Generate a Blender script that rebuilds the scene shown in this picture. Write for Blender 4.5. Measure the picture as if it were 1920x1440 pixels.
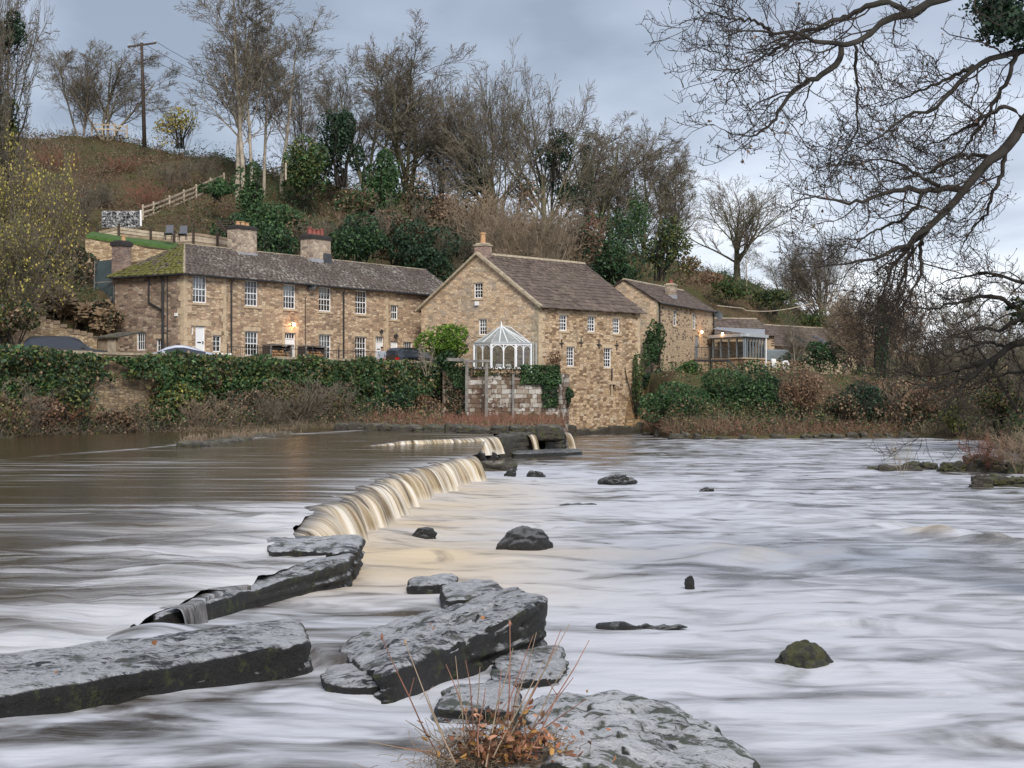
import bpy, math, random
import numpy as np
from mathutils import Vector, Matrix

for o in list(bpy.data.objects):
    bpy.data.objects.remove(o)
SC = bpy.context.scene
COL = SC.collection
R_ = math.radians

# ------------------------------------------------------------------ camera
FPX, VH, CZ = 3000.0, 740.0, 2.8          # focal length in photo pixels, horizon row, eye height above lower water
cam = bpy.data.cameras.new('camera')
cam.sensor_width = 36.0
cam.lens = 36.0 * FPX / 1920.0
cam.shift_y = (VH - 720.0) / 1920.0
cam.clip_start = 0.1
cam.clip_end = 5000
camo = bpy.data.objects.new('camera', cam)
COL.objects.link(camo)
camo.location = (0, 0, CZ)
camo.rotation_euler = (R_(90), 0, 0)
SC.camera = camo

# ------------------------------------------------------------------ world: overcast sky
SUN_EL, SUN_AZ = R_(36), R_(14)            # sun behind the cloud, over the photographer's right shoulder
w = bpy.data.worlds.new('World')
SC.world = w
w.use_nodes = True
nt = w.node_tree
nt.nodes.clear()
wo = nt.nodes.new('ShaderNodeOutputWorld')
bg = nt.nodes.new('ShaderNodeBackground')
bg.inputs['Strength'].default_value = 0.1
sky = nt.nodes.new('ShaderNodeTexSky')
sky.sky_type = 'NISHITA'
sky.sun_disc = False
sky.sun_elevation = SUN_EL
sky.sun_rotation = math.pi - SUN_AZ
tc = nt.nodes.new('ShaderNodeTexCoord')
sep = nt.nodes.new('ShaderNodeSeparateXYZ')
nt.links.new(tc.outputs['Generated'], sep.inputs[0])
def wmath(op, a, b=None, clamp=False):
    n = nt.nodes.new('ShaderNodeMath'); n.operation = op; n.use_clamp = clamp
    for i, x in enumerate((a, b)):
        if x is None: continue
        if isinstance(x, (int, float)): n.inputs[i].default_value = x
        else: nt.links.new(x, n.inputs[i])
    return n.outputs[0]
zc = wmath('MAXIMUM', sep.outputs['Z'], 0.0)
den = wmath('ADD', zc, 0.10)
px = wmath('DIVIDE', sep.outputs['X'], den)
py = wmath('DIVIDE', sep.outputs['Y'], den)
comb = nt.nodes.new('ShaderNodeCombineXYZ')
nt.links.new(px, comb.inputs[0]); nt.links.new(py, comb.inputs[1])
def wnoise(scale, detail, off):
    m = nt.nodes.new('ShaderNodeMapping'); m.inputs['Location'].default_value = off
    m.inputs['Rotation'].default_value = (0, 0, 0.5)
    m.inputs['Scale'].default_value = (1.0, 0.6, 1.0)
    nt.links.new(comb.outputs[0], m.inputs[0])
    n = nt.nodes.new('ShaderNodeTexNoise'); n.inputs['Scale'].default_value = scale
    n.inputs['Detail'].default_value = detail; n.inputs['Roughness'].default_value = 0.45
    nt.links.new(m.outputs[0], n.inputs['Vector'])
    return n.outputs['Fac']
n1 = wmath('ADD', wmath('MULTIPLY', wnoise(0.55, 5, (3.1, 1.7, 0)), 0.64), wmath('MULTIPLY', wnoise(2.1, 7, (7.3, 2.2, 0)), 0.36))
hor = wmath('SUBTRACT', 1.0, wmath('MULTIPLY', zc, 6.0, True), True)     # 1 at the horizon, 0 from about 10 degrees up
hor = wmath('POWER', hor, 1.6)
cl = wmath('ADD', wmath('MULTIPLY', wmath('SUBTRACT', n1, 0.5), 3.1), wmath('MULTIPLY', hor, 0.62))
cl = wmath('ADD', cl, 0.28, True)
ramp = nt.nodes.new('ShaderNodeValToRGB')
e = ramp.color_ramp.elements
e[0].position = 0.0; e[0].color = (1.45, 1.68, 2.12, 1)
e[1].position = 1.0; e[1].color = (5.6, 5.75, 6.1, 1)
m_ = ramp.color_ramp.elements.new(0.4); m_.color = (2.75, 3.05, 3.65, 1)
nt.links.new(cl, ramp.inputs[0])
mx = nt.nodes.new('ShaderNodeMix'); mx.data_type = 'RGBA'
mx.inputs[0].default_value = 0.92
nt.links.new(sky.outputs[0], mx.inputs[6]); nt.links.new(ramp.outputs[0], mx.inputs[7])
nt.links.new(mx.outputs[2], bg.inputs['Color'])
nt.links.new(bg.outputs[0], wo.inputs[0])

# ------------------------------------------------------------------ sun through cloud
sl = bpy.data.lights.new('sun', 'SUN')
sl.energy = 1.5
sl.angle = R_(22)
sl.color = (1.0, 0.95, 0.88)
so = bpy.data.objects.new('sun', sl)
COL.objects.link(so)
sd = Vector((math.sin(SUN_AZ) * math.cos(SUN_EL), -math.cos(SUN_AZ) * math.cos(SUN_EL), math.sin(SUN_EL)))
so.rotation_euler = sd.to_track_quat('Z', 'Y').to_euler()
so.location = sd * 100

SC.view_settings.view_transform = 'Standard'
SC.view_settings.look = 'None'
SC.view_settings.exposure = 1.18
SC.view_settings.gamma = 1.0
SC.cycles.use_denoising = True
SC.cycles.max_bounces = 6
SC.cycles.transparent_max_bounces = 12

# ------------------------------------------------------------------ helpers
def P(u, v, Y):
    """photo pixel at depth Y -> world point"""
    return Vector(((u - 960) / FPX * Y, Y, CZ + (VH - v) / FPX * Y))
def PX(u, Y): return (u - 960) / FPX * Y
def G(u, v, z=0.0):
    """photo pixel -> point on the level plane z"""
    return P(u, v, (CZ - z) * FPX / (v - VH))

def prop(o, label=None, cat=None, group=None, kind=None):
    if label: o['label'] = label
    if cat: o['category'] = cat
    if group: o['group'] = group
    if kind: o['kind'] = kind
    return o

def link(name, me, mat=None, parent=None, local=False):
    o = bpy.data.objects.new(name, me)
    COL.objects.link(o)
    if mat is not None and me is not None and not me.materials:
        me.materials.append(mat)
    if parent is not None:
        o.parent = parent
        if parent.data is None and not local: o.location = -parent.location     # parts are modelled in place
    return o

def thing(name, label, cat, loc=(0, 0, 0), group=None, rz=0.0):
    o = bpy.data.objects.new(name, None)
    COL.objects.link(o)
    o.location = loc; o.rotation_euler = (0, 0, rz)
    o.empty_display_size = 0.3
    return prop(o, label, cat, group)

class MB:
    def __init__(s): s.v = []; s.f = []; s.uv = []; s.has_uv = False
    def face(s, pts, uvs=None):
        b = len(s.v); s.v.extend([tuple(p) for p in pts]); s.f.append(tuple(range(b, b + len(pts))))
        s.uv.append(uvs)
        if uvs: s.has_uv = True
    def hexa(s, p):
        """8 corners: bottom 4 ccw, top 4 ccw"""
        b = len(s.v); s.v.extend([tuple(q) for q in p])
        for f in ((3, 2, 1, 0), (4, 5, 6, 7), (0, 1, 5, 4), (1, 2, 6, 5), (2, 3, 7, 6), (3, 0, 4, 7)):
            s.f.append(tuple(b + i for i in f)); s.uv.append(None)
    def box(s, x0, x1, y0, y1, z0, z1):
        s.hexa([(x0, y0, z0), (x1, y0, z0), (x1, y1, z0), (x0, y1, z0), (x0, y0, z1), (x1, y0, z1), (x1, y1, z1), (x0, y1, z1)])
    def bar(s, a, b, w, h=None, up=(0, 0, 1)):
        """rectangular bar from a to b"""
        h = w if h is None else h
        a = Vector(a); b = Vector(b); d = (b - a).normalized(); up = Vector(up)
        if abs(d.dot(up)) > 0.98: up = Vector((1, 0, 0))
        sx = d.cross(up).normalized() * w / 2; sy = sx.cross(d).normalized() * h / 2
        s.hexa([a - sx - sy, a + sx - sy, b + sx - sy, b - sx - sy, a - sx + sy, a + sx + sy, b + sx + sy, b - sx + sy])
    def tube(s, pts, rad, k=6, cap=True):
        pts = [Vector(p) for p in pts]
        if not isinstance(rad, (list, tuple)): rad = [rad] * len(pts)
        b = len(s.v)
        for i, p in enumerate(pts):
            t = (pts[min(i + 1, len(pts) - 1)] - pts[max(i - 1, 0)]).normalized()
            up = Vector((0, 0, 1)) if abs(t.z) < 0.9 else Vector((1, 0, 0))
            x = t.cross(up).normalized(); y = x.cross(t)
            for j in range(k):
                a = 2 * math.pi * j / k
                s.v.append(tuple(p + (x * math.cos(a) + y * math.sin(a)) * rad[i]))
        for i in range(len(pts) - 1):
            for j in range(k):
                s.f.append((b + i * k + j, b + i * k + (j + 1) % k, b + (i + 1) * k + (j + 1) % k, b + (i + 1) * k + j)); s.uv.append(None)
        if cap:
            s.f.append(tuple(b + j for j in range(k))[::-1]); s.uv.append(None)
            s.f.append(tuple(b + (len(pts) - 1) * k + j for j in range(k))); s.uv.append(None)
    def prism(s, poly, ext):
        """poly: planar list of points, ext: vector"""
        poly = [Vector(p) for p in poly]; ext = Vector(ext); n = len(poly); b = len(s.v)
        s.v.extend([tuple(p) for p in poly] + [tuple(p + ext) for p in poly])
        s.f.append(tuple(range(b, b + n))[::-1]); s.uv.append(None)
        s.f.append(tuple(range(b + n, b + 2 * n))); s.uv.append(None)
        for i in range(n):
            j = (i + 1) % n
            s.f.append((b + i, b + j, b + n + j, b + n + i)); s.uv.append(None)
    def mesh(s, name, smooth=False):
        me = bpy.data.meshes.new(name)
        me.from_pydata(s.v, [], s.f)
        if s.has_uv:
            l = me.uv_layers.new(name='UVMap'); i = 0
            for f, uv in zip(s.f, s.uv):
                for k in range(len(f)):
                    l.data[i].uv = uv[k] if uv else (0, 0); i += 1
        if smooth: me.shade_smooth()
        me.update()
        return me
    def build(s, name, mat, parent=None, smooth=False, bevel=0.0, local=False):
        o = link(name, s.mesh(name, smooth), mat, parent, local)
        if bevel:
            m = o.modifiers.new('bevel', 'BEVEL'); m.width = bevel; m.segments = 2; m.limit_method = 'ANGLE'
        return o

def np_mesh(name, verts, faces, smooth=False, col=None):
    """faces: (N,k) int array, k = 3 or 4; col: (V,3) vertex colours"""
    me = bpy.data.meshes.new(name)
    verts = np.ascontiguousarray(verts, dtype=np.float32); faces = np.ascontiguousarray(faces, dtype=np.int32)
    k = faces.shape[1]
    me.vertices.add(len(verts)); me.vertices.foreach_set('co', verts.ravel())
    me.loops.add(faces.size); me.loops.foreach_set('vertex_index', faces.ravel())
    me.polygons.add(len(faces))
    me.polygons.foreach_set('loop_start', np.arange(0, faces.size, k, dtype=np.int32))
    me.polygons.foreach_set('loop_total', np.full(len(faces), k, dtype=np.int32))
    if smooth: me.polygons.foreach_set('use_smooth', np.ones(len(faces), dtype=bool))
    if col is not None:
        a = me.color_attributes.new('Col', 'FLOAT_COLOR', 'POINT')
        c = np.ones((len(verts), 4), dtype=np.float32); c[:, :3] = col
        a.data.foreach_set('color', c.ravel())
    me.update(); me.validate()
    return me

def smoothstep(a, b, x):
    t = np.clip((np.asarray(x, dtype=float) - a) / (b - a), 0, 1)
    return t * t * (3 - 2 * t)

# value noise (numpy), for shapes only
_rs = np.random.RandomState(7)
_tab = _rs.rand(64, 64, 64)
def vnoise(x, y, z=0.0):
    x = np.asarray(x, float); y = np.asarray(y, float); z = np.asarray(z, float) + np.zeros_like(x)
    xi = np.floor(x).astype(int); yi = np.floor(y).astype(int); zi = np.floor(z).astype(int)
    fx = x - xi; fy = y - yi; fz = z - zi
    fx = fx * fx * (3 - 2 * fx); fy = fy * fy * (3 - 2 * fy); fz = fz * fz * (3 - 2 * fz)
    def T(a, b, c): return _tab[(xi + a) & 63, (yi + b) & 63, (zi + c) & 63]
    r = 0
    for a in (0, 1):
        for b in (0, 1):
            for c in (0, 1):
                r = r + T(a, b, c) * (fx if a else 1 - fx) * (fy if b else 1 - fy) * (fz if c else 1 - fz)
    return r
def fbm(x, y, z=0.0, o=4):
    r = 0; a = 0.5; x = np.asarray(x, float); y = np.asarray(y, float); z = np.asarray(z, float)
    for i in range(o):
        r = r + a * vnoise(x, y, z); x = x * 2.03 + 11.3; y = y * 2.03 + 5.7; z = z * 2.03 + 3.1; a *= 0.5
    return r / (1 - 0.5 ** o)

# ------------------------------------------------------------------ materials
class NT:
    """tiny node-tree helper"""
    def __init__(s, name):
        s.m = bpy.data.materials.new(name); s.m.use_nodes = True
        s.t = s.m.node_tree; s.b = s.t.nodes['Principled BSDF']; s.out = s.t.nodes['Material Output']
    def n(s, typ, **kw):
        x = s.t.nodes.new(typ)
        for k, v in kw.items():
            if k.startswith('i_'): 
                key = k[2:]; key = int(key) if key.isdigit() else key.replace('_', ' ')
                s.set(x.inputs[key], v)
            else: setattr(x, k, v)
        return x
    def set(s, sock, v):
        if isinstance(v, bpy.types.NodeSocket): s.t.links.new(v, sock)
        elif isinstance(v, bpy.types.Node): s.t.links.new(v.outputs[0], sock)
        else:
            if hasattr(sock, 'default_value'):
                if sock.type == 'RGBA' and len(v) == 3: v = (*v, 1)
                sock.default_value = v
    def math(s, op, a, b=None, clamp=False):
        x = s.n('ShaderNodeMath', operation=op, use_clamp=clamp); s.set(x.inputs[0], a)
        if b is not None: s.set(x.inputs[1], b)
        return x.outputs[0]
    def mix(s, f, a, b, blend='MIX'):
        x = s.n('ShaderNodeMix', data_type='RGBA', blend_type=blend)
        s.set(x.inputs[0], f); s.set(x.inputs[6], a); s.set(x.inputs[7], b)
        return x.outputs[2]
    def coord(s, which='Object'):
        return s.n('ShaderNodeTexCoord').outputs[which]
    def map(s, vec, scale=(1, 1, 1), rot=(0, 0, 0), loc=(0, 0, 0)):
        x = s.n('ShaderNodeMapping'); s.set(x.inputs[0], vec)
        x.inputs['Scale'].default_value = scale; x.inputs['Rotation'].default_value = rot; x.inputs['Location'].default_value = loc
        return x.outputs[0]
    def noise(s, vec, scale, detail=3, rough=0.5, out='Fac', dist=0.0):
        x = s.n('ShaderNodeTexNoise'); s.set(x.inputs['Vector'], vec)
        x.inputs['Scale'].default_value = scale; x.inputs['Detail'].default_value = detail; x.inputs['Roughness'].default_value = rough
        x.inputs['Distortion'].default_value = dist
        return x.outputs[out]
    def ramp(s, fac, stops, interp='LINEAR'):
        x = s.n('ShaderNodeValToRGB'); s.set(x.inputs[0], fac); r = x.color_ramp; r.interpolation = interp
        while len(r.elements) < len(stops): r.elements.new(0.5)
        for e, (p, c) in zip(r.elements, stops):
            e.position = p; e.color = (*c, 1) if len(c) == 3 else c
        return x.outputs[0]
    def step(s, x, a, b):
        m = s.n('ShaderNodeMapRange', interpolation_type='SMOOTHSTEP'); s.set(m.inputs[0], x)
        m.inputs[1].default_value = a; m.inputs[2].default_value = b
        return m.outputs[0]
    def bump(s, h, strength=0.3, dist=0.02):
        x = s.n('ShaderNodeBump'); x.inputs['Strength'].default_value = strength; x.inputs['Distance'].default_value = dist
        s.set(x.inputs['Height'], h); s.set(s.b.inputs['Normal'], x.outputs[0])
    def col(s, c): s.set(s.b.inputs['Base Color'], c); return s
    def rough(s, r): s.set(s.b.inputs['Roughness'], r); return s
    def spec(s, r): s.b.inputs['Specular IOR Level'].default_value = r; return s

M = {}
def plain(name, c, rough=0.6, var=0.25, scale=6.0, spec=0.5, metal=0.0, bump=0.0):
    t = NT(name); v = t.coord('Object')
    n = t.noise(v, scale, 4, 0.6)
    lo = tuple(x * (1 - var) for x in c); hi = tuple(min(1, x * (1 + var)) for x in c)
    t.col(t.ramp(n, [(0.3, lo), (0.7, hi)])).rough(rough).spec(spec)
    t.b.inputs['Metallic'].default_value = metal
    if bump: t.bump(t.noise(v, scale * 4, 4), bump, 0.01)
    M[name] = t.m
    return t.m

def rubble(name, stones, mortar, sx=2.4, sy=6.0, uv=True, dirt=(0.05, 0.045, 0.04), mortw=0.06, dirtamt=0.5):
    """coursed rubble stonework"""
    t = NT(name)
    v = t.coord('UV') if uv else t.coord('Object')
    wob = t.noise(v, 1.6, 2, 0.5, 'Color')
    vv = t.n('ShaderNodeVectorMath', operation='ADD'); t.set(vv.inputs[0], v)
    sc = t.n('ShaderNodeVectorMath', operation='SCALE'); t.set(sc.inputs[0], wob); sc.inputs['Scale'].default_value = 0.12
    t.set(vv.inputs[1], sc.outputs[0])
    mv = t.map(vv.outputs[0], (sx, sy, 1) if uv else (sx, sx, sy))
    vo = t.n('ShaderNodeTexVoronoi', voronoi_dimensions='2D' if uv else '3D'); t.set(vo.inputs['Vector'], mv); vo.inputs['Scale'].default_value = 1.0
    vo.inputs['Randomness'].default_value = 0.85
    ve = t.n('ShaderNodeTexVoronoi', voronoi_dimensions='2D' if uv else '3D', feature='DISTANCE_TO_EDGE'); t.set(ve.inputs['Vector'], mv); ve.inputs['Scale'].default_value = 1.0
    ve.inputs['Randomness'].default_value = 0.85
    sepc = t.n('ShaderNodeSeparateColor'); t.set(sepc.inputs[0], vo.outputs['Color'])
    k = len(stones)
    c = t.ramp(sepc.outputs[0], [((i + 0.5) / k, s) for i, s in enumerate(stones)], 'CONSTANT')
    fine = t.noise(v, 9.0, 5, 0.65)
    c = t.mix(0.62, c, t.ramp(fine, [(0.28, (0.25, 0.24, 0.23)), (0.72, (1.4, 1.36, 1.32))]), 'MULTIPLY')
    mm = t.step(ve.outputs['Distance'], 0.0, mortw * 2)
    c = t.mix(mm, mortar, c)
    big = t.noise(v, 0.35, 4, 0.6)
    c = t.mix(t.math('MULTIPLY', t.step(big, 0.5, 0.75), dirtamt), c, dirt)
    run = t.noise(t.map(v, (1.3, 0.10, 1) if uv else (1.3, 1.3, .1)), 1.0, 5, 0.65)          # damp runs down the wall
    c = t.mix(t.math('MULTIPLY', t.step(run, 0.52, 0.70), 0.3), c, tuple(x * 1.6 for x in dirt))
    t.col(c).rough(0.9).spec(0.2)
    t.bump(t.math('ADD', mm, t.math('MULTIPLY', fine, 0.5)), 0.6, 0.03)
    M[name] = t.m
    return t.m

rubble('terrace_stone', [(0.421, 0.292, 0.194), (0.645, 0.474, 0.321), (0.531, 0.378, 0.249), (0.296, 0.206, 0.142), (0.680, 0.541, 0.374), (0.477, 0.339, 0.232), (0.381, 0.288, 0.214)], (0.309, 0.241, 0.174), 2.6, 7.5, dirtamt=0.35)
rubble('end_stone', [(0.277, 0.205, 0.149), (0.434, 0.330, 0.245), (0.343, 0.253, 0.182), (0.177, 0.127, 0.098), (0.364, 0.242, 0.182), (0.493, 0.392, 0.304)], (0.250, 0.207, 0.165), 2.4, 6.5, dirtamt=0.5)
rubble('mill_stone', [(0.527, 0.374, 0.229), (0.344, 0.236, 0.146), (0.674, 0.502, 0.330), (0.238, 0.156, 0.095), (0.596, 0.448, 0.300), (0.444, 0.328, 0.221), (0.653, 0.531, 0.398)], (0.276, 0.209, 0.146), 2.7, 6.6, dirtamt=0.35)
rubble('gable_stone', [(0.604, 0.442, 0.290), (0.459, 0.340, 0.224), (0.680, 0.534, 0.370), (0.369, 0.273, 0.189), (0.555, 0.436, 0.318), (0.457, 0.375, 0.293)], (0.382, 0.306, 0.231), 2.8, 7.0, dirt=(0.252, 0.223, 0.185), dirtamt=0.8)
rubble('ochre_stone', [(0.502, 0.367, 0.240), (0.548, 0.416, 0.276), (0.399, 0.292, 0.193), (0.122, 0.085, 0.063), (0.591, 0.455, 0.319)], (0.450, 0.341, 0.231), 1.8, 4.2, mortw=0.16, dirtamt=0.25)
rubble('bank_wall_stone', [(0.347, 0.258, 0.161), (0.264, 0.193, 0.121), (0.410, 0.318, 0.208), (0.204, 0.154, 0.103), (0.330, 0.263, 0.187)], (0.124, 0.099, 0.073), 3.0, 8.5, dirtamt=0.5)
rubble('old_wall_stone', [(0.511, 0.384, 0.241), (0.385, 0.276, 0.166), (0.577, 0.459, 0.307), (0.303, 0.211, 0.135), (0.473, 0.372, 0.254)], (0.245, 0.182, 0.127), 3.0, 8.0, dirtamt=0.45)
rubble('chimney_stone', [(0.435, 0.350, 0.275), (0.340, 0.264, 0.205), (0.520, 0.436, 0.335), (0.248, 0.198, 0.164)], (0.354, 0.295, 0.236), 2.2, 4.0, uv=False, dirt=(0.053, 0.046, 0.042), dirtamt=0.8)
rubble('chimney_brick', [(0.364, 0.246, 0.200), (0.285, 0.201, 0.175), (0.428, 0.311, 0.252), (0.225, 0.162, 0.149)], (0.333, 0.274, 0.240), 3.0, 9.0, uv=False, dirtamt=0.5)

plain('dressed_stone', (0.50, 0.39, 0.265), 0.85, 0.22, 3.0, 0.2, bump=0.3)
plain('coping_stone', (0.34, 0.285, 0.205), 0.9, 0.35, 4.0, 0.2, bump=0.4)
plain('white_paint', (0.80, 0.80, 0.80), 0.45, 0.04, 8)
plain('white_upvc', (0.78, 0.79, 0.80), 0.3, 0.03, 8)
plain('black_iron', (0.02, 0.02, 0.022), 0.5, 0.3, 9)
plain('dark_lead', (0.05, 0.055, 0.06), 0.6, 0.3, 5)
plain('lead_grey', (0.30, 0.31, 0.33), 0.6, 0.15, 5)
plain('red_pot', (0.23, 0.065, 0.05), 0.7, 0.3, 9)
plain('clay_pot', (0.48, 0.28, 0.14), 0.8, 0.25, 9)
plain('soot', (0.03, 0.027, 0.026), 0.9, 0.4, 6)
plain('weathered_timber', (0.26, 0.20, 0.14), 0.85, 0.35, 3.0, 0.2, bump=0.3)
plain('pale_timber', (0.40, 0.33, 0.25), 0.85, 0.3, 3.0, 0.2, bump=0.2)
plain('grey_timber', (0.20, 0.185, 0.17), 0.85, 0.35, 3.0, 0.2, bump=0.3)
plain('dark_timber', (0.06, 0.045, 0.036), 0.85, 0.35, 4.0, 0.2)
plain('log_end', (0.40, 0.23, 0.11), 0.85, 0.3, 8.0, 0.2)
plain('grey_paint', (0.20, 0.23, 0.25), 0.45, 0.1, 6)
plain('pale_grey_paint', (0.42, 0.45, 0.47), 0.4, 0.08, 6)
plain('grey_canvas', (0.10, 0.105, 0.125), 0.8, 0.15, 9)
plain('bag_white', (0.70, 0.69, 0.66), 0.7, 0.1, 5)
plain('asphalt', (0.07, 0.068, 0.065), 0.9, 0.25, 3.0)
plain('pavement_stone', (0.25, 0.22, 0.18), 0.9, 0.25, 3.0)
plain('curtain', (0.62, 0.62, 0.60), 0.9, 0.08, 2.0, 0.1)
plain('rubber', (0.02, 0.02, 0.02), 0.8, 0.2, 5)
plain('skin', (0.42, 0.25, 0.18), 0.6, 0.08, 20)
plain('hair', (0.035, 0.026, 0.02), 0.7, 0.2, 30)
plain('grey_jacket', (0.30, 0.32, 0.36), 0.8, 0.15, 9)
plain('dark_trousers', (0.03, 0.033, 0.045), 0.85, 0.2, 9)
plain('teal_sheet', (0.055, 0.075, 0.078), 0.6, 0.35, 1.2)
plain('red_lens', (0.45, 0.02, 0.02), 0.2, 0.1, 4)
plain('alloy', (0.45, 0.46, 0.47), 0.35, 0.1, 4, metal=0.8)

def carpaint(name, c):
    t = NT(name); t.col(c).rough(0.3)
    t.b.inputs['Coat Weight'].default_value = 0.8; t.b.inputs['Coat Roughness'].default_value = 0.06
    t.b.inputs['Metallic'].default_value = 0.3
    M[name] = t.m
carpaint('silver_car_paint', (0.50, 0.53, 0.60)); carpaint('black_car_paint', (0.012, 0.013, 0.016)); carpaint('white_car_paint', (0.75, 0.76, 0.78))

t = NT('car_glass'); t.col((0.03, 0.035, 0.045)).rough(0.05); t.spec(0.7); M['car_glass'] = t.m

t = NT('window_glass')
tr = t.n('ShaderNodeBsdfTransparent'); tr.inputs[0].default_value = (0.88, 0.92, 0.93, 1)
gl = t.n('ShaderNodeBsdfGlossy'); gl.inputs['Roughness'].default_value = 0.06
fr = t.n('ShaderNodeFresnel'); fr.inputs[0].default_value = 1.5
ms = t.n('ShaderNodeMixShader'); t.set(ms.inputs[0], t.math('ADD', t.math('MULTIPLY', fr, 1.2), 0.04, True)); t.t.links.new(tr.outputs[0], ms.inputs[1]); t.t.links.new(gl.outputs[0], ms.inputs[2])
t.t.links.new(ms.outputs[0], t.out.inputs[0]); t.t.nodes.remove(t.b)
M['window_glass'] = t.m

t = NT('frosted_roof'); t.col((0.42, 0.46, 0.45)).rough(0.25)
tl = t.n('ShaderNodeBsdfTransparent'); tl.inputs[0].default_value = (0.8, 0.85, 0.84, 1); ms = t.n('ShaderNodeMixShader'); ms.inputs[0].default_value = 0.45
t.t.links.new(t.b.outputs[0], ms.inputs[1]); t.t.links.new(tl.outputs[0], ms.inputs[2]); t.t.links.new(ms.outputs[0], t.out.inputs[0]); M['frosted_roof'] = t.m
def lampmat(name, c, s):
    t = NT(name); t.col(c); t.set(t.b.inputs['Emission Color'], c); t.b.inputs['Emission Strength'].default_value = s; M[name] = t.m
lampmat('lit_bulb', (1.0, 0.72, 0.45), 9.0)

# slates
def slate(name, stops, lichen=(0.50, 0.48, 0.43), lich_amt=0.35, lo=0.62, moss=None, moss_amt=0.0):
    t = NT(name); v = t.coord('Object')
    vo = t.n('ShaderNodeTexVoronoi', voronoi_dimensions='3D'); t.set(vo.inputs['Vector'], t.map(v, (1.6, 1.6, 2.6))); vo.inputs['Scale'].default_value = 1.0
    sc_ = t.n('ShaderNodeSeparateColor'); t.set(sc_.inputs[0], vo.outputs['Color'])
    att = t.n('ShaderNodeAttribute', attribute_name='rnd')
    k = len(stops)
    c = t.ramp(t.math('FRACT', t.math('ADD', t.math('ADD', att.outputs['Fac'], t.n('ShaderNodeObjectInfo').outputs['Random']), t.math('MULTIPLY', sc_.outputs[0], 0.3))), [((i + 0.5) / k, s) for i, s in enumerate(stops)])
    n = t.noise(v, 5, 5, 0.65)
    c = t.mix(0.5, c, t.ramp(n, [(0.25, (0.4, 0.4, 0.4)), (0.75, (1.3, 1.3, 1.3))]), 'MULTIPLY')
    l = t.step(t.math('ADD', t.math('MULTIPLY', t.noise(v, 4.2, 5, 0.75), 0.75), t.math('MULTIPLY', t.noise(v, 0.45, 2), 0.25)), lo - 0.06, lo + 0.02)
    c = t.mix(t.math('MULTIPLY', l, lich_amt), c, lichen)
    if moss:
        mo = t.step(t.noise(v, 1.3, 5, 0.7), 0.5 - moss_amt * 0.35, 0.62 - moss_amt * 0.35)
        c = t.mix(mo, c, t.ramp(t.noise(v, 6, 3), [(0.3, moss), (0.7, tuple(x * 1.7 for x in moss))]))
    t.col(c).rough(0.85).spec(0.25)
    t.bump(n, 0.4, 0.02)
    M[name] = t.m
slate('terrace_slate', [(0.108, 0.086, 0.074), (0.15, 0.12, 0.104), (0.082, 0.066, 0.058), (0.128, 0.106, 0.094)], lich_amt=0.6, lo=0.59)
slate('mossy_slate', [(0.13, 0.10, 0.085), (0.18, 0.14, 0.12), (0.10, 0.08, 0.07)], lich_amt=0.5, lo=0.6, moss=(0.095, 0.092, 0.026), moss_amt=0.35)
slate('mill_slate', [(0.122, 0.092, 0.076), (0.175, 0.132, 0.110), (0.088, 0.066, 0.056), (0.145, 0.110, 0.092)], lichen=(0.38, 0.33, 0.22), lich_amt=0.5, lo=0.62)
slate('far_slate', [(0.13, 0.10, 0.085), (0.17, 0.13, 0.115), (0.11, 0.083, 0.072)], lichen=(0.26, 0.24, 0.13), lich_amt=0.5, lo=0.6)

# leaves and bark: colour comes from the plant itself (vertex colour = leaf colour)
def leafmat(name, rough=0.55, trans=0.25):
    t = NT(name)
    a = t.n('ShaderNodeAttribute', attribute_name='Col')
    t.col(a.outputs['Color']).rough(rough).spec(0.3)
    tl = t.n('ShaderNodeBsdfTranslucent'); t.set(tl.inputs[0], a.outputs['Color'])
    ms = t.n('ShaderNodeMixShader'); ms.inputs[0].default_value = trans
    t.t.links.new(t.b.outputs[0], ms.inputs[1]); t.t.links.new(tl.outputs[0], ms.inputs[2]); t.t.links.new(ms.outputs[0], t.out.inputs[0])
    M[name] = t.m
leafmat('leaf'); leafmat('dry_stalk', 0.8, 0.1)
plain('bark_grey', (0.175, 0.150, 0.115), 0.9, 0.4, 2.5, 0.15, bump=0.4)
plain('bark_green', (0.135, 0.128, 0.080), 0.9, 0.45, 2.0, 0.15, bump=0.4)
plain('bark_dark', (0.034, 0.030, 0.025), 0.9, 0.6, 2.5, 0.15, bump=0.5)
plain('bark_pale', (0.338, 0.294, 0.231), 0.9, 0.4, 2.0, 0.15, bump=0.4)
plain('twig_brown', (0.165, 0.142, 0.108), 0.9, 0.3, 3.0, 0.15)
plain('twig_tan', (0.265, 0.205, 0.145), 0.9, 0.3, 3.0, 0.15)
plain('twig_red', (0.250, 0.125, 0.088), 0.9, 0.3, 3.0, 0.15)
plain('twig_dark', (0.045, 0.036, 0.029), 0.9, 0.35, 4.0, 0.15)
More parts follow.
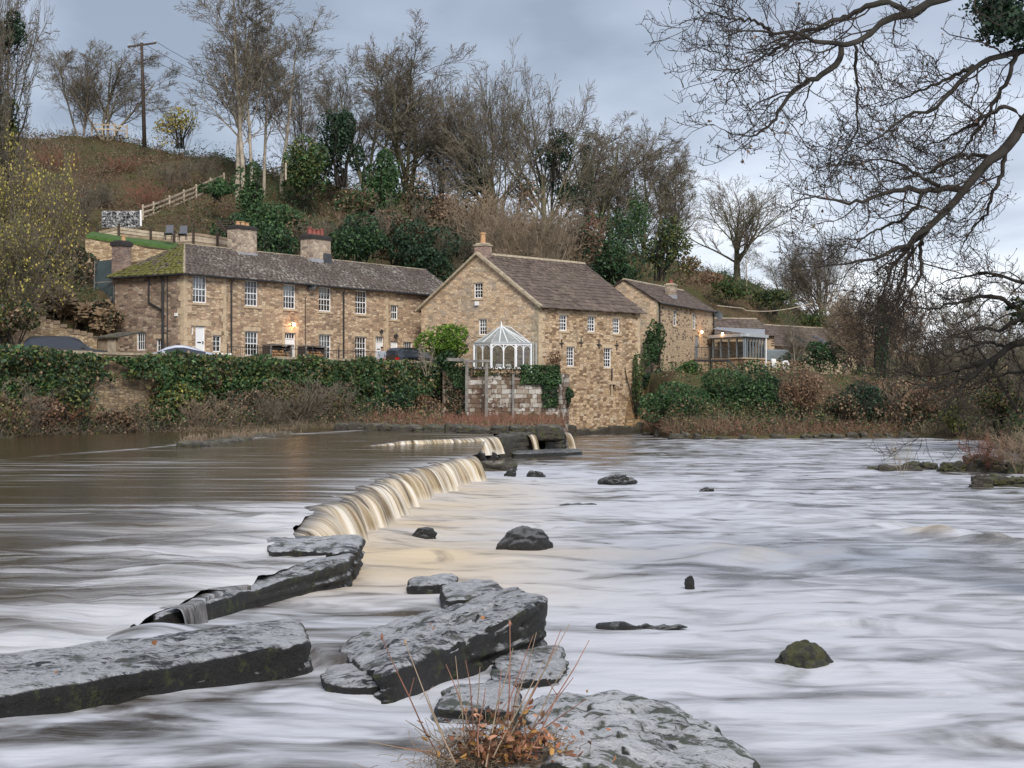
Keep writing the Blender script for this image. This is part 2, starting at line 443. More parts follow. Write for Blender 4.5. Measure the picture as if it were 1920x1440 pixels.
# ================================================================== ground
TER = [  # u, then (Y, z): shore, bank, behind river wall, toe of hill, slope, slope, crest
 (-700, (48,.9),(50,1.5),(54,4.0),(64,4.3),(74,10),(93,16),(138,28)),
 (-200, (61,.9),(65,1.8),(68.5,4.0),(80,4.3),(90,10),(105,15),(146,28)),
 (0,    (69,.9),(73,1.8),(75.2,4.0),(90,4.3),(98,9.5),(108,13.5),(150,27.3)),
 (100,  (74,.9),(76.8,1.8),(77.9,4.0),(94,4.3),(101,9.5),(112,13.0),(150,27)),
 (200,  (77,.9),(79.5,1.8),(80.7,4.0),(97,4.4),(104,10),(116,13.2),(150,26.9)),
 (350,  (80,.9),(84,1.8),(85.3,4.0),(108,4.9),(113,12.5),(118,13.4),(150,25.6)),
 (500,  (84,.9),(88,1.6),(90.4,4.0),(116,4.9),(122,10),(130,15),(150,23.5)),
 (650,  (90,1.),(94,1.6),(96.3,4.0),(122,4.9),(130,9),(138,14),(155,22.8)),
 (820,  (82,1.05),(101.2,1.8),(103,4.0),(128,4.9),(136,8),(145,13),(160,22.3)),
 (900,  (77,1.05),(102.4,1.8),(104.3,4.2),(132,4.9),(140,8),(150,13),(165,21.5)),
 (1045, (79,1.0),(105.4,1.5),(107.6,4.2),(138,4.9),(146,8),(154,12.5),(169,20.8)),
 (1064, (111.6,.3),(112,.5),(113,4.2),(140,4.9),(148,8),(156,12),(170,20.5)),
 (1205, (118.4,.3),(118.9,.5),(120,4.5),(152,4.9),(158,8),(165,12),(178,18.5)),
 (1222, (110,.3),(112,1.0),(119,4.4),(153,4.9),(160,8),(167,12),(180,18.1)),
 (1260, (101,.3),(105,1.2),(113,4.5),(154,4.9),(162,8),(170,11),(182,17.6)),
 (1400, (101,.3),(106,1.2),(114,4.4),(165,5),(172,8),(180,12),(195,17)),
 (1500, (102,.3),(108,1.2),(117,4.4),(178,5),(185,7),(192,10),(208,14)),
 (1600, (103,.3),(110,1.2),(120,4.3),(190,5),(205,6),(220,8),(240,11)),
 (1700, (105,.3),(112,1.0),(125,3.9),(200,4.8),(225,6),(250,8),(280,10.4)),
 (1850, (98,.3),(106,1.0),(120,3.2),(180,4.5),(230,6),(260,8),(300,10)),
 (1950, (56,.3),(60,.7),(75,1.5),(120,3.5),(180,5),(260,8),(310,10)),
 (2040, (32,.3),(36,.7),(60,1.5),(115,3.5),(180,5),(260,8),(310,10)),
 (2095, (17,.3),(18.5,.7),(40,1.5),(110,3.5),(180,5),(260,8),(310,10)),
 (2800, (15,.3),(17,.9),(30,1.8),(90,3.5),(180,5),(260,8),(310,10)),
]
_tu = np.array([c[0] for c in TER], float)
_tY = np.array([[p[0] for p in c[1:]] for c in TER]); _tZ = np.array([[p[1] for p in c[1:]] for c in TER])
import functools
@functools.lru_cache(maxsize=None)
def _profile(u):
    Ys = [np.interp(u, _tu, _tY[:, k]) for k in range(7)]; Zs = [np.interp(u, _tu, _tZ[:, k]) for k in range(7)]
    if u < 1052:                                   # the river wall and the wheel pit wall hold the ground up
        ux = (u - 960) / FPX
        if u <= 826: ax, ay, dx_, dy_ = -13.03, 91.54, .5568, .8307
        else: ax, ay, dx_, dy_ = -4.35, 101.3, .8201, .5723
        s_ = (ax - ux * ay) / (ux * dy_ - dx_); yw = ay + s_ * dy_
        Ys[1], Zs[1] = yw - 0.25, min(Zs[1], 1.25 if u < 826 else .95); Ys[2] = yw + 1.3
        Ys[0] = min(Ys[0], yw - 1.5); Ys[3] = max(Ys[3], Ys[2] + 1)
    ys = [2.0, 9.0, Ys[0] - 5, Ys[0] - 0.6] + Ys + [Ys[6] + 90, 3500.0]
    zs = [1.0, -1.2, -1.4, -0.25] + Zs + [Zs[6] - 2.5, Zs[6] + 3]
    return np.array(ys), np.array(zs)
def profile(u): return _profile(round(float(u)))
def ground_z(u, Y):
    """terrain height at photo column u, depth Y (scalars or arrays)"""
    u = np.atleast_1d(np.asarray(u, float)); Y = np.atleast_1d(np.asarray(Y, float)) + np.zeros_like(u)
    z = np.empty_like(u)
    for i in range(len(u)):
        ys, zs = profile(u[i]); z[i] = np.interp(Y[i], ys, zs)
    X = (u - 960) / FPX * Y
    hill = np.array([smoothstep(profile(a)[0][7], profile(a)[0][8] + 2, b) for a, b in zip(u, Y)])
    z = z + hill * (fbm(X * 0.22, Y * 0.22, 1.0) - 0.5) * 1.6 + (fbm(X * 0.9, Y * 0.9, 2.0) - 0.5) * 0.12
    return z
def gz(u, Y): return float(ground_z(u, Y)[0])
def GP(u, Y, dz=0.0): return Vector((PX(u, Y), Y, gz(u, Y) + dz))

def hit(u, v, y0=60.0, y1=420.0):
    """depth at which the sight line through a photo pixel meets the ground"""
    Y = np.linspace(y0, y1, 500); ys, zs = profile(u); z = np.interp(Y, ys, zs); r = CZ + (VH - v) / FPX * Y
    k = np.argmax(z > r); return float(Y[k]) if z[k] > r[k] else None

us = np.arange(-700, 2801, 20.0)
rows = np.concatenate([np.arange(2, 40, 2.5), np.arange(40, 130, 0.8), np.arange(130, 240, 1.6), np.geomspace(240, 3400, 30)])
Zg = np.empty((len(us), len(rows)))
for i, u in enumerate(us):
    Zg[i] = ground_z(np.full(len(rows), u), rows)
XX = (us[:, None] - 960) / FPX * rows[None, :]; YY = np.broadcast_to(rows[None, :], XX.shape)
V = np.stack([XX, YY, Zg], -1).reshape(-1, 3)
nr = len(rows)
ii = (np.arange(len(us) - 1)[:, None] * nr + np.arange(nr - 1)[None, :]).ravel()
Fq = np.stack([ii, ii + nr, ii + nr + 1, ii + 1], -1)
t = NT('hill_ground'); v = t.coord('Object')
n = t.noise(v, 0.18, 5, 0.6); n2 = t.noise(v, 2.5, 5, 0.7)
c = t.ramp(n, [(0.3, (0.075, 0.062, 0.034)), (0.45, (0.105, 0.075, 0.045)), (0.55, (0.085, 0.082, 0.038)), (0.7, (0.115, 0.078, 0.05))])
c = t.mix(0.6, c, t.ramp(n2, [(0.25, (0.4, 0.4, 0.4)), (0.8, (1.4, 1.35, 1.3))]), 'MULTIPLY')
t.col(c).rough(0.95).spec(0.1); t.bump(n2, 0.7, 0.15); M['hill_ground'] = t.m
ground = link('ground', np_mesh('ground', V, Fq, True), M['hill_ground']); prop(ground, kind='structure')

# ------------------------------------------------------------------ yard behind the river wall (tarmac) and raised pavement
FA = Vector((-19.68, 96.0)); FD = Vector((14.21, 21.2)).normalized(); FN = Vector((FD.y, -FD.x))   # terrace front: near corner, direction, outward normal
def TW(s, out): p = FA + FD * s + FN * out; return p
mb = MB()
prev = None
for s in np.linspace(-26, 24, 26):
    a = TW(s, 7.6); b = TW(s, 2.3)
    if prev: mb.face([(prev[0].x, prev[0].y, 4.14), (a.x, a.y, 4.14), (b.x, b.y, 4.20), (prev[1].x, prev[1].y, 4.20)])
    prev = (a, b)
yard = mb.build('yard_road', M['asphalt']); prop(yard, kind='structure')
mb = MB()
a, b, c_, d = TW(-1, 2.3), TW(24, 2.3), TW(24, -0.2), TW(-1, -0.2)
mb.hexa([(a.x, a.y, 4.1), (b.x, b.y, 4.1), (c_.x, c_.y, 4.1), (d.x, d.y, 4.1), (a.x, a.y, 4.86), (b.x, b.y, 4.86), (c_.x, c_.y, 4.92), (d.x, d.y, 4.92)])
prop(mb.build('pavement', M['pavement_stone']), kind='structure')

# ================================================================== river
LIP = [  # main weir crest from far to near: X, Y, z of water at the crest
 tuple(G(893, 853, .8)), tuple(G(862, 858, .8)), tuple(G(818, 868, .8)), tuple(G(765, 882, .8)), tuple(G(718, 895, .8)),
 tuple(G(675, 916, .8)), tuple(G(640, 933, .8)), tuple(G(600, 950, .8)), tuple(G(565, 966, .79)), (-3.34, 25.9, .62), (-3.34, 25.2, .56),
 (-2.62, 24.3, .49), (-2.6, 22.9, .46), (-2.98, 21.3, .45), (-3.22, 20.0, .425), (-3.62, 18.95, .41), (-4.0, 17.9, .39), (-4.0, 17.2, .37), (-3.85, 16.5, .30), (-4.3, 15.4, .25), (-4.6, 14.2, .2), (-4.8, 12.5, .18), (-6.0, 8.0, .18)]
LIP = np.array(LIP)
def poolz(Y): return np.interp(Y, [12, 14, 16, 18, 20, 22, 24, 25.0, 25.6, 26.6, 27.3, 29, 200], [.18, .20, .27, .35, .41, .44, .48, .52, .57, .74, .79, .80, .80])
seg = np.concatenate([[0], np.cumsum(np.linalg.norm(np.diff(LIP[:, :2], axis=0), axis=1))])
def lip_at(s): return np.stack([np.interp(s, seg, LIP[:, k]) for k in range(3)], -1)
lipX = lambda Y: np.interp(Y, LIP[::-1][:, 1], LIP[::-1][:, 0])
def lip_lobe(s):
    """scalloped crest: rounded lobes with sharp notches where the crest stones meet"""
    s = np.asarray(s, float); w = s + 0.9 * (vnoise(s * 0.35, s * 0 + 3.3) - 0.5)
    return 0.34 * np.abs(np.sin(np.pi * w / 3.1)) ** 0.85 - 0.18 + 0.14 * (vnoise(s * 1.9, s * 0 + 8.3) - 0.5)

def crest(s0, s1, n=None):
    n = n or int((s1 - s0) / 0.06); s = np.linspace(s0, s1, n); p = lip_at(s)
    k = max(3, int(0.9 / 0.06)); ker = np.ones(2 * k + 1) / (2 * k + 1)
    for j in (0, 1): p[:, j] = np.convolve(np.pad(p[:, j], k, mode='edge'), ker, 'valid')
    tg = np.gradient(p[:, :2], axis=0); tg /= np.linalg.norm(tg, axis=1)[:, None]
    nrm = np.stack([-tg[:, 1], tg[:, 0]], -1)
    nrm = np.where((nrm[:, :1] > 0), nrm, -nrm) if s1 < seg[12] else np.where((nrm[:, 1:] < 0), nrm, -nrm)
    p[:, :2] += nrm * lip_lobe(s)[:, None]
    return s, p, nrm

# --- lower river: one sheet from the near bank to the far shore
uu = np.arange(-700, 2701, 14.0)
vv = np.concatenate([np.arange(801, 830, 1.0), np.arange(830, 1000, 1.7), np.arange(1000, 1480, 3.0), np.arange(1480, 2600, 40)])
Yr = CZ * FPX / (vv - VH)
U, Yv = np.meshgrid(uu, Yr, indexing='ij'); Xv = (U - 960) / FPX * Yv
dens = np.linspace(0, seg[11], 160); lp = lip_at(dens)
dl = np.full(Xv.shape, 99.0)
for q in lp: dl = np.minimum(dl, np.hypot((Xv - q[0]) , Yv - q[1]))
down = (Xv > lipX(np.clip(Yv, 24, 53)) - 0.5)
def ridge(u, v, amp, sx, sy, tilt=0.0):
    p = G(u, v, 0); dx = Xv - p.x; dy = Yv - p.y - tilt * dx
    return amp * np.exp(-(dx / sx) ** 2 - (dy / sy) ** 2)
Zw = (fbm(Xv * 0.45, Yv * 0.9, 0.3) - 0.5) * 0.16 + (fbm(Xv * 1.3, Yv * 2.6, 4.3) - 0.5) * 0.07
RID = [(1400, 1052, .24, .9, .38, .25), (1330, 1030, .14, .7, .4, .1), (1540, 1035, .11, .9, .4, .1), (1760, 1003, .24, .7, .4, -.5), (1860, 1018, .21, .6, .4, -.5), (1650, 985, .10, .6, .5, 0),
       (1480, 1160, .07, .5, .2, .1), (1580, 1170, .08, .7, .25, 0), (820, 1045, .14, 1.0, .5, .3), (960, 1050, .10, .9, .5, 0), (700, 1010, .12, .9, .6, 0), (1130, 1035, .07, .9, .6, 0),
       (1420, 945, .10, 1.3, .8, 0), (1240, 935, .06, 1.2, .8, 0), (1520, 960, .10, 1.2, .8, 0), (1440, 905, .06, 1.5, 1.2, 0), (1330, 880, .05, 2, 1.4, 0), (1100, 855, .05, 2.5, 1.4, 0), (1620, 880, .05, 2, 1.4, 0)]
rid = sum(ridge(*r) for r in RID); Zw = Zw + rid
Zw = Zw + np.where(down, 0.10 * np.exp(-(dl / 1.4) ** 2) * (0.6 + 0.8 * fbm(Xv * 2, Yv * 2, 7.0)), 0)
# shelf between the crest slabs, a hand's breadth above the tail water
Yf = np.interp(Xv, [-5, -2.2, -1.9, -1.1, 0.35, 0.6], [14.4, 16.7, 16.1, 15.3, 18.6, 22.0])
sh = smoothstep(-0.1, 0.4, Yv - Yf) * (1 - smoothstep(21.4, 23.2, Yv)) * (1 - smoothstep(-.1, .7, Xv - np.interp(Yv, [18, 22], [0.2, -0.6]))) * smoothstep(-4.9, -4.2, Xv)
sh = np.clip(sh, 0, 1); Zw = Zw * (1 - 0.6 * sh) + 0.15 * sh
Zw = Zw + .19 * np.exp(-((Xv + 3.85) / .55) ** 2 - ((Yv - 17.1) / .85) ** 2)      # tongue that feeds the shelf
Zw = np.where(Yv > 60, Zw * 0.5, Zw)
near = smoothstep(0, 9, Yv)
coll = np.zeros_like(Xv)
for (cu, cv, cr) in ((1517, 1256, .5), (985, 1036, .8), (792, 1016, .5), (1215, 1184, .8), (1294, 1104, .35), (1162, 909, 1.2), (955, 898, .7), (1007, 897, .7), (1080, 949, 1.2), (1325, 922, .8), (925, 884, 1.4), (640, 1320, .5), (940, 1330, .6)):
    p_ = G(cu, cv, 0); coll = np.maximum(coll, np.exp(-(((Xv - p_.x - .3 * cr) / np.where(Xv > p_.x, cr * 3.2, cr * 1.2)) ** 2 + ((Yv - p_.y + .1) / (cr * .8)) ** 2)))
foam = 0.53 + 0.42 * coll + 0.62 * (fbm(Xv * 0.30, Yv * 0.42, 9.0) - 0.5) + np.where(down, 0.62 * np.exp(-dl / 4.5), 0.1) + 0.8 * rid - 1.0 * sum(ridge(r[0] - 40, r[1] - 22, r[2], r[3], r[4] * .8, r[5]) for r in RID[:8])
foam = foam * (1 - 0.25 * sh) - 0.30 * smoothstep(56, 75, Yv) * (1 - smoothstep(1080, 1330, U)) + 0.10 * smoothstep(24, 15, Yv) * smoothstep(-1.5, 1.0, Xv)
tan = np.where(down, (0.25 + 0.9 * fbm(Xv * .5, Yv * .9, 6.0)) * np.exp(-((dl - 1.0) / 2.6) ** 2), 0) * smoothstep(55, 45, Yv) + 5.0 * sum(ridge(*r) for r in RID[:6]) * np.clip(fbm(Xv * 1.2, Yv * 2.5, 15.0) * 2.4 - .7, 0, 1) + 2.6 * (ridge(820, 1045, .16, 2.4, 1.6) + ridge(1080, 1040, .10, 2.4, 1.2))
colw = np.stack([np.clip(foam, 0, .80), np.clip(tan, 0, 1), sh], -1).reshape(-1, 3)
V = np.stack([Xv, Yv, Zw], -1).reshape(-1, 3); nr = len(Yr)
ii = (np.arange(len(uu) - 1)[:, None] * nr + np.arange(nr - 1)[None, :]).ravel()
Fq = np.stack([ii + 1, ii + nr + 1, ii + nr, ii], -1)

def watermat(name, lo=0.36, hi=0.66, brown=(0.048, 0.034, 0.018), rough=0.16, ssx=0.55, ssy=1.15, spread=1.0, rot=0.0, detail=7, warp=0.5, fine=0.32):
    t = NT(name); v = t.coord('Object')
    a = t.n('ShaderNodeAttribute', attribute_name='Col'); sc_ = t.n('ShaderNodeSeparateColor'); t.set(sc_.inputs[0], a.outputs['Color'])
    wv = t.map(v, (ssx, ssy, 1), (0, 0, rot))
    st = t.noise(wv, 1.0, detail, 0.52, dist=warp)
    st2 = t.noise(t.map(v, (ssx * 2.2, ssy * 6, 1), (0, 0, rot)), 1.0, 5, 0.6)
    st = t.math('ADD', t.math('MULTIPLY', st, 1 - fine), t.math('MULTIPLY', st2, fine))
    f = t.math('ADD', t.math('MULTIPLY', t.math('SUBTRACT', st, 0.5), spread), sc_.outputs[0])
    f = t.step(f, lo - 0.22, hi + 0.22)
    fc = t.mix(sc_.outputs[1], (0.56, 0.565, 0.60), (0.62, 0.50, 0.345))
    c = t.mix(f, brown, fc)
    t.col(c); t.set(t.b.inputs['Roughness'], t.math('ADD', t.math('MULTIPLY', f, 0.42), rough))
    t.b.inputs['IOR'].default_value = 1.33
    t.bump(t.math('ADD', st, t.math('MULTIPLY', st2, 0.4)), 0.25, 0.12)
    M[name] = t.m
watermat('lower_water', spread=2.1, ssx=0.62, ssy=1.0, detail=5, warp=1.1, fine=0.16); watermat('upper_water', 0.40, 0.66, (0.060, 0.043, 0.021), 0.10, 0.20, 1.5, 2.4, 0.06)
lower = link('lower_river', np_mesh('lower_river', V, Fq, True, colw), M['lower_water']); prop(lower, kind='structure')

# --- upper river: held up by the weir, ends just behind the crest
Yu = np.concatenate([np.arange(8, 32, 0.16), np.arange(32, 95, 0.45)]); tt = np.concatenate([np.linspace(0, 0.6, 60), np.linspace(0.61, 1, 70)])
FAR = [(-5.6, 61.5), (-4.4, 63.8), (-2.55, 66.5), (-.8, 70.5), (1.0, 75.0), (2.7, 78.5)]   # crest of the far step
FAR = np.array(FAR)
xl = -40.0 * (Yu / 60.0) - 6
xr = np.where(Yu < 53.2, lipX(Yu) - 0.12 , np.where(Yu < 69, -1.15, -1.0))
_, cp_, _ = crest(0.0, seg[10] - 0.05); od = np.argsort(cp_[:, 1]); xr = np.where((Yu > cp_[:, 1].min()) & (Yu < cp_[:, 1].max()), np.interp(Yu, cp_[od, 1], cp_[od, 0]) - 0.05, xr)
Xu = xl[:, None] + (xr - xl)[:, None] * tt[None, :]; Yg = np.broadcast_to(Yu[:, None], Xu.shape)
dlu = np.full(Xu.shape, 99.0); lp2 = lip_at(np.linspace(0, seg[-3], 240))
for q in lp2: dlu = np.minimum(dlu, np.hypot((Xu - q[0]) * 0.55, (Yg - q[1]) * 1.0))
Zu = poolz(Yg) + (fbm(Xu * 0.6, Yg * 1.2, 3.0) - 0.5) * 0.05 * np.exp(-dlu / 4)
rap = smoothstep(31, 26, Yg) * smoothstep(14.5, 17, Yg) * smoothstep(-9, -5, Xu)       # broken water on the near part of the crest
Zu = Zu + rap * (fbm(Xu * 0.9, Yg * 1.9, 5.0) - 0.45) * 0.30 - 0.02 * np.exp(-dlu * 3)
farstep = smoothstep(0, 0.5, Yg - np.interp(Xu, FAR[:, 0], FAR[:, 1])) * smoothstep(-6.5, -4.5, Xu)
farstep = np.maximum(farstep, smoothstep(58, 78, Yg) * (Xu < -5.0))
Zu = Zu + 0.15 * farstep
fo = 0.15 + 0.42 * np.exp(-dlu / 0.9) * smoothstep(9, 15, Yg) + 0.27 * rap + 0.24 * (fbm(Xu * 0.12, Yg * 0.5, 2.0) - 0.5)
spit = np.interp(Xu, [-16, -13, -6, 0], [50, 66, 92, 95]) + 5 * (fbm(Xu * 0.7, Yg * .1, 8.0) - .5)   # submerged ledge that the spit grows on
fo = fo + 0.34 * np.exp(-((Yg - spit + 1.5) / 2.4) ** 2) * smoothstep(-17, -14, Xu) - 0.3 * smoothstep(spit, spit + 2, Yg) * (Xu < -4)
fo = fo + 0.16 * smoothstep(60, 78, Yg) * smoothstep(-8, -4, Xu) + 0.14 * smoothstep(52, 44, Yg) * smoothstep(34, 42, Yg) * smoothstep(-6, -14, Xu)
cu = np.stack([np.clip(fo, 0, 1), 0.12 + 0 * fo, 0 * fo], -1).reshape(-1, 3)
V = np.stack([Xu, Yg, Zu], -1).reshape(-1, 3); nr = len(tt)
ii = (np.arange(len(Yu) - 1)[:, None] * nr + np.arange(nr - 1)[None, :]).ravel()
Fq = np.stack([ii, ii + 1, ii + nr + 1, ii + nr], -1)
prop(link('upper_river', np_mesh('upper_river', V, Fq, True, cu), M['upper_water']), kind='structure')
# pool above the far step, right-hand part
mb = MB()
for i in range(len(FAR) - 1):
    a, b = FAR[i], FAR[i + 1]
    if b[0] < -1.2: continue
    mb.face([(a[0], a[1] + .1, .95), (b[0], b[1] + .1, .95), (b[0] + .4, b[1] + 12, .95), (a[0] - .2, a[1] + 12, .95)])
me = mb.mesh('upper_river'); ca = me.color_attributes.new('Col', 'FLOAT_COLOR', 'POINT')
for d_ in ca.data: d_.color = (0.3, 0.1, 0, 1)
prop(link('upper_river', me, M['upper_water']), kind='structure')

# --- falling water
t = NT('falling_water'); uvn = t.coord('UV')
st = t.noise(t.map(uvn, (3.2, 0.16, 1)), 1.0, 6, 0.62, dist=0.25); st2 = t.noise(t.map(uvn, (11, 0.5, 1)), 1.0, 3, 0.5)
sp = t.n('ShaderNodeSeparateXYZ'); t.set(sp.inputs[0], uvn)
f = t.math('ADD', t.math('MULTIPLY', st, 0.8), t.math('MULTIPLY', st2, 0.2))
c = t.ramp(f, [(0.36, (0.035, 0.026, 0.016)), (0.43, (0.20, 0.145, 0.08)), (0.50, (0.46, 0.37, 0.245)), (0.57, (0.66, 0.58, 0.46)), (0.64, (0.80, 0.78, 0.74))])
lipc = t.ramp(f, [(0.42, (0.03, 0.022, 0.012)), (0.54, (0.22, 0.20, 0.18)), (0.64, (0.62, 0.62, 0.65))])
zn = t.noise(t.map(uvn, (0.55, 0.02, 1), loc=(4, 0, 0)), 1.0, 3, .5); f = t.math('ADD', f, t.math('MULTIPLY', t.math('SUBTRACT', zn, 0.5), 0.35)); c = t.ramp(f, [(0.36, (0.035, 0.026, 0.016)), (0.43, (0.20, 0.145, 0.08)), (0.50, (0.46, 0.37, 0.245)), (0.57, (0.66, 0.58, 0.46)), (0.64, (0.80, 0.78, 0.74))])
c = t.mix(t.step(sp.outputs['Y'], -0.05, 0.35), lipc, c); c = t.mix(t.math('MULTIPLY', t.step(sp.outputs['Y'], 0.72, 1.02), 0.8), c, (0.72, 0.66, 0.56))
t.col(c).rough(0.35); t.b.inputs['IOR'].default_value = 1.33
t.bump(f, 0.5, 0.06); M['falling_water'] = t.m

t = NT('thin_fall'); uvn = t.coord('UV'); f = t.noise(t.map(uvn, (6, .3, 1)), 1.0, 5, .6)
t.col(t.ramp(f, [(0.38, (0.02, 0.017, 0.014)), (0.5, (0.16, 0.15, 0.145)), (0.62, (0.50, 0.50, 0.52))])).rough(.25); t.bump(f, .4, .04); M['thin_fall'] = t.m
def fall(name, pts, normals, drop, reach, up, label=None, base=0.0, seed=1, lobes=True, arc=None, parent=None, mat='falling_water'):
    """pts: (n,3) crest points; normals: (n,2) downstream; a thin sheet that bends over the crest and drops"""
    n = len(pts); prof = [(-up, -0.03, -up), (-up * 0.8, -0.004, -up * .8), (-up * .5, 0.004, -up * .5), (-0.02, 0.002, 0.0)]
    for k in range(1, 10):
        q = k / 9.0; prof.append((reach * (q ** 0.55) - 0.02, -q ** 1.45 * 1.0, 0.1 + q * 0.9))
    Vv = np.empty((n, len(prof), 3)); uvv = np.empty((n, len(prof), 2))
    arc = np.concatenate([[0], np.cumsum(np.linalg.norm(np.diff(pts[:, :2], axis=0), axis=1))]) if arc is None else arc
    for j, (o, h, tv) in enumerate(prof):
        flute = (vnoise(arc * 2.6 + seed * 7, np.full(n, 2.0)) - 0.5) * 0.22 + (vnoise(arc * 7 + seed * 3, np.full(n, 5.0)) - 0.5) * 0.07
        k = max(0.0, tv)
        rr = 0.75 + 0.5 * vnoise(arc * 1.1 + seed, np.full(n, 9.0))
        off = (o * rr if o > 0 else o) + flute * min(1, k * 2.0)
        Vv[:, j, :2] = pts[:, :2] + normals * off[:, None]
        Vv[:, j, 2] = pts[:, 2] + (h if h > -0.031 else h * (pts[:, 2] - base + 0.04) ) if tv <= 0 else pts[:, 2] + h * (drop + 0.05)
        uvv[:, j, 0] = arc; uvv[:, j, 1] = tv
    m = len(prof); ii = (np.arange(n - 1)[:, None] * m + np.arange(m - 1)[None, :]).ravel()
    Fq = np.stack([ii, ii + 1, ii + m + 1, ii + m], -1)
    me = np_mesh(name, Vv.reshape(-1, 3), Fq, True)
    l = me.uv_layers.new(name='UVMap'); flat = uvv.reshape(-1, 2)[Fq.ravel()].astype(np.float32)
    l.data.foreach_set('uv', flat.ravel())
    o = link(name, me, M[mat], parent); prop(o, kind='structure')
    return o
def lip_strip(s0, s1, reach, up, base, seed, n=None, mat='falling_water'):
    s, p, nrm = crest(s0, s1, n)
    return fall('weir_fall', p, nrm, np.maximum(p[:, 2] - base, .1), reach, up, base=base, seed=seed, arc=s, mat=mat)
lip_strip(0.0, seg[10] - 0.05, 0.60, 0.10, 0.0, 1)
lip_strip(seg[14] - 0.15, seg[16] + 0.05, 0.10, 0.22, 0.13, 2, mat='thin_fall')
def far_strip(i0, i1, base, reach, seed, q0=0.0, q1=1.0):
    pts = []
    for i in range(i0, i1):
        for q in np.linspace(0, 1, 40, endpoint=False): pts.append(FAR[i] + (FAR[i + 1] - FAR[i]) * q)
    pts = np.array(pts + [FAR[i1]]); n = len(pts); pts = pts[int(q0 * n):max(int(q1 * n), 2)]
    p = np.concatenate([pts, np.full((len(pts), 1), .955)], 1); p[:, 2] = np.interp(p[:, 0], [-5.6, -4.2], [.80, .955])
    tg = np.gradient(pts, axis=0); tg /= np.linalg.norm(tg, axis=1)[:, None]; nrm = np.stack([tg[:, 1], -tg[:, 0]], -1)
    fall('weir_fall', p, nrm, np.maximum(p[:, 2] - base, .03), reach, 0.3, base=base, seed=seed)
far_strip(0, 2, 0.78, 0.18, 4); far_strip(2, 3, 0.25, 0.55, 5, 0.0, 1.0); far_strip(3, 4, 0.0, 0.4, 6, 0.80, 1.0); far_strip(4, 5, 0.0, 0.5, 7, 0.86, 1.0)

# ================================================================== rock
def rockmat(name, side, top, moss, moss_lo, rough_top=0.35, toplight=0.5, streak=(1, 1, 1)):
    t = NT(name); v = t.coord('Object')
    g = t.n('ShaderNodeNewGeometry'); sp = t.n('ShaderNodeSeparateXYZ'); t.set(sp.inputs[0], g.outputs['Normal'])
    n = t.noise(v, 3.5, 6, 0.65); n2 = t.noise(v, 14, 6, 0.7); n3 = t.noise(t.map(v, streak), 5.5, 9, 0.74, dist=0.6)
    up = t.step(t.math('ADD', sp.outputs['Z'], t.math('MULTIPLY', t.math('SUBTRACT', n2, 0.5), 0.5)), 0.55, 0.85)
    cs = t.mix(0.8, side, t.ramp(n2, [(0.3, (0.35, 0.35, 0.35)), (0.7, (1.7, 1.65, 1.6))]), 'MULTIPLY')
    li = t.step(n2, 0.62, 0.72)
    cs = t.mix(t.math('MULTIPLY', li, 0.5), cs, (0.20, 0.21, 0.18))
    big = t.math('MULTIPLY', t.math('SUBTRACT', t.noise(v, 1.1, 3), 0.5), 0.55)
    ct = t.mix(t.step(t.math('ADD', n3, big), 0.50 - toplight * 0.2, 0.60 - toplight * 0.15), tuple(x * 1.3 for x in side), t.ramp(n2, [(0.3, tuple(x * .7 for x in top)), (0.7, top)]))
    c = t.mix(up, cs, ct)  # upward faces paler than sides: wet sky sheen painted into colour, besides lichen
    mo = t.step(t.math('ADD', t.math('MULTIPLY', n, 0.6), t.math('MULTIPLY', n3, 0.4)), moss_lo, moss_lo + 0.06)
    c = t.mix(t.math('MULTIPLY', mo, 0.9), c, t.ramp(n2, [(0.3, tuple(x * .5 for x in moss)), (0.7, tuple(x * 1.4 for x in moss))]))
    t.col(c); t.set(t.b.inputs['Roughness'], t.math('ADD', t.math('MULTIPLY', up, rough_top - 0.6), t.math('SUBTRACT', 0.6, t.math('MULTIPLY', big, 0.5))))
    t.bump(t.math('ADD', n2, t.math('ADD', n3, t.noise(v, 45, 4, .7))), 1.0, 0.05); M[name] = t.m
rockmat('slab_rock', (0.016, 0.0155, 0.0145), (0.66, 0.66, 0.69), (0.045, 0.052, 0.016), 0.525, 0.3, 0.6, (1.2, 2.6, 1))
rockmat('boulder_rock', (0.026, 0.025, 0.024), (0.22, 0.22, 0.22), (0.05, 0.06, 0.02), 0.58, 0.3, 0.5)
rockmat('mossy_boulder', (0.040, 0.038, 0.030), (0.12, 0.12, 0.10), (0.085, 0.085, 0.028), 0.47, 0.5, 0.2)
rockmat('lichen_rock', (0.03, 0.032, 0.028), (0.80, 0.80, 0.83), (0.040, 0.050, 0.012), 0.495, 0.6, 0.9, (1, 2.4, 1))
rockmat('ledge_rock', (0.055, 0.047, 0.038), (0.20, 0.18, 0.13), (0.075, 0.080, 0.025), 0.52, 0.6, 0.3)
rockmat('cliff_rock', (0.24, 0.165, 0.095), (0.30, 0.22, 0.14), (0.10, 0.085, 0.04), 0.60, 0.8, 0.4)

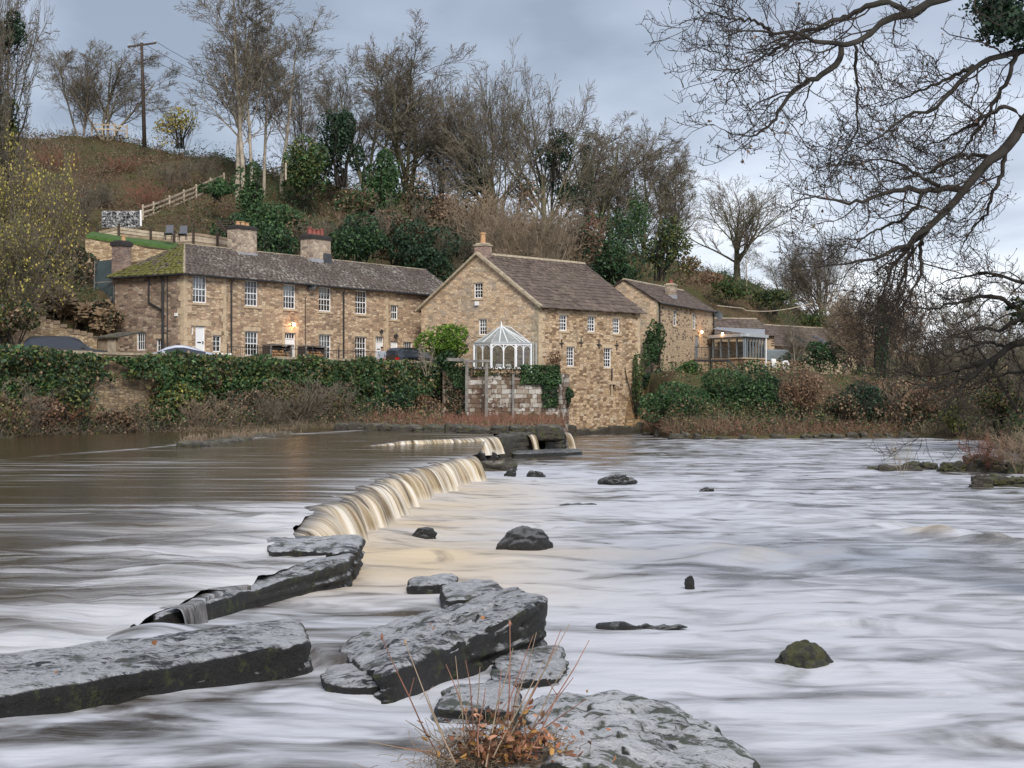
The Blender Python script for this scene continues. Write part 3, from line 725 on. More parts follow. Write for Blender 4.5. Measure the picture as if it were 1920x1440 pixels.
def rock(name, quad, z0, mat, n=7.0, disp=0.05, seed=0, res=(72, 44), strata=0.0, fr=1.6, parent=None):
    """rounded block: quad = 4 top corners (rear-left, rear-right, front-right, front-left) with their own heights; z0 = foot"""
    A, B, C, D = [np.array(q, float) for q in quad]
    nu, nv = res
    th = np.linspace(0, 2 * np.pi, nu, endpoint=False); ph = np.linspace(-np.pi / 2, np.pi / 2, nv)
    # spread samples towards a cube
    d = np.stack([np.cos(ph)[None, :] * np.cos(th)[:, None], np.cos(ph)[None, :] * np.sin(th)[:, None], np.sin(ph)[None, :] + 0 * th[:, None]], -1)
    s = (np.abs(d) ** n).sum(-1) ** (1 / n)
    p = d / s[..., None]
    nz = d.copy()
    a = (p[..., 0] + 1) / 2; b = (p[..., 1] + 1) / 2; c = (p[..., 2] + 1) / 2
    bot = (1 - b)[..., None] * ((1 - a)[..., None] * D + a[..., None] * C) + b[..., None] * ((1 - a)[..., None] * A + a[..., None] * B)
    z = z0 + (bot[..., 2] - z0) * c
    W = np.stack([bot[..., 0], bot[..., 1], z], -1)
    sx, sy = W[..., 0], W[..., 1]
    nn = (fbm(sx * fr + seed * 3.1, sy * fr + 1.7, z * fr * 1.6 + seed, 5) - 0.5)
    n2 = (fbm(sx * fr * 4 + seed, sy * fr * 4, z * fr * 6 + seed, 3) - 0.5)
    rg = 1 - 2 * np.abs(fbm(sx * fr * 1.7 + seed, sy * fr * 1.7 + 4, z * fr * 2.5 + seed * 2, 4) - 0.5)     # sharp creases
    fac = np.round((fbm(sx * fr * 1.1 + seed * 5, sy * fr * 1.1, z * fr * 1.3, 2) * 5)) / 5 - 0.5              # broken facets
    W = W + nz * (nn * disp * 1.8 + n2 * disp * 1.3 - (rg ** 4) * disp * 1.1 + fac * disp * 0.9)[..., None] * np.array([1, 1, 0.8])
    if strata: W[..., :2] += nz[..., :2] * (strata * (vnoise(z * 16 + seed + sx * .4, sx * 0.5) - 0.5))[..., None]
    V = W.reshape(-1, 3)
    ii = (np.arange(nu)[:, None] * nv + np.arange(nv - 1)[None, :]).ravel(); jj = (((np.arange(nu) + 1) % nu)[:, None] * nv + np.arange(nv - 1)[None, :]).ravel()
    Fq = np.stack([ii, jj, jj + 1, ii + 1], -1)
    o = link(name, np_mesh(name, V, Fq, True), mat, parent)
    try: o.data.set_sharp_from_angle(angle=R_(38))
    except Exception: pass
    return o
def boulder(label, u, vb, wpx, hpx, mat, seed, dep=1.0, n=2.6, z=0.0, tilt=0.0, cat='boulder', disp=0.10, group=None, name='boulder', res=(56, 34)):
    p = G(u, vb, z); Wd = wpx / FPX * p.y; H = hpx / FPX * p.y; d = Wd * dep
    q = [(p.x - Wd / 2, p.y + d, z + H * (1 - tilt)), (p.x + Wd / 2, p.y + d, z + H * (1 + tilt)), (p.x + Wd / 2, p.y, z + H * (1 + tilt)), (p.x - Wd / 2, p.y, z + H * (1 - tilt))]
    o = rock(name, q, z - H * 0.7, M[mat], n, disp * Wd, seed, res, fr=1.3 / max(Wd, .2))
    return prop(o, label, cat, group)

SL = M['slab_rock']
# big crest slabs near the camera
def slab(label, quad, z0, seed, disp=0.045, n=9, mat=SL, strata=0.11, res=(140, 76), name='stone_slab'):
    return prop(rock(name, quad, z0, mat, n, disp, seed, res, strata, 1.5), label, 'rock')
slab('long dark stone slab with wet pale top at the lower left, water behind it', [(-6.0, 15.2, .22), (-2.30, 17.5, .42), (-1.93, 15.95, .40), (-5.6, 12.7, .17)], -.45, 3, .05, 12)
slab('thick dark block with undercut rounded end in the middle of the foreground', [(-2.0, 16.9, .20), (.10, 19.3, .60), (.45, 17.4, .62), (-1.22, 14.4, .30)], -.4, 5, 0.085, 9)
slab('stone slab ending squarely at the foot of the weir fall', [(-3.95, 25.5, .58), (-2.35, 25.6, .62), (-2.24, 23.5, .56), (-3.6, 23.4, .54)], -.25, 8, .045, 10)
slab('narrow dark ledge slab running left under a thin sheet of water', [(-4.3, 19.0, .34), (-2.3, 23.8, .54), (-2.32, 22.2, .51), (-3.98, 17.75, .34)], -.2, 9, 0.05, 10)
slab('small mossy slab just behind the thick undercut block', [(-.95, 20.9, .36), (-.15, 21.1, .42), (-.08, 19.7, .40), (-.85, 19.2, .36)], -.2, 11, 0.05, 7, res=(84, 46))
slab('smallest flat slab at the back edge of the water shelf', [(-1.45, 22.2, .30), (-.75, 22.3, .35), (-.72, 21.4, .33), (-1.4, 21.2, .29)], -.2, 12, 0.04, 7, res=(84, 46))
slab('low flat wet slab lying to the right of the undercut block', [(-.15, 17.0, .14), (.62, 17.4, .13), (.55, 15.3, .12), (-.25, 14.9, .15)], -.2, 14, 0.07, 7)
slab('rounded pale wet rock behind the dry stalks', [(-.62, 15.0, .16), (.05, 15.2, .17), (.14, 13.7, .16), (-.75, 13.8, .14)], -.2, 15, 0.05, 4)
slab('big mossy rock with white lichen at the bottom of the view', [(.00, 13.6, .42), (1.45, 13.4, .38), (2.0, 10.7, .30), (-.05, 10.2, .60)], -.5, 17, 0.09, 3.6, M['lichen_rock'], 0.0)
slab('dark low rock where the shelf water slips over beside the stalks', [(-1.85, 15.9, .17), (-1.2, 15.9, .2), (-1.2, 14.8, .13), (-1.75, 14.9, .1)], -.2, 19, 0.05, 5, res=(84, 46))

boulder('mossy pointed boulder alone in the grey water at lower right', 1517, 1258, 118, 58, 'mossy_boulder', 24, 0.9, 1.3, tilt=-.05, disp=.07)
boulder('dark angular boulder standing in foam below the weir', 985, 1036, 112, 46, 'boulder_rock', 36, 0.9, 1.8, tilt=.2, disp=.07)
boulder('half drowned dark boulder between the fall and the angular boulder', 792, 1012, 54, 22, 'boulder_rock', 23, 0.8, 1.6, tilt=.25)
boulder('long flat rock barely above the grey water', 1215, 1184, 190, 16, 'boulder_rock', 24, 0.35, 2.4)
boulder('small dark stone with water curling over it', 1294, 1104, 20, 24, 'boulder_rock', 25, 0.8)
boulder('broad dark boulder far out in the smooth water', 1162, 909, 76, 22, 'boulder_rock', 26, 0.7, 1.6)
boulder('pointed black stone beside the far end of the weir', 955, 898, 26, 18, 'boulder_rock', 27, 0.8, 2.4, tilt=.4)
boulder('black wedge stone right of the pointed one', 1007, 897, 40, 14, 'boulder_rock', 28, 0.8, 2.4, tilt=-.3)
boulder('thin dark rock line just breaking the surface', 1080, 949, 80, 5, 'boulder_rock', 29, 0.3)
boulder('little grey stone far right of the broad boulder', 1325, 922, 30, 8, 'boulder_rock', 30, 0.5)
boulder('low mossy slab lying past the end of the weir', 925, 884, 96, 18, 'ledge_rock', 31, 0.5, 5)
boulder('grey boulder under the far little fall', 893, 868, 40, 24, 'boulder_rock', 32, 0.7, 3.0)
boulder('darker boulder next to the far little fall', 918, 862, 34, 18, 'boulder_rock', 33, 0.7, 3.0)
# masonry blocks of the far step
for lab, u0, u1, sd_ in (('wide stone block beside the far little fall', 930, 1000, 41), ('mossy stone block at the bank end of the far step', 1020, 1062, 42)):
    Y0, Y1 = np.interp([PX(u0, 73), PX(u1, 76)], FAR[:, 0], FAR[:, 1]); x0, x1 = PX(u0, Y0), PX(u1, Y1)
    slab(lab, [(x0, Y0 + 2.2, 1.05), (x1, Y1 + 2.2, 1.08), (x1, Y1 - .3, 1.02), (x0, Y0 - .3, 1.0)], -.3, sd_, 0.10, 8, M['ledge_rock'], 0.10, (72, 40), 'stone_block')
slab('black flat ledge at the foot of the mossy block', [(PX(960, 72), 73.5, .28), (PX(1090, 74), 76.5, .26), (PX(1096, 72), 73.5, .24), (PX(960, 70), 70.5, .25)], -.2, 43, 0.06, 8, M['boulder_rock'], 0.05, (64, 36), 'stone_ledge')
# ================================================================== buildings
class Wall:
    """a vertical wall: origin, direction and outward normal in plan"""
    def __init__(s, a, b, z0, z1):
        s.a = Vector(a[:2]); s.b = Vector(b[:2]); s.L = (s.b - s.a).length; s.d = (s.b - s.a).normalized(); s.n = Vector((s.d.y, -s.d.x)); s.z0 = z0; s.z1 = z1
        s.op = []
    def pt(s, x, z, out=0.0):
        p = s.a + s.d * x + s.n * out; return Vector((p.x, p.y, z))
    def pix(s, u, v):
        ux = (u - 960) / FPX
        x = (s.a.x - ux * s.a.y) / (ux * s.d.y - s.d.x); Y = s.a.y + x * s.d.y
        return x, CZ + (VH - v) / FPX * Y
    def rect(s, u0, v0, u1, v1):
        um, vm = (u0 + u1) / 2, (v0 + v1) / 2
        x0 = s.pix(u0, vm)[0]; x1 = s.pix(u1, vm)[0]; z1 = s.pix(um, v0)[1]; z0 = s.pix(um, v1)[1]
        return (min(x0, x1), max(x0, x1), z0, z1)
    def build(s, name, mat, parent, top=None, depth=0.18, s0=0.0, s1=None):
        """top: list of (s, z) for a sloping top"""
        s1 = s.L if s1 is None else s1
        top = top or [(s0, s.z1), (s1, s.z1)]
        tz = lambda x: float(np.interp(x, [p[0] for p in top], [p[1] for p in top]))
        xs = sorted(set([s0, s1] + [p[0] for p in top if s0 < p[0] < s1] + [q for o in s.op for q in o[:2] if s0 < q < s1]))
        mb = MB()
        def quad(x0, x1, za, zb, zc, zd):
            if min(zd - za, zc - zb) < 1e-4 and max(zd - za, zc - zb) < 1e-3: return
            mb.face([s.pt(x0, za), s.pt(x1, zb), s.pt(x1, zc), s.pt(x0, zd)], [(x0, za), (x1, zb), (x1, zc), (x0, zd)])
        for x0, x1 in zip(xs[:-1], xs[1:]):
            xm = (x0 + x1) / 2
            ops = sorted([o for o in s.op if o[0] <= xm <= o[1]], key=lambda o: o[2]); z = s.z0
            for o in ops: quad(x0, x1, z, z, o[2], o[2]); z = o[3]
            quad(x0, x1, z, z, tz(x1), tz(x0))
        for (x0, x1, za, zb) in s.op:
            i = -depth
            for q in ([(x0, za, 0), (x0, za, i), (x0, zb, i), (x0, zb, 0)], [(x1, za, i), (x1, za, 0), (x1, zb, 0), (x1, zb, i)],
                      [(x0, zb, 0), (x0, zb, i), (x1, zb, i), (x1, zb, 0)], [(x0, za, i), (x0, za, 0), (x1, za, 0), (x1, za, i)]):
                mb.face([s.pt(*w_) for w_ in q], [(w_[0] + w_[2], w_[1] + w_[2]) for w_ in q])
        return mb.build(name, mat, parent)
    def box(s, mb, x0, x1, z0, z1, o0, o1):
        mb.hexa([s.pt(x0, z0, o1), s.pt(x1, z0, o1), s.pt(x1, z0, o0), s.pt(x0, z0, o0), s.pt(x0, z1, o1), s.pt(x1, z1, o1), s.pt(x1, z1, o0), s.pt(x0, z1, o0)])

def window(par, W, r, cols=3, rows=4, inset=0.11, curtain=0.0, sash=True, sill=True, lintel=True, fr=0.07, bar=0.028, label=None, lm='dressed_stone', fmat='white_paint'):
    x0, x1, z0, z1 = r
    W.op.append(r); mb = MB()
    o0, o1 = -inset - 0.06, -inset
    W.box(mb, x0 + .002, x0 + fr, z0 + .002, z1 - .002, o0, o1); W.box(mb, x1 - fr, x1 - .002, z0 + .002, z1 - .002, o0, o1)
    W.box(mb, x0 + fr, x1 - fr, z1 - fr, z1 - .002, o0, o1); W.box(mb, x0 + fr, x1 - fr, z0 + .002, z0 + fr, o0, o1)
    ax, bx, az, bz = x0 + fr, x1 - fr, z0 + fr, z1 - fr
    for i in range(1, cols):
        x = ax + (bx - ax) * i / cols; W.box(mb, x - bar / 2, x + bar / 2, az, bz, o0 + .01, o1 - .012)
    for j in range(1, rows):
        z = az + (bz - az) * j / rows; h = 0.03 if (sash and j == rows // 2) else bar / 2
        W.box(mb, ax, bx, z - h, z + h, o0 + .008, o1 - (.004 if h > .02 else .015))
    wo_ = mb.build('window', M[fmat], par)
    if label: wo_['label'] = label
    g = MB(); g.face([W.pt(ax - .01, az - .01, o0 + .02), W.pt(bx + .01, az - .01, o0 + .02), W.pt(bx + .01, bz + .01, o0 + .02), W.pt(ax - .01, bz + .01, o0 + .02)])
    g.build('pane', M['window_glass'], wo_)
    if curtain > 0:
        c = MB(); zc_ = bz - (bz - az) * curtain; N = 22
        for k in range(N):
            q0 = k / N; q1 = (k + 1) / N
            f0 = 0.02 * math.sin(k * 1.9); f1 = 0.02 * math.sin((k + 1) * 1.9)
            c.face([W.pt(ax + (bx - ax) * q0, zc_, o0 - .08 + f0), W.pt(ax + (bx - ax) * q1, zc_, o0 - .08 + f1), W.pt(ax + (bx - ax) * q1, bz, o0 - .08 + f1), W.pt(ax + (bx - ax) * q0, bz, o0 - .08 + f0)])
        c.build('curtain', M['curtain'], wo_)
    if sill:
        m_ = MB(); W.box(m_, x0 - .12, x1 + .12, z0 - .14, z0 - .003, -.1, .06); m_.build('sill', M[lm], wo_)
    if lintel:
        m_ = MB(); W.box(m_, x0 - .18, x1 + .18, z1 + .003, z1 + .26, -.1, .012); m_.build('lintel', M[lm], wo_)
    return wo_

def door(par, W, r, fan=0.0, surround=True, label=None):
    x0, x1, z0, z1 = r; W.op.append(r); mb = MB()
    zt = z1 - fan
    W.box(mb, x0 + .05, x1 - .05, z0 + .02, zt - .05, -.17, -.12)
    d = mb.build('door', M['white_paint'], par)
    f = MB(); W.box(f, x0 + .002, x0 + .05, z0, z1 - .002, -.18, -.09); W.box(f, x1 - .05, x1 - .002, z0, z1 - .002, -.18, -.09); W.box(f, x0 + .05, x1 - .05, z1 - .05, z1 - .002, -.18, -.09)
    W.box(f, x0 + .05, x1 - .05, zt - .05, zt, -.18, -.09)
    if fan:
        for k in range(1, 4): x = x0 + .05 + (x1 - x0 - .1) * k / 4; W.box(f, x - .015, x + .015, zt, z1 - .05, -.16, -.11)
        g = MB(); g.face([W.pt(x0 + .05, zt, -.15), W.pt(x1 - .05, zt, -.15), W.pt(x1 - .05, z1 - .05, -.15), W.pt(x0 + .05, z1 - .05, -.15)]); g.build('fanlight', M['window_glass'], d)
    f.build('door_frame', M['white_paint'], d)
    xm = (x0 + x1) / 2
    l = MB(); W.box(l, xm - .16, xm + .16, z0 + 1.0, z0 + 1.07, -.12, -.105); l.build('letter_box', M['black_iron'], d)
    h = MB(); W.box(h, x1 - .16, x1 - .11, z0 + .95, z0 + 1.12, -.12, -.07); h.build('handle', M['black_iron'], d)
    if surround:
        s_ = MB(); W.box(s_, x0 - .24, x0 - .004, z0, z1 + .004, -.1, .02); W.box(s_, x1 + .004, x1 + .24, z0, z1 + .004, -.1, .02); W.box(s_, x0 - .30, x1 + .30, z1 + .006, z1 + .34, -.1, .025)
        s_.build('door_surround', M['dressed_stone'], d)
    return d

def slates(par, A, B, C, D, mat, course=0.32, wid=(0.3, 0.55), thick=0.045, seed=0, lift=0.03, single=0, name='slates', taper=True):
    """A-B eaves, C-D ridge (A below D). Stone slates laid in diminishing courses; the first `single` are objects of their own"""
    A, B, C, D = Vector(A), Vector(B), Vector(C), Vector(D)
    rnd = random.Random(seed); H = ((D - A).length + (C - B).length) / 2; nrm = (B - A).cross(D - A).normalized()
    if nrm.z < 0: nrm = -nrm
    Vs, Fs, Rn = [], [], []; t0 = 0.0; k = 0; made = 0
    unit = None
    while t0 < 1.0:
        ch = course * (1.25 - 0.55 * t0 if taper else 1.0) / H
        t1 = min(1.0, t0 + ch); top = min(1.0, t1 + 0.25 * ch)
        a0, b0 = A.lerp(D, t0), B.lerp(C, t0); L = (b0 - a0).length
        x = 0.0 if k % 2 else -rnd.uniform(0, wid[0])
        while x < L:
            w_ = rnd.uniform(*wid) * (1.15 - 0.35 * t0); xa, xb = max(0.0, x) + .006, min(L, x + w_) - .006
            if xb - xa > 0.05:
                qa, qb = xa / L, xb / L
                j = rnd.uniform(-.03, .03) / H; jl = rnd.uniform(-.008, .014); tk = thick * rnd.uniform(.75, 1.35)
                def pt(q, t_, l_): return A.lerp(D, t_).lerp(B.lerp(C, t_), q) + nrm * l_
                lo = lift + jl; tb = max(0.0, t0 + j - .15 * ch) if t0 > 0 else t0 - .02
                p8 = [pt(qa, tb, lo), pt(qb, tb, lo), pt(qb, top, lo - .02), pt(qa, top, lo - .02), pt(qa, tb, lo + tk), pt(qb, tb, lo + tk), pt(qb, top, lo + tk * .35), pt(qa, top, lo + tk * .35)]
                if made < single:
                    m_ = MB(); m_.hexa(p8); m_.build('slate', mat, par); made += 1
                else:
                    b = len(Vs); Vs.extend([tuple(p) for p in p8]); Rn.extend([rnd.random()] * 8)
                    for f in ((3, 2, 1, 0), (4, 5, 6, 7), (0, 1, 5, 4), (1, 2, 6, 5), (2, 3, 7, 6), (3, 0, 4, 7)): Fs.append([b + i for i in f])
            x += w_
        t0 = t1; k += 1
    if Fs:
        me = np_mesh(name, np.array(Vs), np.array(Fs)); at = me.attributes.new('rnd', 'FLOAT', 'POINT'); at.data.foreach_set('value', np.array(Rn, np.float32))
        o = link(name, me, mat, par); prop(o, kind='stuff'); return o

def ridge_tiles(par, a, b, n, mat, r=0.16):
    a, b = Vector(a), Vector(b)
    for k in range(n):
        p, q = a.lerp(b, k / n), a.lerp(b, (k + .97) / n); m_ = MB()
        d = (q - p).normalized(); sx = d.cross(Vector((0, 0, 1))).normalized()
        prof = [(-r, -.10), (-r * .5, .04), (0, .075), (r * .5, .04), (r, -.10)]
        m_.prism([p + sx * x + Vector((0, 0, z)) for x, z in prof], q - p)
        m_.build('ridge_stone', mat, par)

def chimney(par, x, y, z0, z1, wx, wy, ang, mat, pots=(), cap=0.12, capmat='coping_stone', flash=True, label=None):
    c, s = math.cos(ang), math.sin(ang)
    def q(a, b): return (x + a * c - b * s, y + a * s + b * c)
    def blk(m_, hx, hy, za, zb, tx=0.0):
        p = [q(-hx, -hy), q(hx, -hy), q(hx, hy), q(-hx, hy)]; r_ = [q(-hx + tx, -hy + tx), q(hx - tx, -hy + tx), q(hx - tx, hy - tx), q(-hx + tx, hy - tx)]
        m_.hexa([(*a, za) for a in p] + [(*a, zb) for a in r_])
    m_ = MB(); blk(m_, wx / 2, wy / 2, z0, z1); ch = m_.build('chimney', mat, par)
    if label: ch['label'] = label
    m_ = MB(); blk(m_, wx / 2 + .07, wy / 2 + .07, z1 + .001, z1 + cap); blk(m_, wx / 2 - .02, wy / 2 - .02, z1 + cap + .002, z1 + cap + .10, .06); m_.build('chimney_cap', M[capmat], ch)
    for (a, b, h, r0, pm) in pots:
        m_ = MB(); px_, py_ = q(a, b); zb = z1 + cap + .08
        m_.tube([(px_, py_, zb), (px_, py_, zb + h * .15), (px_, py_, zb + h * .85), (px_, py_, zb + h * .86), (px_, py_, zb + h)], [r0, r0 * .95, r0 * .8, r0 * 1.02, r0], 12)
        m_.build('chimney_pot', M[pm], ch, smooth=False)
    if flash:
        m_ = MB(); blk(m_, wx / 2 + .04, wy / 2 + .04, z0, z0 + .62); m_.build('lead_flashing', M['lead_grey'], ch)
    return ch

def pipe(par, pts, r=0.05, mat='black_iron', name='drainpipe'):
    m_ = MB(); m_.tube(pts, r, 8); return m_.build(name, M[mat], par)

def quoins(par, W, side, z0, z1, seed, h=(0.28, 0.4), mat='dressed_stone', long=0.55, short=0.3):
    """alternating corner stones at one end of a wall (side 0 = start, 1 = end)"""
    rnd = random.Random(seed); z = z0; k = 0
    while z < z1 - .1:
        hh = rnd.uniform(*h); zt = min(z1, z + hh); w_ = (long if k % 2 else short) * rnd.uniform(.85, 1.15); m_ = MB()
        x0, x1 = (-.012, w_) if side == 0 else (W.L - w_, W.L + .012)
        W.box(m_, x0, x1, z + .008, zt - .008, -.1, .014 + rnd.uniform(0, .008)); m_.build('quoin_stone', M[mat], par); z = zt; k += 1

# ---------------------------------------------------------------- row of cottages
ZE, ZR, TL = 10.22, 12.22, 28.0
A2 = FA; B2 = FA + FD * TL; perp = -FN
terrace = thing('cottage_row', 'long two storey stone cottage row with mossy hipped end and two big chimneys', 'building', (A2.x, A2.y, 4.2))
Wf = Wall(A2, B2, 4.2, ZE)
BK = FA + perp * 6.0
We = Wall(BK, A2, 4.2, ZE)                 # end wall, facing left of the camera
UP = [(361.7, 516.7, 388.8, 567.7, 4, 4, .75), (459.4, 526, 484.6, 574, 4, 4, .0), (531.5, 533, 555.2, 579, 4, 4, .5), (598, 538.5, 621.7, 583.8, 4, 4, .35), (666.5, 545, 688.8, 589, 4, 4, .0)]
for (u0, v0, u1, v1, c_, r_, cu_) in UP: window(terrace, Wf, Wf.rect(u0, v0, u1, v1), c_, r_, curtain=cu_)
window(terrace, Wf, Wf.rect(733, 572, 747, 599), 3, 2, label='small upper window near the mill')
window(terrace, Wf, Wf.rect(399.6, 628.5, 416, 660), 2, 3, sash=False, label='small white window beside the first door')
for (u0, v0, u1, v1, cu_) in ((460, 621, 485, 667, .55), (598.7, 627, 621.7, 673, .9), (666, 631, 688, 676, .0)): window(terrace, Wf, Wf.rect(u0, v0, u1, v1), 4, 4, curtain=cu_)
window(terrace, Wf, Wf.rect(757, 641, 774, 672), 4, 3, curtain=.6, label='ground floor window behind the parked black car')
window(terrace, Wf, Wf.rect(358.5, 611, 364.5, 627), 1, 3, sash=False, sill=False, lintel=False, label='tiny side light next to the first door')
def drect(u0, v0, u1):
    r_ = Wf.rect(u0, v0, u1, 660); return (r_[0], r_[1], 4.94, r_[3])
door(terrace, Wf, drect(366.5, 611, 385.5), 0.0, False, 'white front door nearest the mossy roof end')
door(terrace, Wf, drect(534, 624, 554.5), 0.36, True, 'white front door under the lit wall lamp')
door(terrace, Wf, drect(704, 631, 719.6), 0.36, True, 'white front door behind the person')
door(terrace, Wf, drect(732.7, 640, 746.7), 0.0, False, 'narrow white door beside the black car')
m_ = MB(); r_ = drect(358, 611, 385.5); Wf.box(m_, r_[0] - .2, r_[1] + .45, r_[3] + .008, r_[3] + .36, -.1, .015); m_.build('lintel', M['dressed_stone'], terrace)
window(terrace, We, We.rect(255, 623, 272.5, 657), 4, 2, sash=False, lintel=False, sill=False, label='tall barred window in the end wall'); window(terrace, We, We.rect(292, 635, 307, 660), 3, 2, sash=False, sill=False, label='low window in the end wall behind the silver car')
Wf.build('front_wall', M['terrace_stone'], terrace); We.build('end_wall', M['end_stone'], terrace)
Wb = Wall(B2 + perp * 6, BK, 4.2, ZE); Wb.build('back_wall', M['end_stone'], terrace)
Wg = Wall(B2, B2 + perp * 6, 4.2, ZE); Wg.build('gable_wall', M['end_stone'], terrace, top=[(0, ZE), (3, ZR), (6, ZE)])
quoins(terrace, Wf, 0, 4.95, ZE, 1, (.3, .5)); quoins(terrace, We, 1, 4.4, ZE, 2, (.3, .5), 'dressed_stone', .3, .5)
# straight joints between the cottages
for u in (424, 728):
    x = Wf.pix(u, 560)[0]; rnd = random.Random(int(u)); z = 5.0; k = 0
    while z < 10.0:
        h = rnd.uniform(.35, .55); m_ = MB(); Wf.box(m_, x - (.42 if k % 2 else .26), x, z, z + h - .012, -.1, .012); m_.build('quoin_stone', M['dressed_stone'], terrace); z += h; k += 1
# roof
ov = 0.32
def tp(s, o, z): p = TW(s, o); return Vector((p.x, p.y, z))
ez = ZE - 0.16
eA, eB = tp(-ov, ov, ez), tp(TL + .1, ov, ez); apx, rB = tp(3.0, -3, ZR), tp(TL + .1, -3, ZR); eBK, eB2 = tp(-ov, -6 - ov, ez), tp(TL + .1, -6 - ov, ez)
mb = MB(); mb.face([eA, eB, rB, apx]); mb.face([eBK, eA, apx]); mb.face([eB2, eBK, apx, rB]); roof = mb.build('roof', M['terrace_slate'], terrace)
slates(roof, eA, eB, rB, apx, M['terrace_slate'], 0.27, (.28, .5), seed=3)
slates(roof, eBK, eA, apx + Vector((.02, 0, 0)), apx, M['mossy_slate'], 0.30, (.3, .55), thick=.06, seed=4)
slates(roof, eB2, eBK, apx, rB, M['terrace_slate'], 0.4, (.5, .8), seed=5)
ridge_tiles(roof, apx, rB, 34, M['coping_stone']); ridge_tiles(roof, eA + Vector((0, 0, .05)), apx, 8, M['coping_stone'], .12); ridge_tiles(roof, eBK + Vector((0, 0, .05)), apx, 8, M['mossy_slate'], .12)
pipe(terrace, [tp(-ov, ov + .06, ez - .05), tp(TL - .5, ov + .06, ez - .07)], .065, name='gutter'); pipe(terrace, [tp(-ov - .06, -6, ez - .05), tp(-ov - .06, ov, ez - .06)], .065, name='gutter')
for u, r0 in ((432, .055), (642.5, .06)):
    x = Wf.pix(u, 600)[0]; pipe(terrace, [Wf.pt(x, ez - .08, ov), Wf.pt(x, ez - .35, .09), Wf.pt(x, 4.95, .09)], r0)
x = Wf.pix(571.5, 600)[0]; pipe(terrace, [Wf.pt(x, 9.2, .05), Wf.pt(x, 4.95, .05)], .025, name='cable')
x = We.pix(308, 600)[0]; x2 = We.pix(281, 600)[0]
pipe(terrace, [We.pt(x, ez - .08, .3), We.pt(x, ez - .4, .12), We.pt(x, 4.5, .12)], .085); z_ = We.pix(281, 567)[1]
pipe(terrace, [We.pt(x2, ez - .1, .1), We.pt(x2, z_, .1), We.pt(x, z_ - .55, .1)], .06); x3 = We.pix(315, 600)[0]; pipe(terrace, [We.pt(x3, ez - .1, .05), We.pt(x3, 5.2, .05)], .03)
m_ = MB(); xx, zz = We.pix(331.5, 590); We.box(m_, xx - .1, xx + .1, zz - .09, zz + .09, 0, .12); m_.build('alarm_box', M['white_upvc'], terrace)
# satellite dish
xx, zz = Wf.pix(577, 537); m_ = MB(); c0 = Wf.pt(xx, zz, .32); ax = (Wf.n.to_3d() * .8 + Vector((-.5, 0, .35))).normalized(); sx = ax.cross(Vector((0, 0, 1))).normalized(); sy = sx.cross(ax)
ring = []
for k, (rr, dd) in enumerate(((0.0, -.07), (.16, -.05), (.30, 0))):
    ring.append([c0 + ax * dd + (sx * math.cos(a) + sy * math.sin(a)) * rr for a in [2 * math.pi * j / 14 for j in range(14)]])
for k in range(2):
    for j in range(14): m_.face([ring[k][j], ring[k][(j + 1) % 14], ring[k + 1][(j + 1) % 14], ring[k + 1][j]])
m_.bar(c0 - ax * .06, Wf.pt(xx - .12, zz - .05, 0), .04); m_.bar(c0 - sy * .28, c0 + ax * .3, .02); m_.build('satellite_dish', M['dark_lead'], terrace)
# chimneys
ang = math.atan2(FD.y, FD.x)
def ridge_s(u):
    ux = (u - 960) / FPX; r0 = TW(0, -3); return (r0.x - ux * r0.y) / (ux * FD.y - FD.x)
s1_ = ridge_s(452); p1_ = TW(s1_, -2.9); s2_ = ridge_s(590); p2_ = TW(s2_, -2.9)
chimney(terrace, p1_.x, p1_.y, 11.4, CZ + (VH - 431) / FPX * p1_.y, 1.75, .95, ang, M['chimney_stone'], [(-.4, 0, .28, .16, 'clay_pot'), (0.05, 0, .30, .16, 'clay_pot'), (.45, 0, .26, .15, 'clay_pot')], .16, 'soot', label='sooty stone chimney with clay pots')
chimney(terrace, p2_.x, p2_.y, 11.5, CZ + (VH - 450) / FPX * p2_.y, 2.0, 1.0, ang, M['chimney_stone'], [(-.62, 0, .5, .17, 'red_pot'), (-.2, 0, .42, .19, 'red_pot'), (.22, 0, .42, .19, 'red_pot'), (.62, 0, .5, .16, 'red_pot')], .22, 'soot', label='pale rendered chimney with red pots')
m_ = MB(); m_.hexa([tuple(TW(s2_ + a, o)) + (z,) for (a, o, z) in ((.2, -2.35, 11.5), (1.05, -2.35, 11.5), (1.05, -2.9, 11.7), (.2, -2.9, 11.7), (.2, -2.35, 12.55), (1.05, -2.35, 12.55), (1.05, -2.9, 12.6), (.2, -2.9, 12.6))]); m_.build('lead_soaker', M['dark_lead'], terrace)
bk = TW(1.0, -5.6); chimney(terrace, PX(228, bk.y), bk.y, 9.6, CZ + (VH - 462) / FPX * bk.y, .95, .75, ang, M['chimney_brick'], [(0.15, 0, .35, .15, 'clay_pot')], .25, 'soot', flash=False, label='brick end chimney at the left')

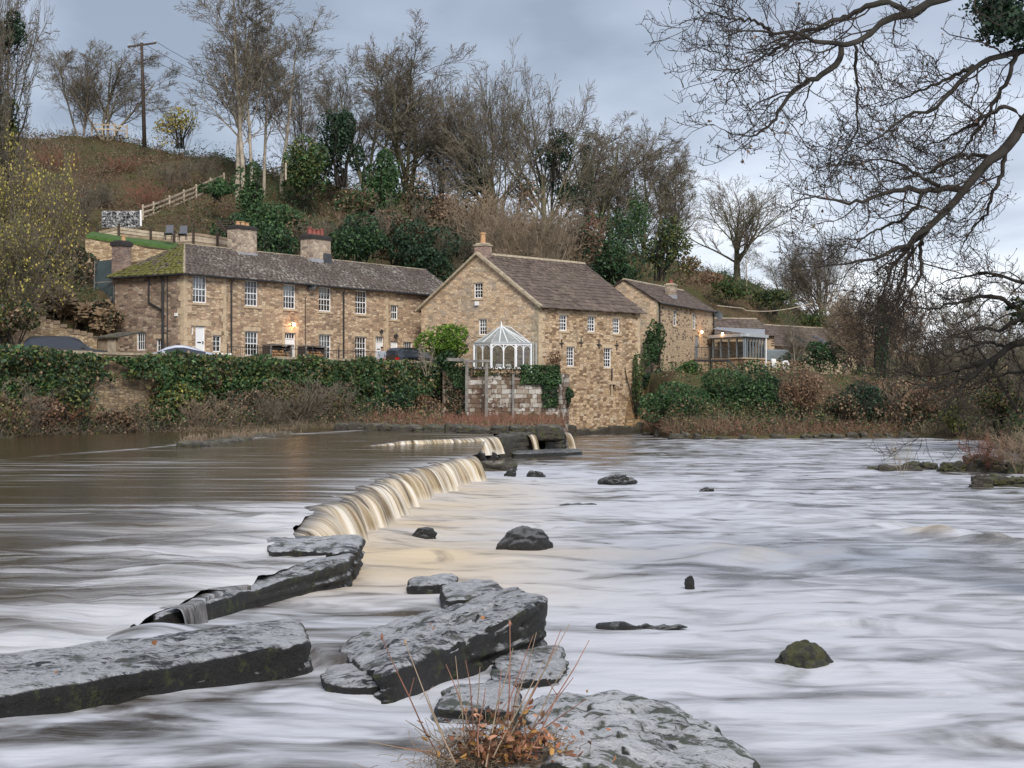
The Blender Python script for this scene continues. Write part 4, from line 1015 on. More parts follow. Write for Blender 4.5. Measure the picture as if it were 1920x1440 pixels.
# ---------------------------------------------------------------- mill
K_ = .93
MC = Vector((1.93 * K_, 116 * K_)); MR = Vector((10.0 * K_, 125 * K_)); ML = Vector((-6.9 * K_, 121.8 * K_))
MBk = MR + (ML - MC)
ME, MA = 8.86, 12.47
mill = thing('stone_mill', 'tall gabled stone mill standing in the river with white small paned windows', 'building', (MC.x, MC.y, 0))
Wr = Wall(MC, MR, -0.4, ME); Wgm = Wall(ML, MC, 1.5, ME)
for r_ in ((1049, 590.5, 1064.5, 620), (1102, 593, 1117, 622), (1149, 597, 1163, 625.5)): window(mill, Wr, Wr.rect(*r_), 3, 4)
for r_ in ((1063, 650, 1078, 687), (1132.5, 652.5, 1147, 689)): window(mill, Wr, Wr.rect(*r_), 3, 5)
window(mill, Wgm, Wgm.rect(888, 530, 904.5, 559), 3, 4, label='small attic window high in the gable'); window(mill, Wgm, Wgm.rect(897, 597.5, 912.5, 628), 3, 4, curtain=.6)
for r_ in ((1143.5, 721, 1154.5, 741), (1057, 712.5, 1068, 727)):
    q = Wr.rect(*r_); Wr.op.append(q); m_ = MB(); xm = (q[0] + q[1]) / 2
    Wr.box(m_, xm - .06, xm + .06, q[2], q[3], -.16, -.06); m_.build('mullion', M['dressed_stone'], mill)
    m_ = MB(); Wr.box(m_, q[0] - .15, q[1] + .15, q[3] + .003, q[3] + .25, -.1, .015); m_.build('lintel', M['dressed_stone'], mill)
Wr.build('river_wall', M['mill_stone'], mill, depth=.3); gl_ = Wgm.L
Wgm.build('gable_wall', M['gable_stone'], mill, top=[(0, ME), (gl_ / 2, MA), (gl_, ME)])
Wx = Wall(MR, MBk, 1.0, ME); Wx.build('gable_wall', M['gable_stone'], mill, top=[(0, ME), (Wx.L / 2, MA), (Wx.L, ME)]); Wy = Wall(MBk, ML, 1.0, ME); Wy.build('back_wall', M['gable_stone'], mill)
quoins(mill, Wr, 0, 3.0, ME, 5, (.3, .45), 'dressed_stone', .6, .35); quoins(mill, Wr, 1, 2.0, ME, 6, (.3, .45), 'dressed_stone', .55, .3); quoins(mill, Wgm, 1, 4.4, ME, 7, (.3, .45), 'coping_stone', .35, .6)
# battered foot at the downstream corner
m_ = MB(); m_.hexa([Wr.pt(Wr.L - 2.2, -.4, .02), Wr.pt(Wr.L + .85, -.4, .45), Wr.pt(Wr.L + .85, -.4, -1.6), Wr.pt(Wr.L - 2.2, -.4, -.4), Wr.pt(Wr.L - 1.2, 3.2, .01), Wr.pt(Wr.L + .03, 4.2, .02), Wr.pt(Wr.L + .03, 4.2, -1.2), Wr.pt(Wr.L - 1.2, 3.2, -.4)])
rubble('foot_stone', [(0.40, 0.27, 0.14), (0.31, 0.20, 0.105), (0.47, 0.34, 0.20), (0.26, 0.165, 0.09)], (0.16, 0.115, 0.075), 1.8, 3.6, uv=False, dirtamt=0.3)
m_.build('battered_foot', M['foot_stone'], mill)
rnd = random.Random(44)
for k in range(11):
    x = k * Wr.L / 10.5; w_ = rnd.uniform(.9, 1.5); h = rnd.uniform(.45, 1.0); p = [Wr.pt(x - .2, h, 0), Wr.pt(x + w_, h * rnd.uniform(.8, 1.1), 0), Wr.pt(x + w_, h * .9, rnd.uniform(.3, .6)), Wr.pt(x - .2, h * .85, rnd.uniform(.3, .6))]
    rock('footing_stone', p, -.4, M['ledge_rock'], 6, .06, k, (24, 14), parent=mill)
# roof
def mpt(q, x, z, o=0.0):
    """q 0..1 along the river wall, x 0..1 from river eaves to back eaves"""
    p = MC + (MR - MC) * q + (ML - MC) * x; return Vector((p.x, p.y, z))
oq = .25 / Wr.L; ox = .3 / gl_; dz_ = .3 * (MA - ME) / (gl_ / 2)
a_, b_, c_, d_ = mpt(-oq, -ox, ME - dz_ + .05), mpt(1 + oq, -ox, ME - dz_ + .05), mpt(1 + oq, .5, MA + .05), mpt(-oq, .5, MA + .05); e_, f_ = mpt(-oq, 1 + ox, ME - dz_ + .05), mpt(1 + oq, 1 + ox, ME - dz_ + .05)
mb = MB(); mb.face([a_, b_, c_, d_]); mb.face([f_, e_, d_, c_]); mroof = mb.build('roof', M['mill_slate'], mill)
slates(mroof, a_, b_, c_, d_, M['mill_slate'], .38, (.4, .75), .06, seed=8, single=250); slates(mroof, f_, e_, d_, c_, M['mill_slate'], .5, (.6, .9), seed=9)
ridge_tiles(mroof, d_ + Vector((0, 0, .08)), c_ + Vector((0, 0, .08)), 18, M['coping_stone'], .2)
# water tabling on the gable
for s_, t_ in ((a_, d_), (e_, d_)):
    n_ = 14
    for k in range(n_):
        p, q = s_.lerp(t_, k / n_), s_.lerp(t_, (k + .97) / n_); m_ = MB(); gd = (ML - MC).normalized().to_3d(); inn = (MR - MC).normalized().to_3d()
        m_.hexa([p - inn * .04 + Vector((0, 0, -.05)), q - inn * .04 + Vector((0, 0, -.05)), q + inn * .32 + Vector((0, 0, -.05)), p + inn * .32 + Vector((0, 0, -.05)), p - inn * .04 + Vector((0, 0, .13)), q - inn * .04 + Vector((0, 0, .13)), q + inn * .32 + Vector((0, 0, .13)), p + inn * .32 + Vector((0, 0, .13))])
        m_.build('coping_stone', M['coping_stone'], mroof)
ap = mpt(.04, .5, 0); chimney(mill, ap.x, ap.y, MA - .3, CZ + (VH - 462) / FPX * ap.y, .92, .8, math.atan2((ML - MC).y, (ML - MC).x), M['chimney_brick'], [(0, 0, .75, .2, 'clay_pot')], .12, flash=False)
m_ = MB(); xx, zz = Wgm.pix(895, 569); Wgm.box(m_, xx - .14, xx + .14, zz - .14, zz + .14, 0, .14); m_.build('alarm_box', M['white_upvc'], mill)
for (u, v, h) in ((1052.5, 644, .30), (1089, 642.5, .30), (1122.5, 646, .30), (1156, 647.5, .34)):
    xx, zz = Wr.pix(u, v); m_ = MB(); Wr.box(m_, xx - .035, xx + .035, zz - h, zz + h, .02, .06); Wr.box(m_, xx - .22, xx - .036, zz - .035, zz + .035, .02, .055); Wr.box(m_, xx + .036, xx + .22, zz - .035, zz + .035, .02, .055); m_.build('wall_tie', M['black_iron'], mill)
for u, z0_ in ((1000.5, 4.4), (1006, 4.4)):
    xx = Wgm.pix(u, 640)[0]; pipe(mill, [Wgm.pt(xx, 6.3, .07), Wgm.pt(xx, z0_, .07)], .045, 'pale_grey_paint')
xx = Wr.pix(1146, 700)[0]; pipe(mill, [Wr.pt(xx, Wr.pix(1146, 690)[1], .06), Wr.pt(xx, Wr.pix(1146, 714)[1], .06)], .05, 'black_iron')

# ---------------------------------------------------------------- white conservatory on the mill
cons = thing('conservatory', 'white framed conservatory with arched lights and glass roof against the mill gable', 'conservatory', (PX(940, 106), 106, 4.2))
zs, ze = 4.56, 6.22
cp = [Vector((PX(889, 106.6), 106.6)), Vector((PX(921, 105.3), 105.3)), Vector((PX(967, 105.9), 105.9)), Vector((PX(995, 107.2), 107.2))]
gable_at = lambda u: (lambda x: Wgm.pt(x, 0, 0.0).to_2d())(Wgm.pix(u, 640)[0])
gL, gR = gable_at(893), gable_at(997)
m_ = MB(); base = cp + [gR + Vector((0, .0)), gL]
for i in range(5):
    a, b = base[i], base[(i + 1) % 6]
    if i == 3 or i < 3: m_.face([(a.x, a.y, 3.9), (b.x, b.y, 3.9), (b.x, b.y, zs - .06), (a.x, a.y, zs - .06)], [(0, 0), ((b - a).length, 0), ((b - a).length, .7), (0, .7)])
m_.face([(gL.x, gL.y, 3.9), (cp[0].x, cp[0].y, 3.9), (cp[0].x, cp[0].y, zs - .06), (gL.x, gL.y, zs - .06)], [(0, 0), (4, 0), (4, .7), (0, .7)])
m_.build('dwarf_wall', M['mill_stone'], cons)
m_ = MB(); m_.face([(p.x, p.y, zs - .05) for p in base]); m_.build('floor', M['grey_timber'], cons)
def facet(a, b, n_arch):
    Wc = Wall(a, b, zs, ze); L = Wc.L; m_ = MB()
    Wc.box(m_, -.05, L + .05, zs - .06, zs + .06, -.06, .07); Wc.box(m_, 0, L, ze - .12, ze + .02, -.05, .04)
    for x in [0.0, L]: Wc.box(m_, x - .07, x + .07, zs + .06, ze - .12, -.055, .045)
    for k in range(1, n_arch): x = L * k / n_arch; Wc.box(m_, x - .035, x + .035, zs + .06, ze - .12, -.04, .03)
    wn = m_.build('window', M['white_upvc'], cons)
    ar = MB()
    for k in range(n_arch):                       # arched heads: spandrels cut round
        x0 = L * k / n_arch + .05; x1 = L * (k + 1) / n_arch - .05; r_ = (x1 - x0) / 2; zc_ = ze - .12 - r_ - .04; N = 8
        for q in range(N):
            a0, a1 = math.pi * q / N, math.pi * (q + 1) / N
            pa = (x0 + r_ - r_ * math.cos(a0), zc_ + r_ * math.sin(a0)); pb = (x0 + r_ - r_ * math.cos(a1), zc_ + r_ * math.sin(a1))
            oa = (x0 + r_ - (r_ + .045) * math.cos(a0), zc_ + (r_ + .045) * math.sin(a0)); ob = (x0 + r_ - (r_ + .045) * math.cos(a1), zc_ + (r_ + .045) * math.sin(a1))
            ar.hexa([Wc.pt(pa[0], pa[1], .02), Wc.pt(pb[0], pb[1], .02), Wc.pt(pb[0], pb[1], -.03), Wc.pt(pa[0], pa[1], -.03), Wc.pt(oa[0], oa[1], .02), Wc.pt(ob[0], ob[1], .02), Wc.pt(ob[0], ob[1], -.03), Wc.pt(oa[0], oa[1], -.03)])
    ar.build('arch', M['white_upvc'], wn)
    g = MB(); g.face([Wc.pt(0, zs, -.01), Wc.pt(L, zs, -.01), Wc.pt(L, ze, -.01), Wc.pt(0, ze, -.01)]); g.build('pane', M['window_glass'], wn)
facet(cp[0], cp[1], 2); facet(cp[1], cp[2], 2); facet(cp[2], cp[3], 2); facet(gL, cp[0], 3)
apx_ = Vector((PX(940, 107.4), 107.4, CZ + (VH - 611) / FPX * 107.4)); ga = gable_at(957); rid_ = Vector((ga.x, ga.y, apx_.z - .02))
ce = [Vector((p.x, p.y, ze + .03)) for p in cp]; gR3 = Vector((gR.x, gR.y, ze + .03)); gL3 = Vector((gL.x, gL.y, ze + .03))
m_ = MB()
for a, b, n_ in ((ce[0], ce[1], 2), (ce[1], ce[2], 3), (ce[2], ce[3], 3), (gL3, ce[0], 3)):
    for k in range(n_ + 1): m_.bar(a.lerp(b, k / n_), apx_ if not (a is gL3 and k < 2) else rid_, .055, .06)
m_.bar(ce[3], rid_, .055, .06); m_.bar(apx_, rid_, .09, .09); m_.build('glazing_bars', M['white_upvc'], cons)
m_ = MB(); m_.tube([apx_, apx_ + Vector((0, 0, .12)), apx_ + Vector((0, 0, .32))], [.07, .05, .01], 8); m_.build('finial', M['white_upvc'], cons)
m_ = MB()
for a, b in ((ce[0], ce[1]), (ce[1], ce[2]), (ce[2], ce[3])): m_.face([a, b, apx_])
m_.face([ce[3], gR3, rid_]); m_.face([ce[3], rid_, apx_]); m_.face([gL3, ce[0], apx_, rid_]); m_.build('glass_roof', M['frosted_roof'], cons)
m_ = MB()
for a, b in zip([gL3] + ce, ce + [gR3]): m_.bar(a + Vector((0, -.06, 0)), b + Vector((0, -.06, 0)), .08, .09)
m_.build('gutter', M['pale_grey_paint'], cons)
pipe(cons, [(cp[3].x + .03, cp[3].y - .08, ze), (cp[3].x + .03, cp[3].y - .08, 4.1)], .06, 'white_upvc')
for (q, w_, nm_, mt_) in ((.33, .55, 'cushion', 'curtain'), (.7, .4, 'cushion', 'curtain')):
    p = cp[1].lerp(cp[2], q); rk = rock('seat_cushion', [(p.x - w_ / 2, p.y + .9, 4.85), (p.x + w_ / 2, p.y + .9, 4.85), (p.x + w_ / 2, p.y + .4, 4.85), (p.x - w_ / 2, p.y + .4, 4.85)], 4.52, M[mt_], 4, .01, 3, (24, 14)); prop(rk, 'pale cushion on the %s of the conservatory seat' % ('left part' if q < .5 else 'right part'), 'cushion')

# ---------------------------------------------------------------- third house, behind the mill
inn = thing('stone_house', 'ochre stone house behind the mill with grey slate roof and rear chimney', 'building', (12.3, 135, 4.4))
ia, idr = Vector((12.3, 135.0)), Vector((6.5, 14.6)).normalized(); ip = Vector((-idr.y, idr.x)); ILen = 16.0; IE, IA = 10.68, 12.55
Wi = Wall(ia, ia + idr * ILen, 3.6, IE); Wj = Wall(ia + ip * 6, ia, 3.6, IE)
window(inn, Wi, Wi.rect(1262.5, 581, 1270, 611), 2, 4, lintel=False); window(inn, Wi, Wi.rect(1299, 587, 1305.5, 616.5), 2, 4, lintel=False)
q = Wi.rect(1303.5, 629, 1311, 672); Wi.op.append(q); m_ = MB(); Wi.box(m_, q[0] + .02, q[1] - .02, q[2], q[3] - .02, -.14, -.1); dd_ = m_.build('door', M['grey_paint'], inn); m_ = MB(); Wi.box(m_, q[1] - .25, q[1] - .18, q[2] + 1, q[2] + 1.15, -.1, -.05); m_.build('handle', M['black_iron'], dd_)
Wi.build('front_wall', M['ochre_stone'], inn); Wj.build('gable_wall', M['gable_stone'], inn, top=[(0, IE), (3, IA), (6, IE)])
Wk = Wall(ia + idr * ILen, ia + idr * ILen + ip * 6, 3.6, IE); Wk.build('gable_wall', M['gable_stone'], inn, top=[(0, IE), (3, IA), (6, IE)])
def ipt(x, o, z): p = ia + idr * x - ip * o; return Vector((p.x, p.y, z))
a_, b_, c_, d_ = ipt(-.2, .3, IE - .15), ipt(ILen + .2, .3, IE - .15), ipt(ILen + .2, -3, IA + .05), ipt(-.2, -3, IA + .05); e_, f_ = ipt(-.2, -6.3, IE - .15), ipt(ILen + .2, -6.3, IE - .15)
mb = MB(); mb.face([a_, b_, c_, d_]); mb.face([f_, e_, d_, c_]); r3 = mb.build('roof', M['far_slate'], inn); slates(r3, a_, b_, c_, d_, M['far_slate'], .36, (.4, .7), .05, seed=12); slates(r3, f_, e_, d_, c_, M['far_slate'], .6, (.7, 1.0), .05, seed=13)
ridge_tiles(r3, d_ + Vector((0, 0, .05)), c_ + Vector((0, 0, .05)), 22, M['coping_stone']); quoins(inn, Wi, 0, 4.6, IE, 15, (.35, .5), 'coping_stone')
xx = Wi.pix(1279, 560)[0]; cpt = ipt(xx + .5, -1.2, 0); chimney(inn, cpt.x, cpt.y, 11.0, CZ + (VH - 536) / FPX * cpt.y, .85, .8, math.atan2(idr.y, idr.x), M['chimney_stone'], [(0, 0, .35, .2, 'red_pot')], .12, label='square stone chimney')
pipe(inn, [Wi.pt(.25, IE - .2, .1), Wi.pt(.25, 4.6, .1)], .06); pipe(inn, [Wi.pt(ILen - .1, IE - .2, .1), Wi.pt(ILen - .1, 4.6, .1)], .06); pipe(inn, [a_ + Vector((.05, -.05, -.03)), b_ + Vector((.05, -.05, -.03))], .07, name='gutter')

# glass garden room
gr = thing('garden_room', 'glazed grey garden room on a low stone wall right of the ochre house', 'building', (PX(1390, 146), 146, 4.4))
g0, g1, g2 = Vector((PX(1336, 147.5), 147.5)), Vector((PX(1396, 143.5), 143.5)), Vector((PX(1434, 147), 147)); g3 = Vector((PX(1434, 156), 156)); g4 = Vector((PX(1345, 156), 156))
zs2, ze2 = CZ + 67 / FPX * 144, CZ + 108 / FPX * 144
for k, (a, b) in enumerate(((g0, g1), (g1, g2))):
    Wc = Wall(a, b, 3.6, zs2); Wc.build('dwarf_wall', M['mill_stone'], gr)
    m_ = MB(); Wc.box(m_, -.1, Wc.L + .1, zs2, zs2 + .12, -.2, .1); m_.build('sill', M['dressed_stone'], gr)
    m_ = MB(); n_ = 4 if k == 0 else 7
    for j in range(n_ + 1): x = Wc.L * j / n_; Wc.box(m_, x - .06, x + .06, zs2 + .12, ze2, -.12, 0)
    Wc.box(m_, 0, Wc.L, ze2 - .1, ze2 + .02, -.11, .01)
    wn = m_.build('window', M['grey_paint'], gr); g = MB(); g.face([Wc.pt(0, zs2 + .1, -.06), Wc.pt(Wc.L, zs2 + .1, -.06), Wc.pt(Wc.L, ze2, -.06), Wc.pt(0, ze2, -.06)]); g.build('pane', M['window_glass'], wn)
    m_ = MB(); Wc.box(m_, -.3, Wc.L + .3, ze2 + .03, ze2 + .3, -.3, .25); m_.build('fascia', M['pale_grey_paint'], gr)
Wall(g2, g3, 3.6, ze2).build('side_wall', M['ochre_stone'], gr); Wall(g4, g3, 3.6, ze2).build('back_wall', M['ochre_stone'], gr)
m_ = MB(); m_.face([(p.x, p.y, z) for p, z in ((g0, ze2 + .9), (g1, ze2 + .32), (g2, ze2 + .32), (g3, ze2 + 1.2), (g4, ze2 + 1.4))]); m_.build('roof', M['lead_grey'], gr)
pipe(gr, [(g2.x + .1, g2.y - .1, ze2 + .1), (g2.x + .1, g2.y - .1, 4.6)], .07, 'white_upvc')

# long low barns
def barn(label, u0, u1, Y0, Y1, ve0, ve1, vr0, vr1, dep, mat, wallmat, seed):
    a, b = Vector((PX(u0, Y0), Y0)), Vector((PX(u1, Y1), Y1)); d = (b - a).normalized(); p = Vector((-d.y, d.x)); L = (b - a).length
    ze_ = CZ + (VH - (ve0 + ve1) / 2) / FPX * (Y0 + Y1) / 2; zr_ = CZ + (VH - (vr0 + vr1) / 2) / FPX * ((Y0 + Y1) / 2 + dep / 2)
    o = thing('long_barn', label, 'building', (a.x, a.y, 4.4)); W1 = Wall(a, b, 3.8, ze_); W1.build('front_wall', M[wallmat], o)
    Wall(b, b + p * dep, 3.8, ze_).build('gable_wall', M[wallmat], o, top=[(0, ze_), (dep / 2, zr_), (dep, ze_)]); Wall(a + p * dep, a, 3.8, ze_).build('gable_wall', M[wallmat], o, top=[(0, ze_), (dep / 2, zr_), (dep, ze_)])
    def q(x, w_, z): r_ = a + d * x + p * w_; return Vector((r_.x, r_.y, z))
    A_, B_, C_, D_ = q(-.2, -.4, ze_ - .1), q(L + .2, -.4, ze_ - .1), q(L + .2, dep / 2, zr_), q(-.2, dep / 2, zr_); E_, F_ = q(-.2, dep + .4, ze_ - .1), q(L + .2, dep + .4, ze_ - .1)
    mb = MB(); mb.face([A_, B_, C_, D_]); mb.face([F_, E_, D_, C_]); rf = mb.build('roof', mat, o); slates(rf, A_, B_, C_, D_, mat, .5, (.5, .9), .06, seed=seed); ridge_tiles(rf, D_ + Vector((0, 0, .06)), C_ + Vector((0, 0, .06)), 20, M['coping_stone'])
    return o, (A_, B_, C_, D_), W1
b1, _, _ = barn('low stone barn with mossy slate roof right behind the garden room', 1330, 1452, 158, 160, 618, 638, 592, 604, 9, M['far_slate'], 'ochre_stone', 21)
b2, cr, W1 = barn('long low outbuilding with two roof lights, farthest right of the slate roofs', 1442, 1606, 172, 186, 652, 650, 603, 622, 9, M['far_slate'], 'dressed_stone', 22)
for q, w_ in ((.42, .06), (.66, .05)):
    m_ = MB(); A_, B_, C_, D_ = cr; nn = (B_ - A_).cross(D_ - A_).normalized() * .14
    m_.hexa([A_.lerp(B_, q).lerp(D_.lerp(C_, q), .2) , A_.lerp(B_, q + w_).lerp(D_.lerp(C_, q + w_), .2), A_.lerp(B_, q + w_).lerp(D_.lerp(C_, q + w_), .55), A_.lerp(B_, q).lerp(D_.lerp(C_, q), .55)] + [x + nn for x in (A_.lerp(B_, q).lerp(D_.lerp(C_, q), .2), A_.lerp(B_, q + w_).lerp(D_.lerp(C_, q + w_), .2), A_.lerp(B_, q + w_).lerp(D_.lerp(C_, q + w_), .55), A_.lerp(B_, q).lerp(D_.lerp(C_, q), .55))])
    m_.build('roof_light', M['car_glass'], b2)
# far white house seen through the branches
fh = thing('far_house', 'small grey roofed white house far off behind the right branches', 'building', (PX(1720, 236), 236, 5))
fa, fb = Vector((PX(1685, 236), 236.0)), Vector((PX(1742, 232), 232.0)); fd = (fb - fa).normalized(); fp = Vector((-fd.y, fd.x)); z0_, z1_ = CZ + 46 / FPX * 234, CZ + 67 / FPX * 236
Wa = Wall(fa, fb, 4.5, z0_); Wa.build('front_wall', M['dressed_stone'], fh); Wv = Wall(fb, fb + fp * 6, 4.5, z0_); q = (2.2, 3.6, z0_ - 1.6, z0_ - .4); window(fh, Wv, q, 2, 2, sill=False, lintel=False); Wv.build('gable_wall', M['white_paint'], fh, top=[(0, z0_), (3, z1_), (6, z0_)])
def fq(p, o, z): r_ = p + fp * o; return Vector((r_.x, r_.y, z))
mb = MB(); mb.face([fq(fa, -.3, z0_ - .1), fq(fb, -.3, z0_ - .1), fq(fb, 3, z1_), fq(fa, 3, z1_)]); mb.face([fq(fb, 6.3, z0_ - .1), fq(fa, 6.3, z0_ - .1), fq(fa, 3, z1_), fq(fb, 3, z1_)]); mb.build('roof', M['far_slate'], fh)
# ================================================================== river wall, wheel pit wall
def TWu(u, out):
    """point on the line parallel to the cottage front, `out` metres before it, at photo column u"""
    ux = (u - 960) / FPX; p = TW(0, out); s = (p.x - ux * p.y) / (ux * FD.y - FD.x); return TW(s, out)
rw = thing('river_wall', 'long stone retaining wall below the cottages, mostly hidden under ivy', 'wall', (TW(0, 8).x, TW(0, 8).y, .8))
Wq = Wall(TW(-30, 8), TW(15.6, 8), .4, 4.82); Wq.build('wall_face', M['bank_wall_stone'], rw); Wall(TW(15.6, 7.5), TW(-30, 7.5), 3.8, 4.82).build('wall_back', M['bank_wall_stone'], rw)
x = 0.0; rnd = random.Random(3)
while x < Wq.L:
    w_ = rnd.uniform(.6, 1.1); m_ = MB(); Wq.box(m_, x + .01, min(Wq.L, x + w_) - .01, 4.825, 4.825 + rnd.uniform(.10, .16), -.55, .05); m_.build('coping_stone', M['coping_stone'], rw); x += w_

t = NT('lime_block'); v = t.coord('Object'); oi = t.n('ShaderNodeObjectInfo')
n = t.noise(v, 4, 5, 0.7); c = t.ramp(oi.outputs['Random'], [(0.1, (0.15, 0.105, 0.075)), (0.4, (0.27, 0.215, 0.17)), (0.7, (0.38, 0.34, 0.29)), (0.95, (0.52, 0.50, 0.46))])
c = t.mix(t.step(t.math('ADD', t.math('MULTIPLY', n, .5), t.math('MULTIPLY', t.noise(v, 0.9, 3), .5)), 0.50, 0.58), c, (0.13, 0.085, 0.062)); c = t.mix(t.math('MULTIPLY', t.step(t.noise(v, 7, 4), .60, .72), .6), c, (0.55, 0.54, 0.50))
t.col(c).rough(0.92).spec(0.15); t.bump(t.noise(v, 12, 5), 0.5, 0.03); M['lime_block'] = t.m
W0, W1_, W2 = Vector((-4.35, 101.3)), Vector((3.1, 106.5)), Vector((3.9, 109.9))
pw = thing('wheel_pit_wall', 'lime stained block wall of the old wheel pit below the conservatory', 'wall', (0, 104, .8))
Wp = Wall(W0, W1_, .5, 4.2); Wp2 = Wall(W1_, W2, .0, 4.2)
m_ = MB()
for Wz in (Wp, Wp2): m_.face([Wz.pt(0, Wz.z0, -.06), Wz.pt(Wz.L, Wz.z0, -.06), Wz.pt(Wz.L, 4.2, -.06), Wz.pt(0, 4.2, -.06)])
m_.face([(W0.x, W0.y, 4.19), (W1_.x, W1_.y, 4.19), (W2.x, W2.y, 4.19), (-1.5, 111, 4.19), (-5.5, 108, 4.19)]); m_.build('wall_core', M['bank_wall_stone'], pw)
rnd = random.Random(5)
for Wz, z00 in ((Wp, .6), (Wp2, .2)):
    z = z00
    while z < 4.15:
        h = rnd.uniform(.24, .36); x = -rnd.uniform(0, .3)
        while x < Wz.L:
            w_ = rnd.uniform(.3, .62); x0_, x1_ = max(0, x) + .012, min(Wz.L, x + w_) - .012
            if x1_ - x0_ > .08:
                j = lambda a=.018: rnd.uniform(-a, a); o = rnd.uniform(-.02, .045); zt = min(4.22, z + h) - .014; zb = z + .012
                m_ = MB(); m_.hexa([Wz.pt(x0_ + j(), zb + j(), o + j()), Wz.pt(x1_ + j(), zb + j(), o + j()), Wz.pt(x1_, zb, -.1), Wz.pt(x0_, zb, -.1), Wz.pt(x0_ + j(), zt + j(), o + j()), Wz.pt(x1_ + j(), zt + j(), o + j()), Wz.pt(x1_, zt, -.1), Wz.pt(x0_, zt, -.1)])
                m_.build('stone', M['lime_block'], pw)
            x += w_
        z += h
# timber frame of the old sluice
sf = thing('sluice_gate_frame', 'grey weathered timber sluice frame standing before the wheel pit wall', 'sluice frame', (PX(893, 101), 101, 1))
def post(u, v0, v1, Y, w_=.2):
    m_ = MB(); m_.bar(P(u, v1, Y), P(u + .5, v0, Y), w_, w_); return m_.build('post', M['grey_timber'], sf, bevel=.015)
post(875, 676, 772, 101.2); post(912, 674, 792, 102.1); post(962, 702, 795, 103.9, .15)
m_ = MB(); m_.bar(P(868, 677, 101.0), P(918, 677, 102.2), .2, .18); m_.build('beam', M['grey_timber'], sf, bevel=.015)
m_ = MB(); m_.bar(P(838, 674, 100.4), P(872, 675, 101.1), .16, .2); m_.build('rail', M['grey_timber'], sf, bevel=.015)

# ================================================================== old walls and cliff at the left
ow = thing('old_stone_wall', 'crumbling golden stone wall on the left behind the parked black car', 'wall', (PX(110, 93), 93, 4))
Wo = Wall(P(20, 640, 91).to_2d(), P(182, 640, 95.5).to_2d(), 3.8, 7.3); Wo.build('wall_face', M['old_wall_stone'], ow, top=[(0, 6.6), (1.2, 7.4), (2.2, 7.1), (3.0, 7.0), (4.0, 6.5), (5.0, 6.4), (5.6, 6.2)])
rnd = random.Random(9)
for k in range(13):
    x = k * Wo.L / 12.5; zt = float(np.interp(x, [0, 1.2, 2.2, 3, 4, 5, 5.6], [6.6, 7.4, 7.1, 7.0, 6.5, 6.4, 6.2])); m_ = MB(); Wo.box(m_, x, x + rnd.uniform(.3, .5), zt - .12, zt + rnd.uniform(.05, .16), -.4, .05); m_.build('coping_stone', M['old_wall_stone'], ow)
for k, (u, v, w_, h) in enumerate(((60, 560, 60, 60), (105, 555, 46, 50), (20, 590, 60, 70), (150, 575, 50, 40), (185, 590, 40, 60))):
    Y = 97.0; p = P(u, v, Y); hw = w_ / FPX * Y / 2; H = h / FPX * Y
    o = rock('rock_outcrop', [(p.x - hw, Y + 3, p.z + H * .5), (p.x + hw, Y + 3.5, p.z + H * .6), (p.x + hw, Y, p.z + H * .3), (p.x - hw, Y, p.z + H * .3)], p.z - H * .8, M['cliff_rock'], 3, .55, k + 3, (70, 44), .5, .8)
    prop(o, ['tan rock face left of the cottage row, under the yellow tree', 'jutting tan crag beside the rock face', 'leftmost weathered crag above the golden wall', 'low rock outcrop over the right part of the golden wall', 'dark rock outcrop next to the end of the cottage row'][k], 'rock')
gw = thing('garden_wall', 'rough ochre retaining wall holding up the green lawn', 'wall', (PX(235, 108.5), 108.5, 11)); Wl = Wall(P(160, 480, 110.2).to_2d(), P(330, 480, 111.8).to_2d(), 9.5, 13.3)
Wl.build('wall_face', M['old_wall_stone'], gw, top=[(0, 13.55), (1.5, 13.3), (3, 13.25), (4.2, 12.95), (5.5, 12.85), (6.6, 12.8)])
m_ = MB(); L0 = [P(162, 441, 110.5), P(240, 451, 111), P(330, 464, 112)]; L1 = [P(172, 434, 114), P(240, 444, 115), P(335, 455, 116)]
t = NT('lawn_grass'); v = t.coord('Object'); t.col(t.ramp(t.noise(v, 3, 5, .7), [(0.3, (0.035, 0.08, 0.014)), (0.7, (0.075, 0.15, 0.03))])).rough(0.9); t.bump(t.noise(v, 40, 3), .5, .03); M['lawn_grass'] = t.m
for k in range(2): m_.face([L0[k], L0[k + 1], L1[k + 1], L1[k]])
prop(m_.build('lawn', M['lawn_grass']), kind='structure')
m_ = MB()
for k in range(2): m_.face([L0[k] + Vector((0, -.02, -.2)), L0[k + 1] + Vector((0, -.02, -.2)), L0[k + 1], L0[k]])
prop(m_.build('lawn', M['lawn_grass']), kind='structure')
# timber garden fence
tf = thing('timber_fence', 'low board fence of weathered timber along the lawn above the cottages', 'fence', tuple(P(300, 455, 114.5)))
posts_ = [(183, 427, 447), (223, 419, 451), (283, 427, 455), (327, 432, 458), (363, 430, 458), (408, 436, 462), (432, 440, 464)]
fy = lambda u: 114.2 + (u - 183) / 250 * 2.0
for (u, v0, v1) in posts_:
    m_ = MB(); m_.bar(P(u, v1 + 4, fy(u)), P(u, v0, fy(u)), .2, .16); m_.build('post', M['dark_timber'], tf)
for (a, b) in zip(posts_[:-1], posts_[1:]):
    n_ = 4
    for k in range(n_):
        q = k / n_; va = (a[1] + 6) * (1 - q) + (a[2]) * q + 3; vb = (b[1] + 6) * (1 - q) + (b[2]) * q + 3; m_ = MB()
        m_.bar(P(a[0] + 2, va, fy(a[0]) + .04 * (k % 2)), P(b[0] - 2, vb, fy(b[0]) + .04 * (k % 2)), .06, .19); m_.build('board', M['pale_timber'] if (k + int(a[0])) % 3 else M['weathered_timber'], tf)
